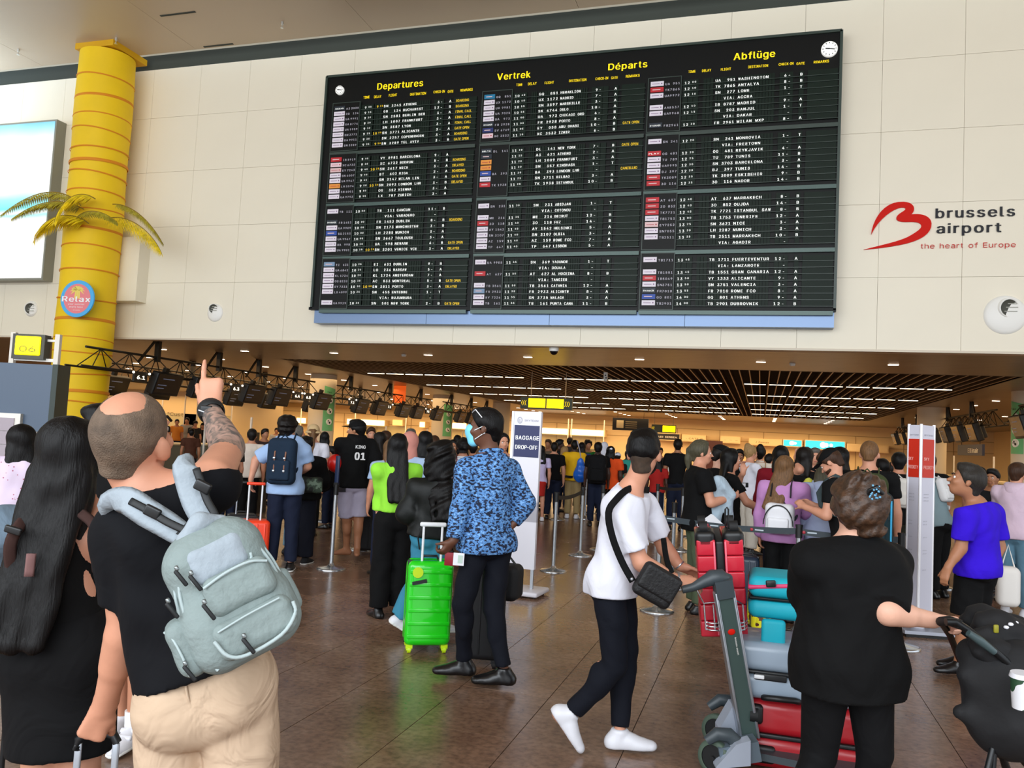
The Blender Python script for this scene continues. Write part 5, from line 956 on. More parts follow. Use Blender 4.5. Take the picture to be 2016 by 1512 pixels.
def wheel(p, r, lb):
    X = np.array([.45, .9, 0]); X /= np.linalg.norm(X); w = part('wheel', MB().lathe([(r*.72, -.02), (r*.95, -.022), (r, -.01), (r, .01), (r*.95, .022), (r*.72, .02)], p, 28, frame(X), cap=False), m_tyre, t, lb); part('hub', MB().cyl(p-X*.015, p+X*.015, r*.72, n=24).cyl(p-X*.03, p+X*.03, .012, n=8), m_rub, w)
for px, py, D in ((1412, 1430, 4.5), (1407, 1497, 4.1)):
    p = at(px, py, D); p[2] = .088; wheel(p, .088, None)
    q = MB(); q.tube([at(px-16, py-38, D-.02), at(px+4, py-52, D-.02), at(px+28, py-50, D-.02), at(px+48, py-30, D-.02)], [.02, .028, .03, .03], 10, 1.2); part('mudguard', q, m_tg, t)
q = MB(); q.prism([(0, 0), (.12, .0), (.12, .17), (.07, .17), (0, .05)], .09, at(1408, 1440, 4.3), np.array([RT, UP, -FW]).T); q.prism([(0, 0), (.17, .015), (.17, .14), (.1, .12), (0, .01)], .06, at(1404, 1503, 4.08), np.array([RT, UP, -FW]).T); part('chassis_casting', q, mat('cast_aluminium', 'AEB6C4', .4, metal=.3), t)
part('chassis_casting', MB().box(at(1452, 1478, 4.1), (.2, .1, .1), Rp), mat('slate_casting', '66747E', .4, metal=.3), t)
part('platform', MB().box((at(1560, 1490, 4.25)*[1, 1, 0])+ZA*.1, (.62, .45, .035), rotm(rz=-8)), m_tg, t); p = (at(1645, 1490, 4.25)*[1, 1, 0])+ZA*.05; wheel(p, .05, 'small front wheel')
part('axle', MB().cyl(at(1412, 1430, 4.5)*[1, 1, 0]+ZA*.09, at(1407, 1497, 4.1)*[1, 1, 0]+ZA*.09, .02, n=8).box(at(1447, 1462, 4.2), (.16, .2, .05)), m_tg, t)
q = MB()
def wr(pts): q.tube([at(*p) for p in pts], .0045, 6)
wr([(1372, 1162, 4.3), (1384, 1185, 4.3), (1386, 1188, 4.3), (1412, 1185, 4.22), (1450, 1183, 4.3), (1468, 1192, 4.45), (1470, 1232, 4.5)]); 
for dy, k in ((1227, 0), (1234, 0), (1241, 0)): wr([(1392, dy-2, 4.3), (1400, dy, 4.3), (1440, dy+1, 4.25), (1465, dy-1, 4.3), (1472, dy-8, 4.45), (1466, dy-12, 4.7), (1396, dy-12, 4.7), (1390, dy-7, 4.5), (1392, dy-2, 4.3)])
for px in (1386, 1404, 1462): wr([(px, 1190, 4.3), (px+4, 1240, 4.3)])
part('wire_basket', q, m_wire, t)
# suitcases on the trolley
def shell_case(label, p0, p1, D, thick, m, depth=.4, tilt=None):
    pass
m_red = mat('red_shell', 'C81F35', .38, coat=.2); m_dred = mat('dark_red_shell', 'A81420', .35, coat=.2)
bt_, tp_ = at(1422, 1232, 4.62), at(1412, 1048, 4.62); up_ = (tp_-bt_)/np.linalg.norm(tp_-bt_); Hc = np.linalg.norm(tp_-bt_); _v = ray(1418, 1150); _v = np.array([_v[0], _v[1], 0])/np.hypot(_v[0], _v[1]); x_ = np.cross(_v, up_)+_v*-.0; x_ = x_-up_*(x_@up_); x_ /= np.linalg.norm(x_); x_ = x_*math.cos(.06)+np.cross(up_, x_)*math.sin(.06); Rc = np.array([x_, np.cross(up_, x_), up_]).T
t = thing('suitcase', 'red ribbed hard-shell suitcase standing wheels up in the trolley basket', 'suitcase', bt_); L = local(Rc, bt_)
for s_ in (-1, 1):
    for k in range(6): part('shell_segment', MB().rbox(L((s_*.073, 0, Hc*(k+.5)/6)), (.1, .42, Hc/6-.003), .009, 2, Rc), m_red, t)
    part('shell_edge', MB().rbox(L((s_*.03, -.18, Hc/2)), (.01, .07, Hc*.96), .004, 1, Rc), mat('pink_edge', 'E86A7C', .4), t)
    part('wheel_housing', MB().rbox(L((s_*.075, -.13, Hc-.005)), (.11, .16, .1), .03, 3, Rc), m_blkp, t); p = L((s_*.08, -.16, Hc+.06)); k = part('wheel', MB().cyl(p-Rc[:, 0]*.022, p+Rc[:, 0]*.022, .032, n=16), m_rub, t); part('fork', MB().box(p-Rc[:, 2]*.03, (.06, .04, .04), Rc), m_blkp, k)
    p = L((s_*.08, .15, Hc+.04)); part('wheel', MB().cyl(p-Rc[:, 0]*.022, p+Rc[:, 0]*.022, .03, n=16), m_rub, t)
part('zip_band', MB().rbox(L((0, -.0, Hc/2)), (.05, .41, Hc*.97), .015, 2, Rc), m_blkp, t); part('carry_handle', MB().tube([L((-.03, -.2, Hc*.12)), L((-.03, -.235, Hc*.14)), L((-.03, -.235, Hc*.3)), L((-.03, -.2, Hc*.32))], .012, 8), m_blkp, t)
part('hanging_loop', MB().tube([at(1431, 1046, 4.5), at(1427, 1030, 4.5), at(1428, 1002, 4.5), at(1431, 999, 4.5), at(1434, 1003, 4.5), at(1434, 1030, 4.5), at(1432, 1046, 4.5)], .005, 6), m_blkp, t)
def lying(label, x0, y0, y1, D, m, w=.62, dp=.42, rot=0, band=True, hand=None):
    lo, hi = at(x0, y1, D), at(x0, y0, D); R = yawR(x0, rot); h = hi[2]-lo[2]; c = np.array([lo[0], lo[1], lo[2]])+R[:, 0]*w/2+R[:, 1]*dp*.35
    t = thing('suitcase', label, 'suitcase', c)
    part('shell', MB().rbox(c+ZA*(h*.735), (w, dp, h*.5), .045, 3, R), m, t); part('shell', MB().rbox(c+ZA*(h*.235), (w, dp, h*.46), .045, 3, R), m, t); part('zip_band', MB().rbox(c+ZA*(h*.475), (w*.99, dp*.99, h*.07), .008, 2, R), m_blkp, t)
    return t, c, R, h
t, c, R, h = lying('dark red hard suitcase lying flat at the bottom of the trolley stack', 1465, 1368, 1500, 4.25, m_dred, .6)
for s_ in (1,): part('wheel_housing', MB().rbox(c-R[:, 0]*.26-R[:, 1]*.19+ZA*h*.78, (.09, .08, .1), .02, 2, R), m_blkp, t); part('wheel', MB().cyl(c-R[:, 0]*.28-R[:, 1]*.235+ZA*h*.78, c-R[:, 0]*.24-R[:, 1]*.235+ZA*h*.78, .035, n=14), m_rub, t)
part('wheel_housing', MB().rbox(c-R[:, 0]*.2-R[:, 1]*.19+ZA*h*.22, (.1, .08, .09), .02, 2, R), m_blkp, t)
t, c, R, h = lying('silver-blue hard suitcase lying in the middle of the trolley stack', 1447, 1256, 1366, 4.27, mat('silver_blue_shell', '94A4B4', .32, coat=.2), .58)
part('latch', MB().rbox(c-R[:, 0]*.12-R[:, 1]*.215+ZA*h*.42, (.16, .02, .035), .008, 2, R), m_blkp, t); part('latch_button', MB().rbox(c-R[:, 0]*.175-R[:, 1]*.228+ZA*h*.42, (.05, .01, .02), .004, 1, R), mat('latch_white', 'E8EAEC', .4), t)
part('carry_handle', MB().tube([c-R[:, 0]*.15-R[:, 1]*.21+ZA*h*.06, c-R[:, 0]*.13-R[:, 1]*.25+ZA*h*.1, c+R[:, 0]*.0-R[:, 1]*.25+ZA*h*.11, c+R[:, 0]*.02-R[:, 1]*.21+ZA*h*.06], .016, 8), m_blkp, t)
part('luggage_tag', MB().rbox(c-R[:, 0]*.0-R[:, 1]*.218+ZA*h*.92, (.045, .008, .1), .004, 1, R), mat('tag_red', 'B8203A', .5), t)
t, c, R, h = lying('turquoise case with a pink strap on top of the trolley stack', 1472, 1130, 1212, 4.35, mat('turquoise_fabric', '08A8BC', .6), .5)
part('strap', MB().rbox(c+ZA*h*.86-R[:, 1]*.0, (.51, .43, .022), .008, 1, R@rotm(ry=-7)), mat('pink_strap', 'D83A6C', .5), t); part('buckle', MB().rbox(c-R[:, 0]*.14-R[:, 1]*.222+ZA*h*.86, (.05, .016, .035), .006, 1, R@rotm(ry=-7)), m_blkp, t)
part('front_flap', MB().rbox(c-R[:, 0]*.12-R[:, 1]*.2-ZA*.06, (.12, .05, .13), .02, 2, R), mat('turquoise_fabric', '08A8BC', .6), t)
# ================================================================== people: bodies and clothes are grown as smooth solids from tapered limbs
def nz(v): v = np.array(v, float); return v/(np.linalg.norm(v)+1e-12)
class Sdf:
    """collects shapes; mesh() samples their smooth union and returns a mesh"""
    def __init__(s, k=.03): s.P = []; s.cuts = []; s.sub = []; s.k = k; s.disp = None
    def cone(s, a, b, r0, r1, k=None, flat=None, fa=1., cap=False, cap0=False):
        a = np.array(a, float); b = np.array(b, float); r = max(r0, r1)*max(1., 1./fa if fa < 1 else 1.)
        s.P.append(('c', np.minimum(a, b)-r, np.maximum(a, b)+r, (a, b, r0, r1, None if flat is None else nz(flat), fa, cap, cap0), s.k if k is None else k)); return s
    def ell(s, c, r, R=None, k=None):
        c = np.array(c, float); r = np.array(r, float); m = np.full(3, r.max()) if R is not None else r
        s.P.append(('e', c-m, c+m, (c, r, None if R is None else np.array(R, float)), s.k if k is None else k)); return s
    def box(s, c, h, R, rr=.02, k=None):
        c = np.array(c, float); m = np.full(3, np.linalg.norm(h)); s.P.append(('b', c-m, c+m, (c, np.array(h, float), np.array(R, float), rr), s.k if k is None else k)); return s
    def cut(s, p, n): s.cuts.append((np.array(p, float), nz(n))); return s          # removes the side the normal points to
    def dent(s, c, r): s.sub.append((np.array(c, float), r)); return s
    @staticmethod
    def ev(kind, a, X, Y, Z):
        if kind == 'c':
            p, q, r0, r1, fl, fa, cap, cap0 = a; ab = q-p; L2 = ab@ab+1e-12
            x, y, z = X-p[0], Y-p[1], Z-p[2]; t = (x*ab[0]+y*ab[1]+z*ab[2])/L2; tc = np.clip(t, 0, 1)
            x = x-tc*ab[0]; y = y-tc*ab[1]; z = z-tc*ab[2]
            if fl is not None: w = (x*fl[0]+y*fl[1]+z*fl[2])*(1/fa-1); x = x+w*fl[0]; y = y+w*fl[1]; z = z+w*fl[2]
            d = np.sqrt(x*x+y*y+z*z)-(r0+(r1-r0)*tc); L = math.sqrt(L2)
            if cap: d = np.maximum(d, (t-1)*L)
            if cap0: d = np.maximum(d, -t*L)
            return d
        if kind == 'e':
            c, r, R = a; x, y, z = X-c[0], Y-c[1], Z-c[2]
            if R is not None: x, y, z = (x*R[0, 0]+y*R[1, 0]+z*R[2, 0], x*R[0, 1]+y*R[1, 1]+z*R[2, 1], x*R[0, 2]+y*R[1, 2]+z*R[2, 2])
            k0 = np.sqrt((x/r[0])**2+(y/r[1])**2+(z/r[2])**2); k1 = np.sqrt((x/r[0]**2)**2+(y/r[1]**2)**2+(z/r[2]**2)**2)+1e-6
            return k0*(k0-1)/k1
        c, h, R, rr = a; x, y, z = X-c[0], Y-c[1], Z-c[2]
        x, y, z = (abs(x*R[0, 0]+y*R[1, 0]+z*R[2, 0])-h[0]+rr, abs(x*R[0, 1]+y*R[1, 1]+z*R[2, 1])-h[1]+rr, abs(x*R[0, 2]+y*R[1, 2]+z*R[2, 2])-h[2]+rr)
        return np.sqrt(np.maximum(x, 0)**2+np.maximum(y, 0)**2+np.maximum(z, 0)**2)+np.minimum(np.maximum(x, np.maximum(y, z)), 0)-rr
    def mesh(s, name, vox, mats, off, classify=None):
        if not s.P: return None
        lo = np.min([p[1] for p in s.P], 0)-3*vox; hi = np.max([p[2] for p in s.P], 0)+3*vox
        n = np.ceil((hi-lo)/vox).astype(int)+1; D = np.full(n, 1e3, np.float32)
        ax = [(lo[i]+vox*np.arange(n[i])).astype(np.float32) for i in range(3)]
        for kind, a, b, arg, k in s.P:
            m = k+3*vox; i0 = np.maximum(((a-m-lo)/vox).astype(int), 0); i1 = np.minimum(((b+m-lo)/vox).astype(int)+2, n)
            X = ax[0][i0[0]:i1[0]][:, None, None]; Y = ax[1][i0[1]:i1[1]][None, :, None]; Z = ax[2][i0[2]:i1[2]][None, None, :]
            sl = (slice(i0[0], i1[0]), slice(i0[1], i1[1]), slice(i0[2], i1[2])); d = s.ev(kind, arg, X, Y, Z).astype(np.float32); o = D[sl]
            h = np.maximum(k-np.abs(o-d), 0)/max(k, 1e-6); D[sl] = np.minimum(o, d)-h*h*k*.25
        X = ax[0][:, None, None]; Y = ax[1][None, :, None]; Z = ax[2][None, None, :]
        for c, r in s.sub:
            d = r-np.sqrt((X-c[0])**2+(Y-c[1])**2+(Z-c[2])**2); k = .012; h = np.maximum(k-np.abs(-D+0-d*-1*-1), 0)*0; D = np.maximum(D, d.astype(np.float32))
        if s.disp:
            amp, fr, seed, ch = s.disp; rg = np.random.RandomState(seed); acc = 0
            for q in range(4):
                v = rg.randn(3)*np.array(ch); v = v/np.linalg.norm(v)*fr*(1+.6*q); w = rg.randn(3); w = w/np.linalg.norm(w)*fr*.5
                acc = acc+np.sin(X*v[0]+Y*v[1]+Z*v[2]+1.5*np.sin(X*w[0]+Y*w[1]+Z*w[2]+q)+q*2.1)/(1+.5*q)
            D = D+(amp*.5*acc).astype(np.float32)
        for p, nn in s.cuts:
            D = np.maximum(D, ((X-p[0])*nn[0]+(Y-p[1])*nn[1]+(Z-p[2])*nn[2]).astype(np.float32))
        w = 3*vox; D = np.clip(D, -w, w).astype(np.float32)
        g = openvdb.FloatGrid(w); g.copyFromArray(D); g.gridClass = openvdb.GridClass.LEVEL_SET if hasattr(openvdb, 'GridClass') else 'level set'
        V, Q = g.convertToQuads(0.)
        V = np.array(V, np.float32)*vox+lo.astype(np.float32); Q = np.array(Q, np.int32)
        if not len(Q): return None
        me = bpy.data.meshes.new(name); me.vertices.add(len(V)); me.vertices.foreach_set('co', (V-np.array(off, np.float32)).ravel())
        me.loops.add(len(Q)*4); me.loops.foreach_set('vertex_index', Q[:, ::-1].ravel() if FLIP else Q.ravel()); me.polygons.add(len(Q)); me.polygons.foreach_set('loop_start', np.arange(0, len(Q)*4, 4, dtype=np.int32))
        me.polygons.foreach_set('use_smooth', np.ones(len(Q), bool))
        for m in (mats if isinstance(mats, (list, tuple)) else [mats]): me.materials.append(m)
        me.update(calc_edges=True)
        if classify: me.polygons.foreach_set('material_index', classify(V[Q].mean(1)).astype(np.int32))
        return me
FLIP = False
# ------------------------------------------------------------------ hands
def hand(S, wr, d, side, pn, curl=25, spread=6, thumb=35, k=.006, sc=1., lens=None, curls=None, fat=1.):
    """wr wrist, d finger direction, side = direction of the thumb side, pn = palm normal (fingers curl toward it)"""
    d = nz(d); side = np.array(side, float); side = nz(side-d*(side@d)); pn0 = np.cross(d, side); pn = pn0 if pn0@np.array(pn, float) > 0 else -pn0
    wr = np.array(wr, float)
    S.cone(wr-d*.02*sc, wr+d*.03*sc, .026*sc, .024*sc, .02, flat=pn, fa=.75)
    for o in (-.026, -.009, .009, .024): S.cone(wr+d*.02*sc+side*o*.6*sc, wr+d*.088*sc+side*o*sc, .017*sc, .0135*sc, .012, flat=pn, fa=.9)
    S.ell(wr+d*.035*sc+side*.022*sc+pn*.008*sc, (.018*sc,)*3, k=.015)
    L = lens or (.074, .083, .077, .06); cu = curls or (curl,)*4
    for i, o in enumerate((.024, .009, -.009, -.025)):
        p = wr+d*.09*sc+side*o*sc; th = 0; sp = R_(spread*(1.5-i)/1.5)*.6; dd = nz(d*math.cos(sp)+side*math.sin(sp)); r = .0088*sc*fat*(1, 1.04, 1, .88)[i]
        for j, f in enumerate((.45, .3, .25)):
            th += R_(cu[i])*(1., 1.15, .8)[j]; v = dd*math.cos(th)+pn*math.sin(th); q = p+v*L[i]*f*sc; S.cone(p, q, r, r*.93, k); p = q; r *= .93
    a = R_(thumb); p = wr+d*.03*sc+side*.028*sc+pn*.006*sc; v = nz(d*math.cos(a)+side*math.sin(a)+pn*.35)
    q = p+v*.04*sc; S.cone(p, q, .0125*sc*fat, .0105*sc*fat, .01); v = nz(v+pn*.25+d*.15); S.cone(q, q+v*.032*sc, .0105*sc*fat, .0092*sc*fat, k)
# ------------------------------------------------------------------ skin, hair, cloth
def skin(n): return mat('skin_'+n, dict(fair='CB9074', light='C08466', tan='A87252', olive='A06C4C', brown='633E2C', dark='422A20', pale='D8A68E')[n], .5, var=.05, vs=14, bump=.05, bs=90, spec=.4)
def hairm(n):
    c = dict(black='070505', dark='100A07', brown='3A2416', lightbrown='6A4C30', blond='9A7A50', grey='5A5650', greydark='2C2824', ash='4A4636')[n]
    return mat('hair_'+n, c, .5, var=.3, vs=30, bump=.35, bs=45, stretch=(4, 4, .3), spec=.22)
def cloth(n, c, r=.85, bump=.25, bs=5., var=.04):
    new = 'cloth_'+n not in MATS; m = mat('cloth_'+n, c, r, var=var, vs=6, bump=bump*1.6, bs=bs, spec=.22)
    if new:
        for nd in m.node_tree.nodes:
            if nd.type == 'BUMP' and bs < 20: nd.inputs['Distance'].default_value = .035
            if nd.type == 'TEX_NOISE' and abs(nd.inputs['Scale'].default_value-bs) < 1e-3 and bs < 20: nd.inputs['Distortion'].default_value = 1.2; nd.inputs['Roughness'].default_value = .45
    return m
m_eye = mat('eye_white', 'E8E4DE', .2); m_pup = mat('eye_dark', '1A100A', .15); m_lip = mat('lip', 'A8584C', .45)
# ------------------------------------------------------------------ the figure
def skeleton(base, H, ang, ux=None, lean=0., head_yaw=0., head_pitch=0., arms=('down', 'down'), legs='stand', w=1.):
    """joints of a standing adult; ang = facing relative to the view (0 away from the camera, 90 to the right, 180 towards it)"""
    b = np.array([base[0], base[1], 0.]); a0 = math.atan2(b[0], b[1])+R_(ang); f = np.array([math.sin(a0), math.cos(a0), 0]); r = np.array([math.cos(a0), -math.sin(a0), 0])
    s = H/1.75; P = lambda x, y, z: b+r*x*s+f*y*s+ZA*z*s
    l = math.sin(R_(lean)); J = dict(s=s, f=f, r=r, base=b)
    J['pelvis'] = P(0, 0, .95); J['neck'] = P(0, l*.52-.01, 1.475-.03*abs(l)); hx = P(0, l*.62+.015, 1.635-.05*abs(l))
    J['head'] = hx; ay = a0+R_(head_yaw); hf = np.array([math.sin(ay), math.cos(ay), 0]); J['hf'] = nz(hf*math.cos(R_(head_pitch))+ZA*math.sin(R_(head_pitch)))
    for sd, n_ in ((-1, 'L'), (1, 'R')):
        J['sh'+n_] = P(sd*.185*w, l*.46-.01, 1.42); ar = arms[0 if sd < 0 else 1]
        A = dict(down=((.235, .0, 1.13), (.245, .05, .88), (0, .05, -1)), bag=((.23, .02, 1.14), (.22, .1, .9), (0, .1, -1)), phone=((.23, .06, 1.14), (.14, .3, 1.2), (-.3, .6, .3)), fold=((.24, .05, 1.15), (.02, .2, 1.18), (-1, .1, 0)),
                 up=((.28, .12, 1.5), (.1, .14, 1.66), (-.4, 0, .8)), hip=((.36, -.1, 1.17), (.2, .03, 1.0), (-.4, .4, -.4)), fwd=((.22, .14, 1.18), (.18, .38, 1.08), (0, .9, -.1)), back=((.24, -.12, 1.15), (.2, -.22, .92), (0, -.3, -1)), face=((.24, .2, 1.24), (.1, .24, 1.5), (-.1, -.1, 1)))[ar]
        e, q, hd = A; J['el'+n_] = P(sd*e[0]*w, e[1]+l*.25, e[2]); J['wr'+n_] = P(sd*q[0]*w, q[1]+l*.2, q[2]); J['hd'+n_] = nz(r*sd*hd[0]+f*hd[1]+ZA*hd[2])
        ph = 0
        if legs == 'walk': ph = .2*sd
        J['hip'+n_] = P(sd*.085, 0, .92); J['kn'+n_] = P(sd*.095, ph*.55+.015, .5); J['an'+n_] = P(sd*.105, ph, .085); J['ft'+n_] = nz(f+r*sd*.15)
        if legs == 'walk' and sd < 0: J['an'+n_] = P(sd*.1, -.2, .12)
    return J
def grow(J, label, look, vox=.02, cat='person', group=None):
    s = J['s']; g = look.get('g', 1.); fem = look.get('fem', 0); sk = look.get('skin', skin('light')); lo = look.get('loose', .012)
    feet = (J['anL']+J['anR'])/2; t = thing('person', label, cat, (feet[0], feet[1], 0), group); off = np.array([feet[0], feet[1], 0])
    N, Pv = np.array(J['neck'], float), np.array(J['pelvis'], float); up = nz(N-Pv); L = np.linalg.norm(N-Pv); X = np.array(J['shR'])-np.array(J['shL']); X = nz(X-up*(X@up)); F = np.cross(up, X)
    Rt = np.array([X, F, up]).T; hf = nz(J['hf']); hx = nz(np.cross(hf, J.get('hup', ZA))); hu = np.cross(hx, hf); Rh = np.array([hx, hf, hu]).T; hs = s*look.get('hs', 1.)*1.0; H = np.array(J['head'], float)
    hp = lambda x, y, z: H+(hx*x+hf*y+hu*z)*hs
    T = lambda x, y, u: Pv+X*x*s*g+F*y*s*g+up*u*L
    sw = np.linalg.norm(np.array(J['shR'])-np.array(J['shL']))/.37/s
    def torso(S, o=0., t0=-.2, t1=1.05, belly=look.get('belly', 0.)):
        rr = lambda x, y, z: ((x*s*g+o), (y*s*g+o), (z*s+o*.6))
        S.ell(T(0, .0, .02), rr(.158, .112, .13), Rt, .05)
        for q in (-1, 1): S.ell(T(q*.07, -.042, -.06), rr(.08, .078, .09), Rt, .05)
        S.ell(T(0, .005, .34), rr(.128-.01*fem, .098, .15), Rt, .06); S.ell(T(0, .0, .62), rr(.15*sw, .108, .15), Rt, .06); S.ell(T(0, -.015, .82), rr(.158*sw, .095, .11), Rt, .05)
        if belly: S.ell(T(0, .06*belly, .25), rr(.13, .1*belly+.03, .15), Rt, .06)
        if fem: 
            for q in (-1, 1): S.ell(T(q*.07, .085, .68), rr(.065, .06, .065), Rt, .04)
        for n_ in 'LR':
            sh = np.array(J['sh'+n_]); S.cone(N-up*.06*s, sh-up*.015*s, .062*s+o, .055*s+o, .04); S.cone(N+up*.015*s, N*.5+sh*.5-up*.0*s, .052*s+o*.8, .045*s+o*.8, .03)
    def arm(S, n_, o=0., t0=0., t1=2., capd=False):
        sh, el, wr = (np.array(J[q+n_], float) for q in ('sh', 'el', 'wr')); ag = .5+.5*g
        if t1 <= 1: S.cone(sh, sh+(el-sh)*t1, .056*s*ag+o, (.056+(.042-.056)*t1)*s*ag+o*1.25, .025, cap=True)
        else:
            S.cone(sh, el, .056*s*ag+o, .043*s*ag+o, .025); b = el+(wr-el)*(t1-1); S.cone(el, b, .043*s*ag+o, (.043+(.029-.043)*(t1-1))*s*ag+o, .015, cap=capd)
            if t1 >= 1.5: S.cone(el+(wr-el)*.1, el+(wr-el)*.45, .045*s*ag+o, .037*s*ag+o, .02)
    def leg(S, n_, o=0., oh=None, t1=2., cap=False, k=.03):
        hp_, kn, an = (np.array(J[q+n_], float) for q in ('hip', 'kn', 'an')); lg = .4+.6*g; oh = o if oh is None else oh
        if t1 <= 1: S.cone(hp_, hp_+(kn-hp_)*t1, .084*s*lg+o, (.084-.024*t1)*s*lg+oh, k, cap=cap); return
        S.cone(hp_, kn, .084*s*lg+o, .058*s*lg+(o+oh)/2, k); b = kn+(an-kn)*(t1-1); S.cone(kn, b, .054*s*lg+(o+oh)/2, (.054-.018*(t1-1))*s*lg+oh, k, cap=cap)
        if oh < .02: S.ell(kn+(an-kn)*.3-np.cross(X, nz(kn-an))*-.0-F*.018*s, ((.046*s*lg+o), (.05*s*lg+o), .1*s), None, .03)
    def foot(S, n_, o=0., toe=1.):
        an = np.array(J['an'+n_], float); d = nz(J['ft'+n_]); fu = nz(J.get('fu'+n_, ZA-d*d[2])); sd = np.cross(d, fu); b = an-fu*.055*s
        S.cone(an-fu*.0, b-d*.03*s, .036*s+o, .034*s+o, .02); S.cone(b-d*.035*s, b+d*.06*s+fu*.0, .034*s+o, .034*s+o, .02); S.cone(b+d*.05*s+fu*.018*s, b+d*.12*s-fu*.004*s, .032*s+o, .03*s+o, .02, flat=fu, fa=.85); S.cone(b+d*.1*s-fu*.006*s, b+d*.165*s-fu*.008*s, .036*s+o, .03*s+o, .02, flat=fu, fa=.7)
        return an-fu*.083*s, fu
    # --- body: one continuous skin
    S = Sdf(.03)
    S.ell(hp(0, -.014, .032), (.077*hs, .096*hs, .087*hs), Rh, .02); S.ell(hp(0, .022, -.03), (.06*hs, .07*hs, .078*hs), Rh, .03); S.ell(hp(0, .05, -.086), (.034*hs, .03*hs, .026*hs), Rh, .03)
    S.cone(hp(0, .084, .008), hp(0, .11, -.03), .009*hs, .0135*hs, .012); S.ell(hp(0, .078, .02), (.05*hs, .016*hs, .011*hs), Rh, .012); S.ell(hp(0, .086, -.066), (.024*hs, .011*hs, .011*hs), Rh, .01)
    for q in (-1, 1):
        S.ell(hp(q*.08, -.008, -.01), (.011*hs, .02*hs, .031*hs), Rh@rotm(rx=12, rz=-q*18), .008); S.ell(hp(q*.036, .068, -.028), (.024*hs, .02*hs, .02*hs), Rh, .02)
        S.dent(hp(q*.031, .102, .002), .0135*hs)
    S.cone(N-up*.03*s, hp(0, -.025, -.05), .058*s*(.6+.4*g), .055*hs, .03)
    torso(S)
    for n_ in 'LR':
        arm(S, n_); leg(S, n_, -.014*s if look.get('bottom', [''])[0] in ('slim', 'leggings', 'trousers', 'wide') else 0.)
        if not look.get('nofeet'): foot(S, n_)
        wr, d = np.array(J['wr'+n_], float), nz(J['hd'+n_]); H_ = J.get('hand'+n_, {}); sg = 1 if n_ == 'R' else -1
        sd = H_.get('side', F if abs(d@F) < .8 else up); pn = H_.get('pn', -X*sg if abs(d@X) < .8 else F*-1)
        kw = {q: v for q, v in H_.items() if q not in ('side', 'pn')}
        if vox > .016: kw.setdefault('fat', 1.25); kw.setdefault('spread', 9)
        hand(S, wr, d, sd, pn, sc=s*(1-.06*fem), **kw)
    mats = [sk]; cl = None
    if look.get('tattoo'): 
        mats.append(look['tattoo']); e_, w_ = np.array(J['elR'], float), np.array(J['wrR'], float); ab = w_-e_
        cl = lambda C: (lambda tt, dd: ((tt > -.25) & (tt < .97) & (dd < .09)).astype(int))(((C-e_)@ab)/(ab@ab), np.linalg.norm(C-e_-np.clip(((C-e_)@ab)/(ab@ab), 0, 1)[:, None]*ab, axis=1))
    part('body', S.mesh('body', vox*1.12, mats, off, cl), None, t)
    if look.get('face', vox < .016):
        for q in (-1, 1):
            e = hp(q*.031, .0795, .002); m_ = MB(); m_.sph(e, .0112*hs, 10); m_.m = 1; m_.sph(e+hf*.007*hs, .006*hs, 8); part('eye', m_, [m_eye, m_pup], t)
            b = MB().tube([hp(q*.014, .099, .022), hp(q*.03, .1, .027), hp(q*.047, .088, .022)], .0035*hs, 6); part('eyebrow', b, look.get('hairm', hairm('dark')), t)
        part('lips', MB().tube([hp(-.02, .09, -.066), hp(-.008, .0985, -.063), hp(.008, .0985, -.063), hp(.02, .09, -.066)], .005*hs, 6), m_lip, t)
    v0 = vox; vox = min(vox*1.4, .025)
    # --- clothes
    bot = look.get('bottom')
    if bot:
        kind, m = bot[0], bot[1]; S = Sdf(.04); S.disp = (look.get('bfold', .007), 24., 3+len(label), (1, 1, .6))
        tp = look.get('waist', max(look.get('tophem', -.12 if look.get('top', [''])[0] in ('tee', 'shirt', 'sweater', 'hoodie') else .1)+.1, -.06))
        S.ell(T(0, .0, .03), (.16*s*g+.006, .114*s*g+.006, .135*s), Rt, .05)
        S.ell(T(0, -.035, -.04), (.15*s*g+.01, .092*s*g+.008, .1*s), Rt, .05)
        for q in (-1, 1): S.ell(T(q*.07, -.042, -.06), (.086*s*g+.008, .08*s*g+.008, .085*s), Rt, .05)
        if look.get('belly'): S.ell(T(0, .06*look['belly'], .12), (.13*s*g, (.09*look['belly']+.03)*s*g, .13*s), Rt, .06)
        if kind == 'skirt':
            hem = look.get('hem', .5); a = (J['hipL']+J['hipR'])/2; b = (J['knL']+J['knR'])/2; S.cone(a, a+(b-a)*hem, (.17*s*g+.01), (.165*s*g+.005), .06, flat=F, fa=.75, cap=True); S.disp = (.003, 12., 3, (1, 1, .3))
        else:
            t1 = dict(trousers=1.93, shorts=.95, wide=1.95, slim=1.93, cropped=1.75, leggings=1.93)[kind]; o = dict(trousers=.016, shorts=.028, wide=.03, slim=.009, cropped=.016, leggings=.005)[kind]; oh = dict(trousers=.03, shorts=.04, wide=.055, slim=.013, cropped=.028, leggings=.006)[kind]
            if kind == 'leggings': S.disp = None
            for n_ in 'LR': leg(S, n_, o, oh, t1, True, k=.012)
        S.cut(T(0, 0, tp), up)
        part(dict(skirt='skirt', shorts='shorts').get(kind, 'trousers'), S.mesh('b', vox, m, off), None, t)
    top = look.get('top')
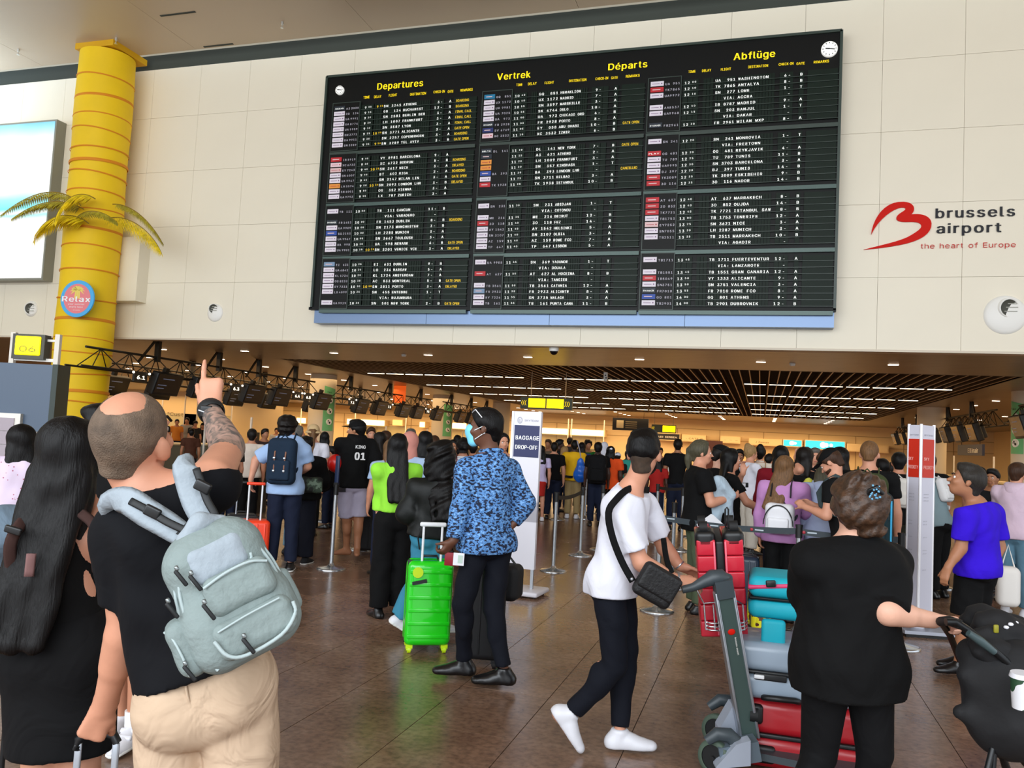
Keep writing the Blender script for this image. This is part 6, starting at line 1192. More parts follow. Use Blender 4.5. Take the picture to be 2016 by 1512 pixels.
    if top:
        kind, m = top[0], top[1]; o = dict(tee=.014, tank=.007, shirt=.018, jacket=.03, hoodie=.032, sweater=.024, blouse=.016)[kind]+look.get('extra', 0); sl = dict(tee=.62, tank=0, shirt=1.93, jacket=1.97, hoodie=1.97, sweater=1.97, blouse=.5)[kind]; sl = look.get('sleeve', sl)
        S = Sdf(.03); S.disp = (look.get('fold', .008), 24., len(label), (1, 1, .8)); torso(S, o)
        if kind not in ('tank',):
            S.cone(T(0, 0, .4), T(0, -.008, -.3), .126*s*g+o, .15*s*g+o*.9, .05, flat=F, fa=.86)
        if look.get('tophem', -.12 if kind in ('tee', 'shirt', 'sweater', 'hoodie') else .1) < 0:
            for n_ in 'LR': a = np.array(J['hip'+n_], float); S.cone(a, a+(np.array(J['kn'+n_])-a)*.2, .09*s*(.4+.6*g)+o, .088*s*(.4+.6*g)+o, .05)
        if look.get('drop'): a = (J['hipL']+J['hipR'])/2; S.cone(T(0, 0, .1), a-up*look['drop'], .14*s*g+o, .138*s*g+o, .06, flat=F, fa=.8)
        for n_ in 'LR':
            if sl > 0: arm(S, n_, o*(.9 if sl > 1 else 1.2), t1=look.get('sleeve'+n_, sl), capd=True)
            if sl > 1.5 and kind in ('jacket', 'hoodie', 'sweater'): e, w_ = J['el'+n_], J['wr'+n_]; S.cone(e+(w_-e)*.0, e+(w_-e)*.8, .045*s+o*1.3, .04*s+o*1.1, .03)
        hem = look.get('tophem', -.12 if kind in ('tee', 'shirt', 'sweater', 'hoodie') else .1)
        S.cut(T(0, 0, hem), -up+F*look.get('hemtilt', 0.))
        nk = look.get('neckcut', 1.0); S.cut(T(0, .02, nk), nz(up+F*.35))
        if kind == 'tank':
            for q in (-1, 1): S.cut(T(q*.15, 0, .8), nz(X*q+up*.25))
        part(dict(tee='t_shirt', tank='top', blouse='blouse').get(kind, kind), S.mesh('b', vox, m, off), None, t)
        if kind == 'hoodie':
            S = Sdf(.03); S.cone(T(-.07, -.04, 1.02), T(.07, -.04, 1.02), .05*s, .05*s); S.cone(T(-.08, -.02, 1.03), T(-.05, .05, .99), .035*s, .03*s); S.cone(T(.08, -.02, 1.03), T(.05, .05, .99), .035*s, .03*s); S.ell(T(0, -.09, .93), (.09*s, .05*s, .08*s), Rt); part('hood', S.mesh('b', vox, m, off), None, t)
        if kind == 'shirt' and look.get('collar', 1):
            S = Sdf(.01); 
            for i in range(8): a = R_(45*i); b = R_(45*(i+1)); S.cone(T(math.sin(a)*.07, math.cos(a)*.07-.0, 1.05-.03*(math.cos(a))), T(math.sin(b)*.07, math.cos(b)*.07, 1.05-.03*math.cos(b)), .014*s, .014*s, flat=None)
            part('collar', S.mesh('b', max(.008, vox*.7), m, off), None, t)
    # --- shoes
    sh = look.get('shoes')
    if sh:
        for n_ in 'LR':
            S = Sdf(.02); o = sh[1] if len(sh) > 1 else .008; p, fu = foot(S, n_, o); an = np.array(J['an'+n_]); S.cut(p, -fu); S.cut(an+fu*(.02 if look.get('boots') is None else .09)*s, fu)
            o_ = part('shoe', S.mesh('b', min(v0*1.2, .015), sh[0], off), None, t)
            if len(sh) > 2:
                S = Sdf(.02); foot(S, n_, o+.004); S.cut(p-fu*.002, -fu); S.cut(p+fu*.022*s, fu); part('sole', S.mesh('b', min(vox, .012), sh[2], off), None, o_)
    # --- hair
    hr = look.get('hair'); hm = look.get('hairm', hairm('dark')); hv = min(v0*1.1, .015)
    def hull(S, e): S.ell(hp(0, -.016, .036), ((.077+e)*hs, (.097+e)*hs, (.088+e)*hs), Rh, .02)
    if hr:
        S = Sdf(.025); S.disp = (.004, 55., 2, (1, 1, .2)); cuts = True
        if hr == 'buzz': hull(S, .004); S.disp = (.0015, 30., 2, (1, 1, 1)); S.cone(hp(0, -.075, .0), hp(0, -.07, -.06), .05*hs, .045*hs)
        if hr == 'short': hull(S, .013); S.cone(hp(0, -.06, .0), hp(0, -.06, -.05), .058*hs, .05*hs); S.ell(hp(0, .03, .1), (.065*hs, .06*hs, .03*hs), Rh)
        if hr == 'crop': hull(S, .009); S.ell(hp(0, .02, .095), (.068*hs, .075*hs, .035*hs), Rh); S.cut(hp(0, 0, -.022), -hu-hf*.12); S.cut(hp(0, .06, 0), hf); S.disp = (.004, 70., 2, (1, 1, 1))
        if hr == 'curly': hull(S, .03); S.disp = (.014, 60., 5, (1, 1, 1)); S.cone(hp(0, -.05, 0), hp(0, -.05, -.07), .08*hs, .075*hs)
        if hr in ('short', 'buzz', 'curly'):
            S.cut(hp(0, .03, 0), hf*.8-hu*.6); S.cut(hp(0, 0, -.085 if hr != 'buzz' else -.06), -hu)
        if hr in ('long', 'longcurly', 'bob', 'tied', 'bun', 'updo'):
            e = .018 if hr != 'longcurly' else .04; hull(S, e); S.cut(hp(0, .05, 0), nz(hf-hu*.15)); S.disp = (.006, 45., 4, (1, 1, .12))
            Lh = look.get('hairlen', dict(long=.45, longcurly=.36, bob=.14, tied=.3, bun=0, updo=0)[hr])*s; bk = -F*0+(-hf)*.0
            back = hp(0, -.085, -.02); dn = nz(look.get('hairdir', -ZA*1.0-hf*.08))
            if hr in ('long', 'longcurly', 'bob'):
                wd_ = .085 if hr != 'longcurly' else .135
                S.cone(hp(0, -.05, .04), hp(0, -.055, -.08), wd_*hs, wd_*hs, flat=hf, fa=.75); e_ = hp(0, -.055, -.08)+dn*Lh-F*(.05+look.get('hairout', 0))*s
                for x in (-.05, 0, .05): S.cone(hp(x, -.07, -.06), e_+hx*x*1.3, .055*hs, .035*hs, flat=hf, fa=.65)
                for q in (-1, 1): S.cone(hp(q*.06, -.015, .03), hp(q*.078, -.02, -.1)+dn*Lh*.35, .032*hs, .025*hs)
                if hr == 'longcurly': S.disp = (.02, 40., 4, (1, 1, 1))
            if hr == 'tied': S.sph = None; S.ell(hp(0, -.12, .02), (.03*hs,)*3, None); S.cone(hp(0, -.125, .02), hp(0, -.14, -.08), .03*hs, .03*hs); S.cone(hp(0, -.14, -.06), hp(.01, -.12, -.08)+dn*Lh, .032*hs, .014*hs); S.cone(hp(0, -.06, .0), hp(0, -.05, -.06), .055*hs, .045*hs)
            if hr == 'bun': S.ell(hp(0, -.07, .12), (.05*hs,)*3, None); S.cone(hp(0, -.06, .0), hp(0, -.05, -.06), .055*hs, .045*hs)
            if hr == 'updo': S.disp = (.012, 62., 4, (1, 1, .5)); S.ell(hp(0, -.07, .02), (.095*hs, .07*hs, .1*hs), Rh); S.cone(hp(-.03, -.06, -.02), hp(.03, -.06, -.06), .06*hs, .055*hs); S.ell(hp(.02, -.09, .07), (.05*hs, .045*hs, .06*hs), Rh)
            nm_ = 'hair'
        else: nm_ = 'hair'
        part(nm_, S.mesh('b', hv, hm, off), None, t)
    if look.get('beard'):
        S = Sdf(.02); S.disp = (.002, 60., 2, (1, 1, 1)); S.ell(hp(0, .03, -.05), (.064*hs, .068*hs, .068*hs), Rh); S.ell(hp(0, .055, -.09), (.038*hs, .036*hs, .032*hs), Rh); S.cut(hp(0, 0, -.045), hu); S.cut(hp(0, -.012, 0), -hf); part('beard', S.mesh('b', hv, hm, off), None, t)
    ht = look.get('hat')
    if ht:
        S = Sdf(.012); m = ht[1]
        if ht[0] == 'cap':
            S.ell(hp(0, -.016, .048), (.094*hs, .112*hs, .088*hs), Rh); S.cut(hp(0, 0, .035), -hu-hf*.15); cp = part('cap', S.mesh('b', min(vox, .012), m, off), None, t)
            S = Sdf(.01); S.cone(hp(-.03, .09, .045), hp(.03, .09, .045), .055*hs, .055*hs, flat=hu, fa=.13); S.cone(hp(-.03, .13, .04), hp(.03, .13, .04), .05*hs, .05*hs, flat=hu, fa=.12)
            part('brim', S.mesh('b', min(vox, .006), m, off), None, cp)
        if ht[0] == 'bucket':
            S.ell(hp(0, -.016, .06), (.098*hs, .11*hs, .09*hs), Rh); S.cut(hp(0, 0, .04), -hu); cp = part('hat_crown', S.mesh('b', min(vox, .014), m, off), None, t); S = Sdf(.01); S.cone(hp(0, -.015, .045), hp(0, -.015, .0), .1*hs, .15*hs, cap=True, cap0=True); part('hat_brim', S.mesh('b', min(vox, .014), m, off), None, cp)
        if ht[0] == 'scarf':
            S = Sdf(.03); hull(S, .022); S.cone(hp(0, -.04, .0), hp(0, -.04, -.13), .085*hs, .1*hs); S.cone(hp(0, .0, -.12), T(0, 0, .97), .08*hs, .1*s); S.cut(hp(0, .05, 0), hf*.95-hu*.2) if 0 else None; S.cut(hp(0, .045, -.0), nz(hf-hu*.35)); part('head_scarf', S.mesh('b', min(vox, .014), m, off), None, t)
    if look.get('mask'):
        S = Sdf(.012); S.cone(hp(0, .075, -.02), hp(0, .065, -.085), .05*hs, .04*hs, flat=None); S.ell(hp(0, .095, -.035), (.03*hs, .03*hs, .035*hs), Rh); S.cut(hp(0, .035, 0), -hf); mk = part('face_mask', S.mesh('b', .007, look['mask'], off), None, t)
        for q in (-1, 1): part('ear_loop', MB().tube([hp(q*.055, .06, -.02), hp(q*.082, .0, .01), hp(q*.084, -.02, .0)], .003, 5).tube([hp(q*.05, .05, -.075), hp(q*.08, -.0, -.04), hp(q*.084, -.018, -.03)], .003, 5), mat('mask_loop', 'E8F0F4', .6), mk)
    t_ = dict(t=t, T=T, hp=hp, X=X, F=F, up=up, Rt=Rt, Rh=Rh, s=s, g=g, hs=hs, L=L, J=J, off=off, hf=hf, hx=hx, hu=hu)
    return t_
def strap(B, side, m, name='strap', w=.05, parent=None, z0=1.02, z1=.38, o=.03):
    """shoulder strap of a pack worn on the back, over the shoulder and down the chest"""
    T, X, F, up, s, g = B['T'], B['X'], B['F'], B['up'], B['s'], B['g']; q = side
    P = [T(q*.095, -.13-o, z1+.35), T(q*.09, -.09-o, .93), T(q*.088, -.03, 1.045), T(q*.092, .05+o*.3, .98), T(q*.1, .13+o*.5, .8), T(q*.13, .13+o*.3, .6), T(q*.165, .03, .42), T(q*.13, -.1, .3)]
    S = MB(); V = []; n = len(P)
    return MB().tube(P, w*s*.55, 8, .28, up=X)
def backpack(B, label, m, size=(.3, .17, .44), zc=.55, straps=None, pocket=None, extra=None, tilt=0., cat='backpack', R=None, c=None, vox=.012, both=True, gap=.0):
    T, s = B['T'], B['s']; R = B['Rt']@rotm(ry=tilt) if R is None else R; w, d, h = np.array(size)*s
    c = T(0, -.12-.0, zc)-B['F']*(d*.5+gap) if c is None else np.array(c); t = thing('backpack', label, cat, c)
    S = Sdf(.03); S.box(c, (w/2, d/2, h/2), R, min(w, d)*.42); S.disp = (.004, 20., 3, (1, 1, 1)); part('body', S.mesh('b', vox, m, c), None, t)
    if pocket is not False: S = Sdf(.02); S.box(c-R[:, 1]*d*.5-R[:, 2]*h*.18, (w*.36, d*.16, h*.22), R, d*.14); part('pocket', S.mesh('b', vox, pocket or m, c), None, t)
    part('zip', MB().tube([c+R[:, 0]*w*.42*math.cos(a)-R[:, 1]*d*.36+R[:, 2]*(h*.08+h*.36*math.sin(a)) for a in np.linspace(0, math.pi, 12)], .004, 5), m_blkp, t)
    part('top_loop', MB().tube([c+R[:, 0]*.04+R[:, 2]*h*.49+R[:, 1]*d*.3, c+R[:, 2]*(h*.5+.035)+R[:, 1]*d*.35, c-R[:, 0]*.04+R[:, 2]*h*.49+R[:, 1]*d*.3], .008, 6), straps or m, t)
    for q in ((-1, 1) if both else (1,)): part('strap', strap(B, q, m), straps or m, t)
    return t, c, R, (w, d, h)
# ================================================================== the people
def hz(): return np.array([RT[0], RT[1], 0.])/np.linalg.norm(RT[:2])
HR = hz(); HF = np.cross(ZA, HR); HF = np.array([-HR[1], HR[0], 0.])      # horizontal right / away directions of the view
def hero(px, D, H, ang, pts, **kw):
    p = at(px, 870, D); J = skeleton((p[0], p[1]), H, ang, **kw)
    for k, v in pts.items(): J[k] = at(v[0], v[1], D+(v[2] if len(v) > 2 else 0))
    return J
def d3(x, y=0., z=0.): return nz(HR*x+HF*y+ZA*z)      # right, away, up
c_blk = cloth('black', '060607'); c_blk2 = cloth('black_soft', '09090B', bump=.35); c_wht = cloth('white', 'DADAE4'); c_navy = cloth('navy', '151C30'); c_navyj = cloth('dark_denim', '0B0E18')
c_beige = cloth('beige_chino', 'C2A88E', bump=.5, bs=7); m_wsh = mat('shoe_white', 'DCDCE2', .45); m_bsh = mat('shoe_black', '0C0C0E', .3); m_wsole = mat('sole_white', 'E6E6E2', .6)
tat = ramp_mat('tattooed_skin', [(0, '3C3A38'), (.40, '5C5450'), (.5, '8A7468'), (.6, 'A8887A')], scale=26, rough=.5, detail=4, const=False, dist=1.5)
# ---- bald man pointing at the board
Dm = 2.1
J = hero(300, Dm, 1.72, 0, dict(head=(262, 866), neck=(292, 978), shL=(240, 1050, -.02), shR=(414, 946, .0), elR=(449, 884, .24), wrR=(414, 806, .44), elL=(248, 1238, .02), wrL=(205, 1392, .1), pelvis=(408, 1352), hipL=(346, 1372), hipR=(468, 1372), knL=(338, 1690, .03), knR=(482, 1690), anL=(332, 2010), anR=(490, 2010)))
J['s'] = .99; J['hf'] = d3(.12, .93, .38); J['hup'] = d3(.05, -.35, .93); J['hdR'] = d3(-.12, .2, 1.); J['hdL'] = d3(-.42, .15, -1.)
J['handR'] = dict(side=d3(-1), pn=d3(0, 1, 0), curls=(4, 92, 95, 95), thumb=25, spread=2); J['handL'] = dict(side=d3(.9, .3, -.2), pn=d3(0, 1, .0), curls=(72, 75, 78, 80), thumb=20, spread=2)
c_btee = cloth('black_tee_navy', '07080D')
B = grow(J, 'bald man in black T-shirt and beige trousers pointing up with a tattooed arm', dict(skin=skin('fair'), g=1.03, hs=1.1, tattoo=tat, top=('tee', c_btee), sleeve=.72, sleeveR=.9, bottom=('trousers', c_beige), shoes=(m_wsh, .01), tophem=.1, neckcut=.97), vox=.0062)
def buzz(B):      # shaved hair leaving a bald crown
    hp, Rh, hs = B['hp'], B['Rh'], B['hs']; S = Sdf(.02); S.ell(hp(0, -.014, .032), (.0785*hs, .0978*hs, .0885*hs), Rh, .02); S.cone(hp(0, -.05, -.0), hp(0, -.045, -.06), .05*hs, .05*hs)
    S.cut(hp(0, .05, 0), B['hf']*.9-B['hu']*.5); S.cut(hp(0, 0, -.06), -B['hu']); S.disp = (.0012, 60., 2, (1, 1, 1)); S.dent(hp(0, -.035, .14), .062*hs); return S
T_ = B['T']
part('centre_seam', MB().tube([T_(0, -.118, .17), T_(0, -.13, .06), T_(0, -.135, -.04), T_(0, -.11, -.16), T_(0, -.06, -.24)], .0035, 6), c_beige, B['t'])
part('stubble_hair', buzz(B).mesh('b', .006, mat('stubble', '6A5848', .7, var=.4, vs=22, bump=.5, bs=260), B['off']), None, B['t'])
w_ = np.array(J['wrR']); a_ = nz(w_-J['elR']); Rw = frame(a_)
t = thing('sports_watch', 'black sports watch band on the raised wrist of the bald man', 'watch', w_); part('band', MB().lathe([(.035, -.018), (.0395, -.014), (.0405, 0), (.0395, .014), (.035, .018)], w_-a_*.012, 24, Rw, cap=False), m_rub, t)
part('case', MB().rbox(w_-a_*.012-FW*.038, (.036, .036, .012), .005, 2, frame(-FW, ZA)), m_blkp, t); part('clasp', MB().rbox(w_-a_*.014-FW*.041-HR*.01, (.03, .005, .004), .0015, 1, frame(-FW, ZA+HR*.3)), m_alu, t)
# grey backpack
m_gp = cloth('pack_grey', '84918F', .8, .35, 40, .06); m_gp2 = cloth('pack_grey_pale', '9AA4AC', .8, .3, 40); m_pipe = mat('pack_piping', 'A9B8B8', .6); m_web = mat('webbing_black', '15181A', .6); m_zipp = mat('zip_metal', '8A9090', .3, metal=.8)
cP = at(448, 1158, 1.87); up_ = nz(-RT*.40+UP*.92); nf = nz(-FW*.86+RT*.50-UP*.05); nf = nz(nf-up_*(nf@up_)); xr = np.cross(up_, nf); Rg = np.array([xr, -nf, up_]).T; PS = .88; Lg = lambda v: cP+Rg@(np.array(v, float)*PS)
t = thing('backpack', 'large pale grey backpack with many zip pockets on the bald man\'s back', 'backpack', cP)
S = Sdf(.05); S.box(Lg((0, 0, -.01)), (.11, .075, .145), Rg, .06); S.box(Lg((0, -.01, -.09)), (.119, .084, .075), Rg, .053); S.ell(Lg((0, .0, .1)), (.088, .066, .066), Rg, .05); S.disp = (.004, 22., 3, (1, 1, 1)); part('main_body', S.mesh('b', .006, m_gp, cP), None, t)
def pocket(nm, c, h, rr, m=m_gp, R=Rg):
    S = Sdf(.02); S.box(Lg(c), np.array(h)*PS, R, rr*PS); S.disp = (.0025, 30., len(nm), (1, 1, 1)); return part(nm, S.mesh('b', .005, m, cP), None, t)
pocket('top_pocket', (0, -.07, .085), (.075, .03, .05), .028, m_gp2); pm = pocket('middle_pocket', (.02, -.1, -.0), (.085, .03, .05), .028); pl = pocket('lower_pocket', (.015, -.108, -.11), (.1, .032, .05), .03); ps = pocket('side_pocket', (-.142, .01, -.09), (.035, .07, .075), .032); pocket('side_pocket', (.132, .02, -.07), (.022, .06, .06), .02)
def pipe(pts, par, r=.0035, m=m_pipe): return part('piping', MB().tube(catmull([Lg(p) for p in pts], 4), r, 6), m, par)
arc = lambda cx, cz, rx, rz, y, a0, a1, n=14: [(cx+rx*math.cos(R_(a0+(a1-a0)*i/n)), y, cz+rz*math.sin(R_(a0+(a1-a0)*i/n))) for i in range(n+1)]
pipe(arc(0, -.02, .118, .175, -.062, -10, 190, 24), t, .004); pipe(arc(0, -.02, .128, .185, -.045, -20, 200, 24), t, .0035); pipe([(-.118, -.062, -.03), (-.12, -.075, -.1), (-.1, -.085, -.165)], t, .004)
pipe(arc(0, .065, .075, .045, -.1, 180, 360), t); pipe([(-.06, -.129, .035), (-.0, -.131, .047), (.06, -.131, .047), (.1, -.125, .03)], pm); pipe([(-.085, -.138, -.09), (-.07, -.143, -.135), (-.03, -.142, -.155), (.06, -.142, -.15), (.11, -.135, -.12), (.118, -.13, -.09)], pl, .0045); pipe([(-.07, -.14, -.075), (.0, -.143, -.068), (.09, -.14, -.066)], pl, .0025)
pipe([(-.175, -.02, -.03), (-.165, -.05, -.045), (-.16, -.06, -.1), (-.162, -.055, -.15)], ps, .003)
for p in ((-.095, -.1, .1), (-.07, -.105, .075), (-.07, -.138, .0), (-.02, -.147, -.115), (-.16, -.07, -.12), (-.14, -.06, .035)):
    k = part('zip_puller', MB().rbox(Lg((p[0], p[1]-.006, p[2]-.02)), (.009, .006, .042), .003, 1, Rg@rotm(ry=-14)), m_web, t); part('zip_slider', MB().rbox(Lg((p[0], p[1]-.004, p[2]+.006)), (.009, .008, .012), .003, 1, Rg), m_zipp, k)
S = Sdf(.02); PT = [at(424, 1036, 1.95), at(405, 1060, 1.86), at(390, 1052, 1.9)]; S.cone(Lg((-.05, -.02, .16)), Lg((.0, -.03, .185)), .018, .02); S.cone(Lg((0, -.03, .185)), Lg((.05, -.01, .165)), .02, .016); part('grab_handle', S.mesh('b', .005, m_gp2, cP), None, t)
def band(nm, pts, w, th, m, par, nrm=None):
    """flat strap through px points"""
    P = catmull([at(*p) for p in pts], 4); q = MB(); V = []; n = len(P)
    if isinstance(w, list): w = [np.interp(i/4, range(len(w)), w) for i in range(n)]
    for i, p in enumerate(P):
        d = nz(P[min(i+1, n-1)]-P[max(i-1, 0)]); nn = nz(EYE-p if nrm is None else nrm); s_ = nz(np.cross(d, nn)); nn = np.cross(s_, d); ww = w[i] if isinstance(w, list) else w
        V += [p+s_*ww/2, p+nn*th*.5+s_*ww*.3, p+nn*th*.5-s_*ww*.3, p-s_*ww/2, p-nn*th*.5-s_*ww*.3, p-nn*th*.5+s_*ww*.3]
    q.add(V, [(6*i+j, 6*i+(j+1) % 6, 6*i+6+(j+1) % 6, 6*i+6+j) for i in range(n-1) for j in range(6)]+[(5, 4, 3, 2, 1, 0), tuple(6*(n-1)+j for j in range(6))], True); return part(nm, q, m, par)
b1 = band('shoulder_strap', [(378, 912, 2.02), (364, 918, 1.96), (372, 950, 1.95), (384, 985, 1.94), (396, 1010, 1.93), (412, 1040, 1.92)], [.05, .056, .06, .062, .06, .05], .014, m_gp2, t)
b2 = band('shoulder_strap', [(222, 1010, 2.04), (218, 990, 2.0), (250, 985, 1.95), (290, 1010, 1.93), (330, 1034, 1.92), (362, 1055, 1.91)], [.05, .06, .066, .066, .062, .055], .014, m_gp2, t)
band('webbing', [(386, 922, 1.94), (396, 950, 1.93), (408, 985, 1.92), (422, 1010, 1.91), (428, 1030, 1.9)], .018, .005, m_web, b1); band('webbing', [(256, 986, 1.93), (290, 1004, 1.915), (330, 1028, 1.9), (378, 1050, 1.88)], .018, .005, m_web, b2)
for p, par in (((300, 1008, 1.908), b2), ((399, 958, 1.92), b1)): part('buckle', MB().rbox(at(*p), (.04, .026, .012), .005, 2, np.array([nz(RT-UP*.5), nz(UP+RT*.5), -FW]).T), m_blkp, par)
part('strap_anchor', MB().prism([(-.035, 0), (.035, 0), (.0, .03), (-.02, .03)], .012, at(378, 1058, 1.9), np.array([nz(RT-UP*.3), nz(UP+RT*.3), -FW]).T), m_web, t)
# ---- long haired woman beside him
J = hero(115, 2.55, 1.6, 0, dict(head=(143, 902), neck=(128, 1020), shL=(58, 1062), shR=(186, 1056), elR=(207, 1125, .06), wrR=(197, 1012, .02), elL=(26, 1180, .0), wrL=(85, 1215, .2), pelvis=(118, 1268), hipL=(88, 1282), hipR=(150, 1282), knL=(82, 1550), knR=(160, 1550), anL=(80, 1800), anR=(165, 1800)))
J['s'] = .93; J['hf'] = d3(-.05, 1, -.05); J['hdR'] = d3(-.9, -.1, .35); J['handR'] = dict(side=d3(0, .2, 1), pn=d3(.0, 1, -.2), curl=38, spread=7); J['hdL'] = d3(1, .3, .1)
W2 = grow(J, 'woman with very long black hair and tight black skirt beside the bald man', dict(fem=1, skin=skin('fair'), g=1.02, top=('tank', c_blk), bottom=('skirt', c_blk2), hem=.72, shoes=(m_wsh,), hair='long', hairlen=.5, hairm=hairm('black'), tophem=.06, hairdir=d3(-.1, -.12, -1), waist=.28), vox=.008)
t = thing('shoulder_bag', 'dark brown bag straps crossing the long haired woman\'s shoulders', 'bag', at(100, 1100, 2.42)); m_bst = cloth('brown_strap', '3A2622')
band('strap', [(105, 1075, 2.42), (62, 1020, 2.46), (38, 1036, 2.4), (20, 1075, 2.38), (24, 1130, 2.4)], .034, .012, m_bst, t); band('strap', [(160, 1010, 2.44), (185, 1035, 2.4), (188, 1080, 2.38), (192, 1125, 2.42)], .03, .012, m_bst, t); part('buckle', MB().rbox(at(26, 1044, 2.36), (.05, .022, .012), .005, 2, np.array([nz(RT-UP*.3), nz(UP+RT*.3), -FW]).T), m_blkp, t)
band('strap_end', [(62, 1090, 2.36), (57, 1135, 2.36)], .026, .006, cloth('pinkish_strap', '7A5A58'), t); 
# ---- man hidden between them, white velcro sneakers
J = hero(222, 4.1, 1.69, 205, dict(head=(196, 846), anR=(240, 1410, .1), anL=(264, 1428, -.02), knL=(276, 1262, 0), knR=(235, 1262, .05))); J['ftL'] = d3(-.12, -1, -.1); J['hf'] = d3(-.85, -.5, -.05)
B = grow(J, 'dark haired man in black glimpsed between the couple, with white velcro sneakers', dict(skin=skin('light'), top=('tee', c_blk), bottom=('shorts', c_blk2), shoes=(m_wsh, .01, m_wsole), hair='short', hairm=hairm('black')), vox=.012)
for k in (0, 1):
    p = J['anL']+d3(-.12, -1, 0)*(.045+.04*k)-ZA*(.012+.018*k); part('velcro_strap', MB().rbox(p, (.085, .026, .02), .009, 2, frame(d3(-.12, -1, .9))), m_wsh, B['t'])
part('sock', MB().cyl(J['anL']-ZA*.0, J['anL']+ZA*.075, .045, .048, 16), mat('sock_white', 'ECECEE', .9), B['t'])
# ---- masked man in the patterned shirt
pat = ramp_mat('blue_leaf_print', [(0, '0C1830'), (.44, '1C3862'), (.485, '5C90CC'), (.56, '3A6CA4'), (.61, '7CACDE')], scale=46, detail=3, stretch=(1, 1, 1.6))
J = hero(960, 5.45, 1.82, -35, dict(head=(954, 843), neck=(966, 897), shL=(921, 921, -.07), shR=(1002, 926, .1), elL=(906, 1000, -.1), wrL=(893, 1064, -.17), elR=(1036, 988, .1), wrR=(1008, 1032, .0), pelvis=(957, 1060), hipL=(938, 1070, -.05), hipR=(982, 1072, .05), knL=(912, 1188, -.1), knR=(970, 1198, -.03), anL=(914, 1302, .03), anR=(992, 1320, -.12)))
J['hf'] = d3(-1, .12, .02); J['ftL'] = d3(-1, -.05, 0); J['ftR'] = d3(-1, -.08, 0); J['hdL'] = d3(-.55, -.1, -.75); J['handL'] = dict(side=d3(-.4, -.6, .4), pn=d3(.3, .6, -.3), curl=48); J['hdR'] = d3(-.6, 0, -.6); J['s'] = 1.03
B = grow(J, 'tall man in blue leaf-print shirt and pale blue face mask with dark jeans', dict(skin=skin('brown'), g=1.0, top=('shirt', pat), extra=.006, bottom=('slim', c_navyj), shoes=(m_bsh, .012), hair='short', hairm=hairm('black'), tophem=-.14, mask=mat('mask_blue', '7CD4F0', .6), fold=.008), vox=.0085)
part('glasses_arm', MB().cyl(at(936, 806, 5.36), at(949, 822, 5.35), .0035, n=6).tube([at(936, 806, 5.36), at(930, 812, 5.4), at(932, 812, 5.5)], .003, 5), mat('glasses_white', 'E8E8EC', .3), B['t'], 'white glasses pushed up on the head')
c = at(896, 1100, 5.25); t = thing('boarding_papers', 'dark red passport and white papers in the masked man\'s hand', 'papers', c); Rq = np.array([nz(RT-UP*.08), nz(UP+RT*.08), -FW]).T
part('passport', MB().rbox(at(889, 1101, 5.27), (.09, .085, .01), .003, 1, Rq), mat('passport_red', '8A1424', .5), t); part('paper', MB().box(at(903, 1101, 5.255), (.07, .08, .004), Rq), mat('paper_white', 'E4E4E8', .6), t); part('paper_print', MB().box(at(906, 1101, 5.252), (.03, .05, .004), Rq), mat('paper_print', 'B8CCC0', .6), t)
# ---- white T-shirt man pushing the trolley
J = hero(1235, 4.4, 1.70, 65, dict(head=(1268, 893), neck=(1240, 966), shR=(1226, 1008, -.1), shL=(1266, 994, .22), elR=(1262, 1108, -.16), wrR=(1336, 1143, -.17), elL=(1308, 1078, .25), wrL=(1340, 1115, .22), pelvis=(1212, 1140), hipR=(1200, 1150, -.08), hipL=(1222, 1150, .08), knR=(1210, 1312, -.1), knL=(1230, 1312, .05), anR=(1124, 1404, -.1), anL=(1220, 1441, -.04)))
J['hf'] = d3(.42, .9, .16); J['ftL'] = d3(1, -.05, 0); J['ftR'] = nz(d3(.6, .0, -.8)); J['fuR'] = nz(d3(.8, 0, .6)); J['hdR'] = d3(1, 0, -.12); J['hdL'] = d3(.9, .1, -.35); J['handR'] = dict(side=d3(.0, .7, .7), pn=d3(.1, .3, -1), curl=28); J['handL'] = dict(side=d3(0, -.7, .7), pn=d3(0, .2, -1), curl=30)
B = grow(J, 'young man in white T-shirt and white sneakers pushing the luggage trolley', dict(skin=skin('fair'), g=.98, hs=1.06, top=('tee', c_wht), extra=.006, sleeve=.75, bottom=('slim', c_navyj), shoes=(m_wsh, .012), hair='crop', hairm=hairm('black'), beard=1, tophem=-.16, fold=.01, hemtilt=.12), vox=.007)
hp = B['hp']; S = Sdf(.02); S.ell(hp(0, -.014, .03), (.0795*B['hs'], .099*B['hs'], .0885*B['hs']), B['Rh']); S.cone(hp(0, -.06, .0), hp(0, -.05, -.065), .052*B['hs'], .05*B['hs']); S.cut(hp(0, .01, 0), B['hf']); S.cut(hp(0, 0, -.09), -B['hu']); S.disp = (.0015, 50., 1, (1, 1, 1)); part('faded_hair', S.mesh('b', .007, mat('fade', '3E3024', .6, var=.3, vs=40), B['off']), None, B['t'])
for px, py, D in ((1332, 1142, 4.21), (1340, 1112, 4.6)):
    p = at(px, py, D); a = nz((J['wrR']-J['elR']) if px == 1332 else (J['wrL']-J['elL'])); t = thing('bracelet', 'silver bracelet on the near wrist of the trolley pusher' if px == 1332 else 'silver watch on the far wrist of the trolley pusher', 'bracelet', p); part('band', MB().lathe([(.031, -.006), (.034, 0), (.031, .006)], J['wrR']-a*.012 if px == 1332 else J['wrL']-a*.01, 20, frame(a), cap=False), m_alu, t)
c = at(1293, 1152, 4.12); Rb = np.array([nz(RT*.86-UP*.5), nz(FW), nz(UP*.86+RT*.5)]).T; Rb[:, 1] = np.cross(Rb[:, 2], Rb[:, 0])
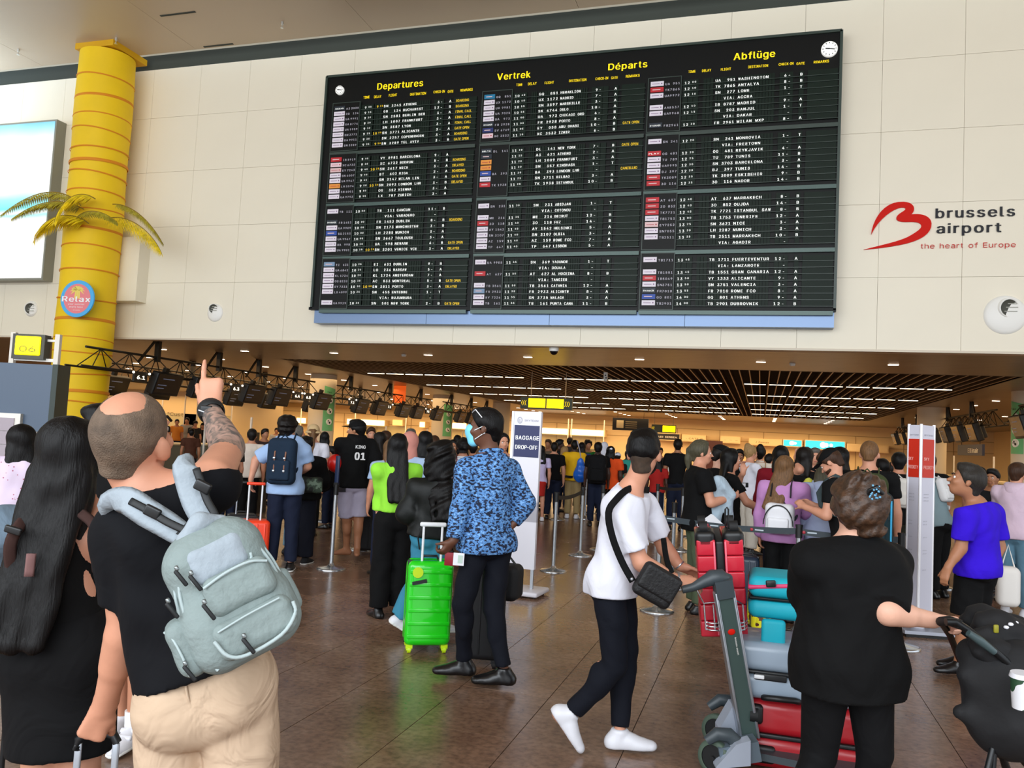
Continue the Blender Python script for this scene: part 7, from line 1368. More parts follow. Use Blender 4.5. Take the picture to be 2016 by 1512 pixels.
t = thing('messenger_bag', 'black crossbody bag hanging at the white T-shirt man\'s side', 'bag', c); S = Sdf(.02); S.box(c, (.105, .035, .09), Rb, .03); part('body', S.mesh('b', .007, mat('black_canvas', '0E0E10', .6, bump=.4, bs=60), c), None, t); S = Sdf(.02); S.box(c-Rb[:, 1]*.03+Rb[:, 2]*.02, (.1, .014, .065), Rb, .014); part('flap', S.mesh('b', .006, mat('black_canvas', '0E0E10', .6), c), None, t)
band('shoulder_strap', [(1278, 965, 4.5), (1240, 962, 4.32), (1212, 985, 4.22), (1198, 1010, 4.2), (1205, 1055, 4.19), (1224, 1105, 4.17), (1246, 1145, 4.14)], .036, .006, c_blk, t); band('shoulder_strap', [(1306, 1060, 4.45), (1312, 1100, 4.3), (1322, 1128, 4.2)], .03, .006, c_blk, t); part('ring', MB().sph(at(1244, 1140, 4.1), .009, 8), m_alu, t)
# ---- woman in black T-shirt pushing the stroller
J = hero(1670, 3.2, 1.55, 35, dict(head=(1686, 998), neck=(1684, 1068), shL=(1604, 1108, -.03), shR=(1748, 1112, .05), elR=(1744, 1204, -.14), wrR=(1836, 1221, -.1), elL=(1590, 1190, .15), wrL=(1650, 1235, .3), pelvis=(1668, 1290), hipL=(1630, 1305), hipR=(1708, 1305), knL=(1612, 1485, .05), knR=(1722, 1480, .0), anL=(1545, 1665, -.1), anR=(1690, 1690, .05)))
J['s'] = .93; J['hf'] = d3(.1, 1, -.03); J['hdR'] = d3(1, .15, -.02); J['handR'] = dict(side=d3(-.0, -.9, .5), pn=d3(.1, -.2, -1), curl=62, thumb=20)
B = grow(J, 'woman in loose black T-shirt and black leggings with a jewelled hair clip, pushing a stroller', dict(fem=0, skin=skin('pale'), g=1.3, top=('tee', c_blk), extra=.012, sleeve=.82, sleeveR=.99, drop=.18, bottom=('leggings', c_blk2), shoes=(m_bsh,), hair='updo', hairm=mat('hair_curly_brown', '3E2818', .5, var=.6, vs=38, bump=.5, bs=50), tophem=-.3, neckcut=1.03, fold=.007, hs=1.08), vox=.0075)
c = at(1722, 966, 3.08); t = thing('hair_clip', 'shiny dark jewelled claw clip in the curly hair of the woman in black', 'hair clip', c); part('claw', MB().tube([at(1705, 985, 3.09), at(1712, 965, 3.06), at(1726, 958, 3.05), at(1738, 972, 3.06)], .008, 6), m_blkp, t); q = MB(); random.seed(3)
for k in range(18): q.sph(at(1712+random.random()*22, 955+random.random()*28, 3.045), .0035+.002*random.random(), 6)
part('stones', q, mat('jewel', '6AA4C8', .08, metal=.4), t, kind='stuff')
# ---- man in purple T-shirt
J = hero(1915, 6.2, 1.66, -60, dict(head=(1902, 948), neck=(1925, 994), shL=(1901, 1012, -.12), shR=(1952, 1012, .12), elL=(1892, 1078, -.14), wrL=(1866, 1118, -.16), elR=(1968, 1075, .1), wrR=(1950, 1120, .0), pelvis=(1925, 1110), hipL=(1912, 1118), hipR=(1936, 1118), knL=(1898, 1215), knR=(1912, 1215, .1), anL=(1888, 1305, -.02), anR=(1892, 1292, .15)))
J['hf'] = d3(-.88, .35, .3); J['hup'] = d3(.15, 0, 1); J['hdL'] = d3(-.35, 0, -1); J['ftL'] = d3(-1, 0, 0); J['ftR'] = d3(-1, 0, 0); J['handL'] = dict(curl=30)
B = grow(J, 'grey-haired man in bright purple T-shirt and black shorts looking up to the left', dict(skin=skin('tan'), g=1.02, hs=1.12, top=('tee', cloth('violet', '3410C8')), extra=.012, sleeve=.8, bottom=('shorts', c_blk), shoes=(m_bsh,), hair='short', hairm=hairm('greydark'), tophem=-.18, belly=.5, fold=.01), vox=.0095)
# ---- light blue T-shirt man with navy backpack
J = hero(568, 9.3, 1.8, 0, dict(head=(566, 842), elL=(504, 905, .0), wrL=(494, 944, -.05), elR=(606, 918, .05), wrR=(585, 935, .3), shL=(530, 888), shR=(599, 888)))
J['hdL'] = d3(0, .2, -1); J['hf'] = d3(.05, 1, .05)
B = grow(J, 'man in light blue T-shirt, dark trousers and grey cap carrying a navy backpack', dict(skin=skin('fair'), top=('tee', cloth('paleblue', '9DB8DE')), extra=.012, sleeve=.75, bottom=('trousers', c_navy), shoes=(m_bsh, .01, m_wsole), hair='curly', hairm=hairm('dark'), hat=('cap', cloth('slate_cap', '4E5C6C')), tophem=-.2), vox=.012)
J['hf'] = -J['hf']
t, c, R, sz = backpack(B, 'navy backpack with brown leather straps and white label', cloth('pack_navy', '1A2A3C', bump=.3, bs=30), (.31, .17, .5), .5)
m_lea = mat('leather_brown', '7A4A30', .5)
for q_ in (-1, 1):
    part('leather_strap', MB().tube([c+R[:, 0]*.05*q_+R[:, 2]*.2-R[:, 1]*.04, c+R[:, 0]*.06*q_+R[:, 2]*.1-R[:, 1]*.09, c+R[:, 0]*.055*q_-R[:, 2]*.05-R[:, 1]*.115, c+R[:, 0]*.055*q_-R[:, 2]*.17-R[:, 1]*.11], .009, 6, .4, up=R[:, 1]), m_lea, t)
    for z in (.04, -.1): part('buckle', MB().rbox(c+R[:, 0]*.056*q_+R[:, 2]*z-R[:, 1]*.122, (.026, .01, .022), .004, 1, R), m_alu, t)
part('label', MB().box(c-R[:, 2]*.16-R[:, 1]*.108, (.05, .01, .035), R), m_wsh, t)
# ---- hoodie man
J = hero(700, 10.3, 1.8, -20, dict(head=(701, 847), elR=(741, 905, .02), wrR=(736, 943, -.1), elL=(668, 905, .1), wrL=(660, 912, .35), anL=(682, 1078, .1), anR=(703, 1078, -.05), knL=(683, 1020), knR=(706, 1020)))
J['hf'] = d3(-1, .15, 0); J['hdR'] = d3(.3, -.1, -1); J['ftL'] = d3(-.8, -.5, 0); J['ftR'] = d3(.2, -1, 0)
B = grow(J, 'bearded man in black hoodie numbered 01, pale lavender shorts and black cap', dict(skin=skin('tan'), g=1.08, top=('hoodie', c_blk), bottom=('shorts', cloth('lavender_short', 'B4ACC0')), hair='short', hairm=hairm('black'), beard=1, hat=('cap', c_blk), tophem=-.12, waist=.1, face=True), vox=.012)
T_, X_, F_ = B['T'], B['X'], B['F']; q = MB(); text(q, 'KING', T_(.0, -.172, .8), X_, B['up'], .055, width=.13, bold=.05, align='c'); text(q, '01', T_(.0, -.178, .54), X_, B['up'], .13, width=.14, bold=.09, align='c'); part('print', q, mat('print_white2', 'EDEDED', .6), B['t'])
# ---- woman in lime top
J = hero(785, 7.3, 1.6, -20, dict(elL=(748, 985, .0), wrL=(746, 1030, -.08), elR=(815, 970, .1), wrR=(815, 1010, .3))); J['hdL'] = d3(.35, -.1, -1); J['handL'] = dict(curl=18, spread=12); J['hf'] = d3(-.1, 1, 0)
B = grow(J, 'woman in lime green long-sleeved top with straight black hair and black trousers', dict(fem=1, skin=skin('fair'), g=.92, top=('sweater', cloth('lime', '92DC3E')), extra=-.006, sleeveL=1.75, bottom=('wide', c_blk), shoes=(m_bsh,), hair='long', hairlen=.42, hairm=hairm('black'), tophem=.12, hairout=.06), vox=.01)
# ---- curly haired woman in black jacket
J = hero(862, 6.5, 1.6, 35, dict(head=(872, 905), neck=(866, 945), pelvis=(848, 1052), shL=(822, 962, -.02), shR=(898, 962, .1), elL=(802, 1010, -.05), wrL=(850, 1035, .15), elR=(902, 1010, .1), wrR=(868, 1028, -.1), anL=(790, 1216, .0), knL=(828, 1140, .0), anR=(862, 1225, .1), knR=(858, 1140, .05), hipL=(838, 1062), hipR=(862, 1062)))
J['ftL'] = nz(d3(.85, .1, -.5)); J['fuL'] = nz(d3(.5, 0, .86)); J['ftR'] = d3(1, .2, 0); J['hdR'] = d3(.9, -.1, .25); J['hf'] = d3(.35, 1, 0)
B = grow(J, 'woman with big curly black hair in a black quilted jacket and flared blue jeans', dict(fem=1, skin=skin('brown'), g=1.05, top=('jacket', mat('black_jacket', '0A0E0C', .55, bump=.5, bs=7, spec=.3)), extra=.008, bottom=('wide', cloth('teal_jeans', '3C84A0')), shoes=(m_wsh, .01, m_wsole), hair='longcurly', hairlen=.38, hairout=.08, hairm=hairm('black'), tophem=-.02, fold=.011), vox=.01)
part('drawstring', MB().tube([at(828, 1040, 6.3), at(823, 1060, 6.28), at(826, 1082, 6.28)], .006, 6), m_blkp, B['t'])
t = thing('phone', 'white phone in the curly haired woman\'s hand', 'phone', at(902, 1022, 6.35)); part('case', MB().rbox(at(900, 1022, 6.33), (.07, .012, .035), .004, 1, np.array([RT, FW, UP]).T), m_wsh, t)
# ---- woman in flowered blouse at the kiosk
J = hero(42, 5.6, 1.56, 0, dict(head=(42, 870), elL=(-5, 945, .0), wrL=(5, 985, .2), elR=(78, 945), wrR=(60, 985, .2)))
B = grow(J, 'woman in pale lilac flowered blouse and white trousers standing before the kiosk', dict(fem=1, skin=skin('light'), top=('blouse', ramp_mat('flower_print', [(0, 'B06A80'), (.16, 'D9C4DA'), (.17, 'DCCBE0')], 'voronoi', 34)), extra=.015, sleeve=.7, bottom=('wide', cloth('white_trousers', 'E2DED8')), shoes=(m_wsh,), hair='bob', hairlen=.2, hairm=hairm('black'), tophem=.12), vox=.011)
t = thing('crossbody_strap', 'thin grey-brown bag strap across the flowered blouse', 'bag', B['T'](.1, -.14, .5)); part('strap', MB().tube([B['T'](.06, -.14, .86), B['T'](.1, -.145, .6), B['T'](.15, -.12, .2)], .008, 6), mat('strap_taupe', '8A7468', .6), t); part('pouch', MB().rbox(B['T'](.17, -.08, .05), (.06, .14, .12), .02, 2), mat('strap_taupe', '8A7468', .6), t)
# ================================================================== mid-distance and far crowd
CN = [0]
def person(px, tpy, D, ang, label, v=.016, hy=0., hp_=0., arms=('down', 'down'), legs='stand', H=None, group=None, pts=None, lean=0., **look):
    p = at(px, tpy, D); H = p[2] if H is None else H
    J = skeleton((p[0], p[1]), H/1.0, ang, head_yaw=hy, head_pitch=hp_, arms=arms, legs=legs, lean=lean)
    if pts:
        for k, q in pts.items(): J[k] = at(q[0], q[1], D+(q[2] if len(q) > 2 else 0))
    look.setdefault('skin', skin('light')); look.setdefault('top', ('tee', c_blk)); look.setdefault('bottom', ('trousers', c_navy)); look.setdefault('shoes', (m_bsh,)); look.setdefault('hair', 'short'); look.setdefault('face', v < .016 or (100 < (ang+hy) % 360 < 290 and D < 16))
    return grow(J, label, look, vox=v, group=group)
C = cloth; S_ = skin
# right-hand queue
B = person(1380, 870, 8.2, 75, 'woman with brown ponytail in black T-shirt holding a pale jacket', .011, hy=10, arms=('down', 'phone'), fem=1, g=1.1, skin=S_('fair'), hair='tied', hairlen=.14, hairm=hairm('ash'), bottom=('trousers', C('olive', '4E5A44')), face=True, extra=.01, tophem=-.2)
S = Sdf(.03); S.cone(at(1412, 945, 8.), at(1440, 975, 8.), .06, .05); S.cone(at(1412, 960, 8.), at(1410, 1030, 8.05), .07, .05, flat=FW, fa=.6); S.cone(at(1436, 975, 8.), at(1436, 1030, 8.05), .05, .05, flat=FW, fa=.6); S.disp = (.016, 26., 3, (1, 1, .3)); o_ = at(1420, 980, 8); solo('jacket', S.mesh('j', .012, C('pale_jacket', 'A9BBC8', bump=.5), o_), None, 'pale blue-grey jacket draped over the ponytail woman\'s arm', 'jacket', o_)
q = at(1404, 1032, 7.9); solo('paper_sheet', MB().prism([(-.16, 0), (-.02, .1), (.0, .09), (.12, -.02), (-.13, -.1)], .004, q, np.array([RT, UP, -FW]).T), mat('paper_white', 'E4E4E8', .6), 'white sheet of paper tucked behind the red suitcase', 'paper', q)
person(1418, 879, 9.0, 60, 'man with black cap and stubble looking down, behind the ponytail woman', .012, hp_=-20, hat=('cap', c_blk), skin=S_('pale'), beard=1, top=('tee', c_blk), face=True)
B = person(1438, 886, 8.7, 75, 'dark long-haired woman raising one hand and holding a phone', .011, arms=('face', 'fwd'), fem=1, skin=S_('fair'), hair='long', hairlen=.2, hairm=hairm('black'), face=True, pts=dict(wrL=(1463, 930, -.1), elL=(1450, 955, .05)), g=.95)
t = thing('phone', 'white-edged phone held out by the dark long-haired woman', 'phone', at(1464, 955, 8.6)); part('case', MB().rbox(at(1464, 955, 8.6), (.1, .05, .012), .004, 1, np.array([RT, UP, -FW]).T), m_blkp, t); part('screen', MB().box(at(1462, 955, 8.58), (.06, .035, .01), np.array([RT, UP, -FW]).T), m_wsh, t)
person(1538, 881, 9.6, 0, 'person in dark red top with black hair at the centre of the queue', .014, hair='bob', hairlen=.1, hairm=hairm('black'), top=('sweater', C('dark_red', '7A1220')), g=1.1, tophem=-.2)
B = person(1545, 900, 8.0, 10, 'woman with long dark-blond hair in pink sweater', .011, fem=1, g=1.08, hair='long', hairlen=.36, hairm=hairm('lightbrown'), top=('sweater', C('pink_sweater', 'B884B8')), bottom=('trousers', c_blk), arms=('down', 'fwd'), tophem=-.2, hairdir=d3(-.35, -.1, -1))
t, c, R, sz = backpack(B, 'small white leather backpack with black piping on the pink sweater', mat('white_leather', 'E2E2E6', .4), (.3, .14, .32), .3, straps=m_web); part('piping', MB().tube([c+R[:, 0]*.135*math.cos(a)-R[:, 1]*.07+R[:, 2]*(-.06+.19*math.sin(a)) for a in np.linspace(0, math.pi, 14)], .006, 5).tube([c+R[:, 0]*(-.14+.28*i/6)-R[:, 1]*.075-R[:, 2]*.1 for i in range(7)], .006, 5), m_web, t)
person(1585, 883, 9.2, 20, 'dark-haired woman raising her bent elbow beside the dark red top', .014, fem=1, hair='bob', hairlen=.12, hairm=hairm('dark'), arms=('face', 'down'), skin=S_('fair'), top=('tee', c_blk), pts=dict(elL=(1575, 925, -.1), wrL=(1567, 900, .1)))
person(1604, 884, 11.5, 170, 'short-haired man in the back of the queue facing the camera', .016, skin=S_('fair'), hairm=hairm('grey'))
B = person(1626, 905, 8.0, 15, 'woman in pale blue hooded sweatshirt looking at her phone', .011, fem=1, g=1.1, hair='bob', hairlen=.16, hairm=hairm('ash'), top=('hoodie', C('pale_blue_hoodie', 'A4B0CC')), bottom=('trousers', c_blk), arms=('down', 'phone'), tophem=-.15)
o_ = at(1592, 968, 8.1); S = Sdf(.02); S.ell(o_, (.07, .05, .14), frame(UP, FW)); solo('pillow', S.mesh('p', .012, C('yellow_pillow', 'D8D85A'), o_), None, 'pale yellow pillow tucked between the pink and the blue sweater', 'pillow', o_)
person(1652, 884, 8.9, -70, 'person in orange jacket hidden behind the bowed black cap', .016, top=('jacket', C('orange_jacket', 'C8502C')), hair='bob', hairlen=.1, hairm=hairm('black'))
B = person(1672, 886, 7.3, -75, 'man in black T-shirt with black peaked cap bowing his head', .011, hp_=-38, lean=14, skin=S_('fair'), hat=('cap', c_blk), beard=1, hairm=hairm('brown'), top=('tee', c_blk), bottom=('trousers', C('stone_trousers', 'BDB8AC')), face=True, arms=('phone', 'phone'))
o_ = at(1722, 1030, 6.9); R0 = yawR(1722, 10); t, c, R, sz = backpack(B, 'dark teal hiking backpack hanging low behind the bowed man', C('pack_teal', '1E3034', bump=.3), (.3, .22, .58), R=R0, c=o_, straps=C('pack_strap_grey', '3A4648')); part('trim', MB().tube([o_+R0[:, 0]*.14+R0[:, 2]*z-R0[:, 1]*.08 for z in (-.2, 0, .2)], .008, 6).tube([o_-R0[:, 0]*.05+R0[:, 2]*.29, o_+R0[:, 2]*.31, o_+R0[:, 0]*.07+R0[:, 2]*.27], .012, 6), mat('trim_cyan', '2A9CC8', .5), t)
B = person(1712, 870, 7.6, 5, 'tall man with short fair hair and olive backpack seen from behind', .011, skin=S_('fair'), hair='buzz', hairm=hairm('lightbrown'), top=('tee', c_blk), bottom=('shorts', C('stone_shorts', 'C8C4B8')), arms=('fwd', 'down'))
backpack(B, 'large olive green backpack with white zip tape', C('pack_olive', '3A4426', bump=.3), (.36, .24, .52), .5, pocket=C('pack_olive2', '343C22'))
B = person(1770, 893, 9.8, 0, 'dark-haired person with white hooded pack in the queue left of the pillar sign', .014, hairm=hairm('black'), top=('tee', c_blk), bottom=('trousers', C('dark_olive', '2C2C22'))); backpack(B, 'off-white small backpack left of the pillar sign', C('pack_white', 'D8D4CC'), (.26, .13, .36), .62)
person(1738, 905, 10.5, -30, 'dark-haired person behind the olive backpack', .018, hairm=hairm('black')); person(1757, 912, 12, 10, 'person in black just behind the off-white pack', .018, hairm=hairm('dark'))
B = person(1852, 903, 9.8, -60, 'man in grey-blue T-shirt leaning over papers right of the pillar sign', .014, lean=18, skin=S_('dark'), top=('tee', C('grey_blue', '7C9096')), hairm=hairm('black'), arms=('fwd', 'fwd'), bottom=('trousers', c_blk)); backpack(B, 'white sling bag on the leaning man', C('sling_white', 'DEDEDE'), (.2, .1, .3), .7, both=False)
person(1831, 895, 11.5, 0, 'dark-haired person in black behind the pillar sign', .018, hairm=hairm('black'))
person(1928, 922, 10.6, 150, 'seated-looking woman in dusty pink vest behind the purple T-shirt', .016, fem=1, top=('tank', C('dusty_pink', 'A8807A')), hair='bun', hairm=hairm('dark'), arms=('phone', 'phone'))
person(1955, 925, 10.0, 200, 'woman with hand at her mouth near the wide right column', .015, fem=1, top=('sweater', C('black_white', '1A1A1C')), hair='short', hairm=hairm('black'), arms=('face', 'phone'), skin=S_('olive'), face=True)
B = person(2002, 913, 8.9, 20, 'man in pale pink hoodie and jeans at the right edge', .011, skin=S_('fair'), top=('hoodie', C('pale_pink', 'D4BCCC')), bottom=('trousers', C('mid_jeans', '5C8094')), shoes=(m_wsh, .01), hairm=hairm('brown'), arms=('fwd', 'fwd'), tophem=-.12)
person(1335, 866, 16, 0, 'man in black T-shirt with white back emblem at the far counters', .018, skin=S_('olive'), bottom=('trousers', c_navy))
person(1456, 886, 13.5, 175, 'man with glasses facing the camera beyond the raised phone', .016, skin=S_('tan'), hairm=hairm('black'))
person(1478, 879, 13., 60, 'woman in white T-shirt under black pinafore with copper hair', .016, fem=1, skin=S_('fair'), hair='bun', hairm=hairm('blond'), arms=('phone', 'fwd'), top=('tee', C('white', 'DADAE4')), bottom=('wide', C('cream_wide', 'CFC8BC')))
B = person(1497, 880, 13.2, 0, 'woman with black bun and light shirt carrying a beige pack', .016, fem=1, hair='bun', hairm=hairm('black'), top=('shirt', C('light_shirt', 'D8CDBE')), bottom=('wide', c_blk)); backpack(B, 'beige backpack on the woman with the black bun', C('pack_beige', 'A88A62'), (.26, .13, .36), .55)
person(1515, 895, 14.5, 40, 'person in black queuing beyond the white trousered woman', .018)
# middle group
B = person(1132, 868, 17.4, 5, 'man in bright yellow T-shirt and khaki trousers', .016, skin=S_('dark'), hairm=hairm('black'), top=('tee', C('bright_yellow', 'E8B41C')), extra=.015, tophem=-.18, bottom=('trousers', C('khaki', 'A08A60')), shoes=(m_wsh, .012), g=1.08)
c = at(1143, 925, 17.1); t = thing('drawstring_bag', 'shiny blue drawstring bag hanging behind the yellow T-shirt', 'bag', c); S = Sdf(.05); S.cone(c+ZA*.2, c-ZA*.12, .06, .15); S.disp = (.015, 30., 2, (1, 1, .4)); part('sack', S.mesh('b', .014, mat('blue_nylon', '1C62C8', .35), c), None, t); part('cord', MB().tube([c+ZA*.24, c+ZA*.45-HR*.05, c+ZA*.6-HR*.1], .012, 6), mat('cord_grey', '9A94A0', .6), t)
person(1065, 886, 16.5, -15, 'girl in pale lilac T-shirt with red jacket tied round her waist', .016, fem=1, skin=S_('fair'), hair='long', hairlen=.2, hairm=hairm('black'), top=('tee', C('pale_lilac', 'C8BCE0')), bottom=('skirt', C('red_cloth', 'B42A24')), hem=.8, shoes=(m_wsh,), g=.85, H=1.5)
person(1092, 872, 17, 0, 'man in plain black T-shirt between the red skirt and the yellow T-shirt', .018, skin=S_('fair'), hairm=hairm('dark'))
person(1203, 880, 16.2, 10, 'person in vivid orange T-shirt with white headband', .016, skin=S_('dark'), top=('tee', C('vivid_orange', 'E4501C')), extra=.02, hair='bob', hairlen=.05, hairm=hairm('black'), hat=('cap', C('white', 'DADAE4')), bottom=('trousers', c_blk), tophem=-.25)
B = person(1178, 872, 16, 0, 'person in black with a big black backpack beside the orange T-shirt', .018, skin=S_('dark'), hairm=hairm('black')); backpack(B, 'large black backpack beside the orange T-shirt', c_blk2, (.4, .28, .6), .5)
for k, (px, tp, D, ang, lb, hr, hc, tc) in enumerate(((1055, 862, 19, 30, 'dark-haired person behind the baggage sign edge', 'curly', 'black', '2A1614'), (1080, 866, 20, 200, 'brown-haired person far behind the red skirt', 'short', 'brown', '6A5A4A'), (1102, 866, 19, 90, 'tall dark-haired person left of the yellow shirt', 'short', 'black', '141416'),
        (1112, 880, 18.8, 20, 'blond person beside the yellow shoulder', 'bob', 'blond', 'B8904A'), (1146, 872, 19.5, 10, 'dark-haired person right of the yellow head', 'bob', 'black', '2C3A6A'), (1158, 868, 20, 160, 'person in green shirt beyond the yellow shirt', 'curly', 'black', '1A6A2A'), (1190, 872, 19, 20, 'person in white headscarf beyond the orange shirt', 'short', 'grey', 'C8C4BC'),
        (1216, 892, 17.5, 0, 'person with white cap near the white T-shirt man', 'short', 'dark', '1A1A1C'), (1236, 888, 20, 0, 'person in turquoise top hidden by the white T-shirt man', 'short', 'black', '3AA89A'), (1122, 862, 24, 20, 'small distant person above the yellow shoulder', 'short', 'black', '202024'), (1295, 900, 16, 0, 'person in red top behind the white T-shirt man', 'bob', 'black', 'A0201C'), (1300, 882, 22, 170, 'distant person behind the pink notice', 'short', 'black', '1A1A1C'))):
    person(px, tp, D, ang, lb, .02, hair=hr, hairm=hairm(hc), top=('tee', C('crowd_'+tc, tc)), skin=S_('dark' if k % 2 == 0 else 'olive'), hat=('cap', C('white', 'DADAE4')) if 'white cap' in lb else (('scarf', C('white', 'DADAE4')) if 'headscarf' in lb else None))
# left group
B = person(618, 839, 12.5, 0, 'woman with straw bucket hat and white top', .016, fem=1, hair='tied', hairlen=.3, hairm=hairm('lightbrown'), hat=('bucket', C('straw', 'C8AC80')), top=('tee', C('white', 'DADAE4')), bottom=('trousers', c_blk), skin=S_('fair'))
person(497, 846, 13.2, 0, 'man in cream T-shirt at the check-in desks left of the light blue shirt', .014, top=('tee', C('cream_tee', 'E0D2C4')), hairm=hairm('dark'), bottom=('trousers', c_blk), g=1.1)
B = person(603, 862, 9.9, 20, 'person in black with long dark garment beside the navy backpack', .014, top=('jacket', c_blk), extra=.03, bottom=('wide', C('navy_wide', '12141F')), hair='curly', hairm=hairm('black'), shoes=(mat('canvas_black', '101012', .8), .012, m_wsole), arms=('down', 'fwd'), tophem=-.1, g=1.1)
c = at(612, 955, 9.5); t = thing('waist_bag', 'camouflage green waist bag on the person in black', 'bag', c); S = Sdf(.03); S.box(c, (.13, .06, .09), yawR(610, 0), .04); S.disp = (.01, 30, 2, (1, 1, 1)); part('pouch', S.mesh('b', .012, ramp_mat('camouflage', [(0, '10140F'), (.45, '2C3A2C'), (.58, '5C6C5C')], scale=12), c), None, t)
person(655, 880, 13.5, -60, 'person in black hidden behind the bearded hoodie man', .018, hairm=hairm('black')); person(455, 850, 12., -30, 'man in dark cap behind the tattooed arm', .016, hat=('cap', c_blk), top=('tee', C('dark_grey', '2A2824')))
person(585, 840, 10.5, 80, 'grey-haired woman mostly hidden behind the grey cap', .016, fem=1, hair='bob', hairm=hairm('grey'), top=('sweater', C('pale_grey', 'B8B0B4')), bottom=('trousers', C('light_jeans', '7AA0B4')))
c = at(660, 912, 10.2); solo('balloon', MB().sph(c, (.1, .1, .115), 20), mat('balloon_red', 'D01C14', .3), 'round red ball held beside the hoodie man', 'ball', c)
person(748, 853, 11.8, -60, 'woman with glasses and dark hair behind the hoodie', .015, fem=1, hair='bob', hairm=hairm('dark'), top=('tee', C('magenta_print', '8A4A8A')), arms=('fwd', 'fwd')); person(759, 850, 13, -30, 'dark-haired woman in pink top behind the hoodie', .016, fem=1, hair='bob', hairm=hairm('brown'), top=('tee', C('pink_top', 'C070A0')))
person(731, 843, 14.5, 170, 'brown-haired man right of the black cap', .018, hairm=hairm('brown'), skin=S_('fair')); person(809, 846, 12.6, 10, 'man with grey hair beyond the pink headscarf', .018, hairm=hairm('grey'), top=('shirt', C('pale_blue_shirt', '9DB4D0')))
B = person(808, 854, 8.6, 20, 'woman in salmon pink headscarf beside the lime top', .013, fem=1, hair=None, hat=('scarf', C('salmon', 'C48478')), top=('shirt', C('pale_blue_shirt', '9DB4D0')), bottom=('trousers', c_blk))
person(838, 852, 9.6, 0, 'woman with dark hair above the black jacket woman\'s left shoulder', .014, fem=1, hair='bob', hairlen=.15, hairm=hairm('black'), top=('tee', c_blk)); person(855, 860, 11, 0, 'brown-haired person behind the curly haired woman', .018, hairm=hairm('brown')); person(770, 868, 9.4, -20, 'blond woman in pale blue top left of the lime top', .015, fem=1, hair='bob', hairm=hairm('lightbrown'), top=('tee', C('pale_blue_shirt', '9DB4D0')))
B = person(913, 866, 11.4, 0, 'person in white striped shirt with black cap between the curly hair and the mask', .014, top=('sweater', ramp_mat('stripes', [(0, 'E8E8EA'), (.8, '6A7890')], 'wave', 12)), hat=('cap', c_blk), hair='curly', hairm=hairm('black'), bottom=('trousers', c_blk))
t, c, R, sz = backpack(B, 'maroon square backpack with round white badge', C('pack_maroon', '6A1C28'), (.27, .14, .38), .5); part('badge', MB().cyl(c-R[:, 1]*.08+R[:, 2]*.06-R[:, 0]*.03, c-R[:, 1]*.11+R[:, 2]*.06-R[:, 0]*.03, .024, n=14), mat('badge_white', 'F0D8D8', .5), t)
person(893, 868, 13, 185, 'woman facing the camera between the curly hair and the maroon backpack', .016, fem=1, hair='tied', hairm=hairm('black'), skin=S_('tan'), top=('tee', C('olive_brown', '6A4A34')), face=True); person(901, 858, 17, 10, 'distant dark-haired person above the maroon backpack', .02, hairm=hairm('black')); person(990, 855, 10.5, 160, 'dark-haired woman between the masked man and the stand', .016, fem=1, hair='bob', hairm=hairm('black'), skin=S_('fair'))
person(932, 872, 13.5, 0, 'dark-haired person in black right of the maroon backpack', .018, hairm=hairm('black')); person(880, 872, 16, 0, 'person with grey-brown hair far behind the curly haired woman', .02, hairm=hairm('greydark'))
person(690, 868, 16, 30, 'distant person in brown between hoodie and belt post', .02, hairm=hairm('brown'), top=('tee', C('brown_top', '5A4636'))); person(722, 862, 18, 0, 'distant person in dark red behind the hoodie shoulder', .02, hairm=hairm('black'), top=('tee', C('crowd_dark', '3A1A1C')))
# people at the service counters, small in the distance
for k, (px, tp, D, ang, lb, tc, hr) in enumerate(((322, 824, 30, 180, 'dark-clothed clerk at the left end of the glazed counters', '1C1C20', 'short'), (349, 826, 32, 180, 'clerk with orange vest behind the glazed counter', 'C8782A', 'short'), (369, 823, 33, 200, 'tall person with white scarf behind the glass', '8A8680', 'short'), (385, 829, 31, 160, 'person in dark cap facing left at the counter', '1A1A1C', 'short'), (400, 833, 32, 190, 'dark-haired clerk in black next to the dark cap', '161618', 'bob'), (412, 835, 32, 190, 'rightmost small clerk before the tattooed arm', '202226', 'short'), (308, 830, 28, 10, 'small person half hidden by the bald head', '2A2824', 'short'),
        (378, 845, 20, 0, 'brown-clad customer leaning on the dark green cabinet', '4A2A1C', 'short'), (430, 862, 15, 0, 'person in dark grey below the pointing hand', '1E1E20', 'bob'), (522, 845, 17, 150, 'dark-haired person behind the light blue shoulder', '3A2A28', 'short'), (545, 843, 30, 180, 'distant clerk at the counter left of the cap', 'A8A094', 'short'), (640, 852, 15, 0, 'person in black coat at the foot of the noticed column', '141416', 'bob'), (110, 832, 22, 180, 'person glimpsed between the kiosk and the yellow column', '3A3A3C', 'short'))):
    person(px, tp, D, ang, lb, .022, hair=hr, hairm=hairm('black' if k % 3 else 'dark'), top=('tee', C('crowd_'+tc, tc)), skin=S_('tan'), hat=('cap', c_blk) if 'cap' in lb and 'left of the cap' not in lb else None, fem=int(hr == 'bob'))
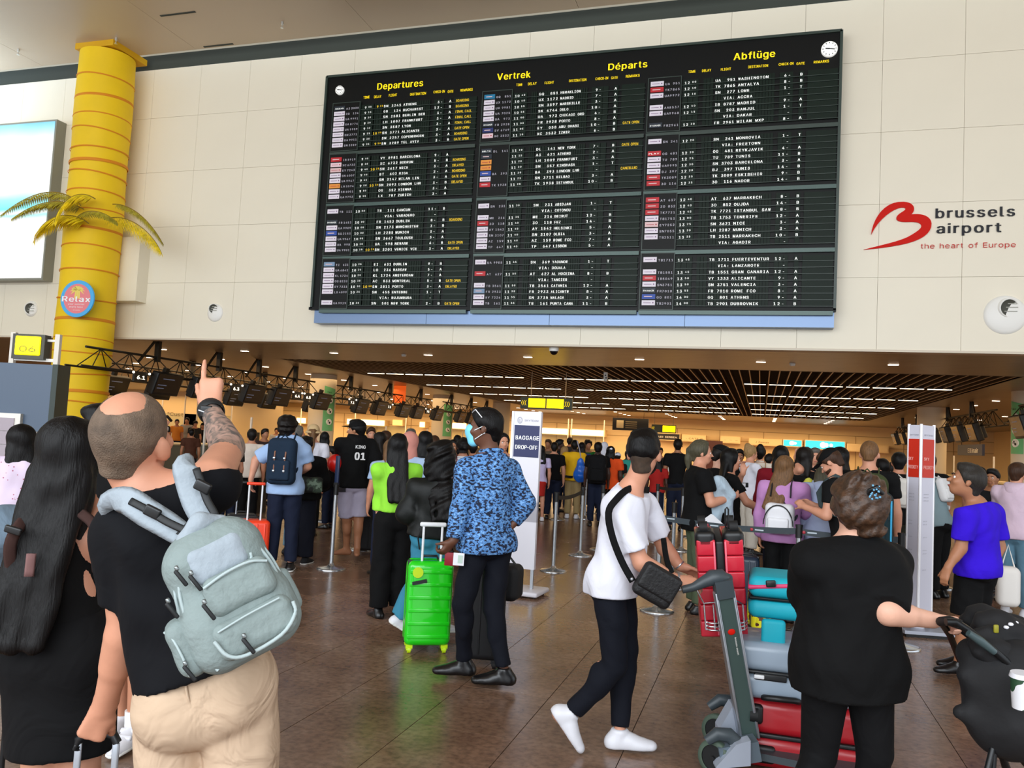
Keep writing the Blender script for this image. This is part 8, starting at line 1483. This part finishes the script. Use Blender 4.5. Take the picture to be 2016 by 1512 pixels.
# ================================================================== strollers
def stroller(label, P, m_body, m_fr_, canopy):
    pass
m_sf = mat('stroller_fabric', '0B0B0E', .8, bump=.5, bs=14); m_sfr = mat('stroller_frame', '16181A', .35, metal=.3); m_sg = mat('stroller_bar_grey', '3A4A4C', .35)
D_ = 2.95; t = thing('stroller', 'black folding stroller pushed by the woman in black at the right edge', 'stroller', at(1990, 1500, D_)*[1, 1, 0])
part('handle', MB().tube([at(1846, 1222, 3.1), at(1858, 1232, 3.15), at(1870, 1250, 3.2), at(1890, 1300, 3.3)], .013, 8), m_sfr, t); part('handle', MB().tube([at(1862, 1224, 2.95), at(1880, 1224, 2.95), at(1905, 1240, 2.95), at(1950, 1275, 2.93), at(1990, 1310, 2.92), at(2040, 1370, 2.92)], .014, 8), m_sfr, t)
part('grip', MB().tube([at(1852, 1224, 3.06), at(1868, 1222, 2.98), at(1892, 1230, 2.95)], .018, 10), m_rub, t); part('handle_sleeve', MB().tube([at(1906, 1246, 2.9), at(1930, 1262, 2.9), at(1958, 1284, 2.9)], [.012, .016, .012], 8), m_sg, t)
S = Sdf(.06); S.cone(at(1925, 1225, 3.25), at(2060, 1290, 3.25), .07, .1); S.cone(at(1960, 1240, 3.1), at(2070, 1330, 3.1), .08, .12); S.cone(at(1940, 1270, 3.0), at(2060, 1400, 3.), .06, .14); S.disp = (.012, 40., 2, (1, 1, 1)); part('canopy', S.mesh('b', .009, m_sf, t.location), None, t)
S = Sdf(.06)
for a, b, r0, r1 in (((1915, 1290, 3.05), (1990, 1400, 3.0), .06, .16), ((1900, 1330, 3.), (1985, 1410, 3.), .035, .12), ((1890, 1400, 2.98), (1990, 1440, 3.), .028, .09), ((2000, 1330, 3.), (2080, 1420, 3.05), .14, .16)): S.cone(at(*a), at(*b), r0, r1)
S.disp = (.01, 22., 6, (1, 1, .5)); part('seat_shell', S.mesh('b', .009, m_sf, t.location), None, t)
for a, b in (((1962, 1440, 2.95), (1940, 1530, 2.9)), ((1958, 1450, 2.95), (1995, 1540, 3.0)), ((1975, 1452, 3.), (2040, 1530, 3.1))): part('frame_tube', MB().cyl(at(*a), at(*b), .011, n=8), m_sfr, t)
for px, D in ((1938, 2.9), (2042, 3.15)): p = at(px, 1500, D)*[1, 1, 0]+ZA*.08; part('wheel', MB().lathe([(.05, -.015), (.08, -.016), (.085, 0), (.08, .016), (.05, .015)], p, 22, frame(d3(.3, 1, 0)), cap=True), m_rub, t); part('frame_tube', MB().cyl(p, at(1960, 1450, 2.95), .01, n=8), m_sfr, t)
q = MB(); 
for p in ((1981, 1235, 3.02), (1990, 1229, 3.02), (2000, 1226, 3.05)): q.sph(at(*p), (.01, .01, .007), 8)
part('snap', q, m_wsh, t, kind='stuff'); part('tag', MB().rbox(at(1961, 1238, 2.98), (.018, .01, .03), .004, 1, np.array([RT, FW, UP]).T), mat('tag_olive', '8A8420', .5), t)
c = at(2012, 1362, 2.78); t = thing('drink_cup', 'white and green printed drink cup in the stroller holder', 'cup', c); part('cup', MB().cyl(c-UP*.055, c+UP*.05, .03, .036, 20), ramp_mat('cup_print', [(0, '2A4A34'), (.5, 'DADADE')], scale=9, rough=.4), t); part('lid', MB().cyl(c+UP*.05, c+UP*.065, .039, .035, 20), m_wsh, t)
D_ = 3.3; t = thing('stroller', 'stroller with grey-blue denim canopy at the left edge', 'stroller', at(-10, 1400, D_)*[1, 1, 0])
S = Sdf(.05); S.cone(at(10, 1060, D_), at(35, 1075, D_), .11, .1); S.ell(at(20, 1050, D_), (.16, .2, .11)); S.disp = (.006, 20., 2, (1, 1, 1)); S.cut(at(0, 1110, D_), -ZA); part('canopy', S.mesh('b', .01, cloth('denim_grey', '6A7C8C'), t.location), None, t)
S = Sdf(.04); S.cone(at(-25, 1150, D_), at(-18, 1200, D_), .07, .07); part('seat', S.mesh('b', .012, cloth('denim_print', '4A5C88'), t.location), None, t)
for a, b in (((34, 1192, 3.2), (52, 1236, 3.2)), ((-20, 1225, 3.2), (44, 1213, 3.2)), ((-20, 1262, 3.2), (42, 1246, 3.2)), ((52, 1236, 3.2), (24, 1276, 3.2)), ((-10, 1100, 3.3), (44, 1213, 3.2)), ((48, 1236, 3.2), (10, 1440, 3.2)), ((-10, 1225, 3.4), (60, 1440, 3.4))): part('frame_tube', MB().cyl(at(*a), at(*b), .012, n=8), m_sfr, t)
for p in ((10, 3.2), (60, 3.4)): c = at(p[0], 1440, p[1])*[1, 1, 0]+ZA*.07; part('wheel', MB().lathe([(.04, -.015), (.07, -.016), (.072, 0), (.07, .016), (.04, .015)], c, 20, frame(d3(1, .2, 0))), m_rub, t); part('frame_tube', MB().cyl(c, at(24, 1276, 3.2), .01, n=8), m_sfr, t)
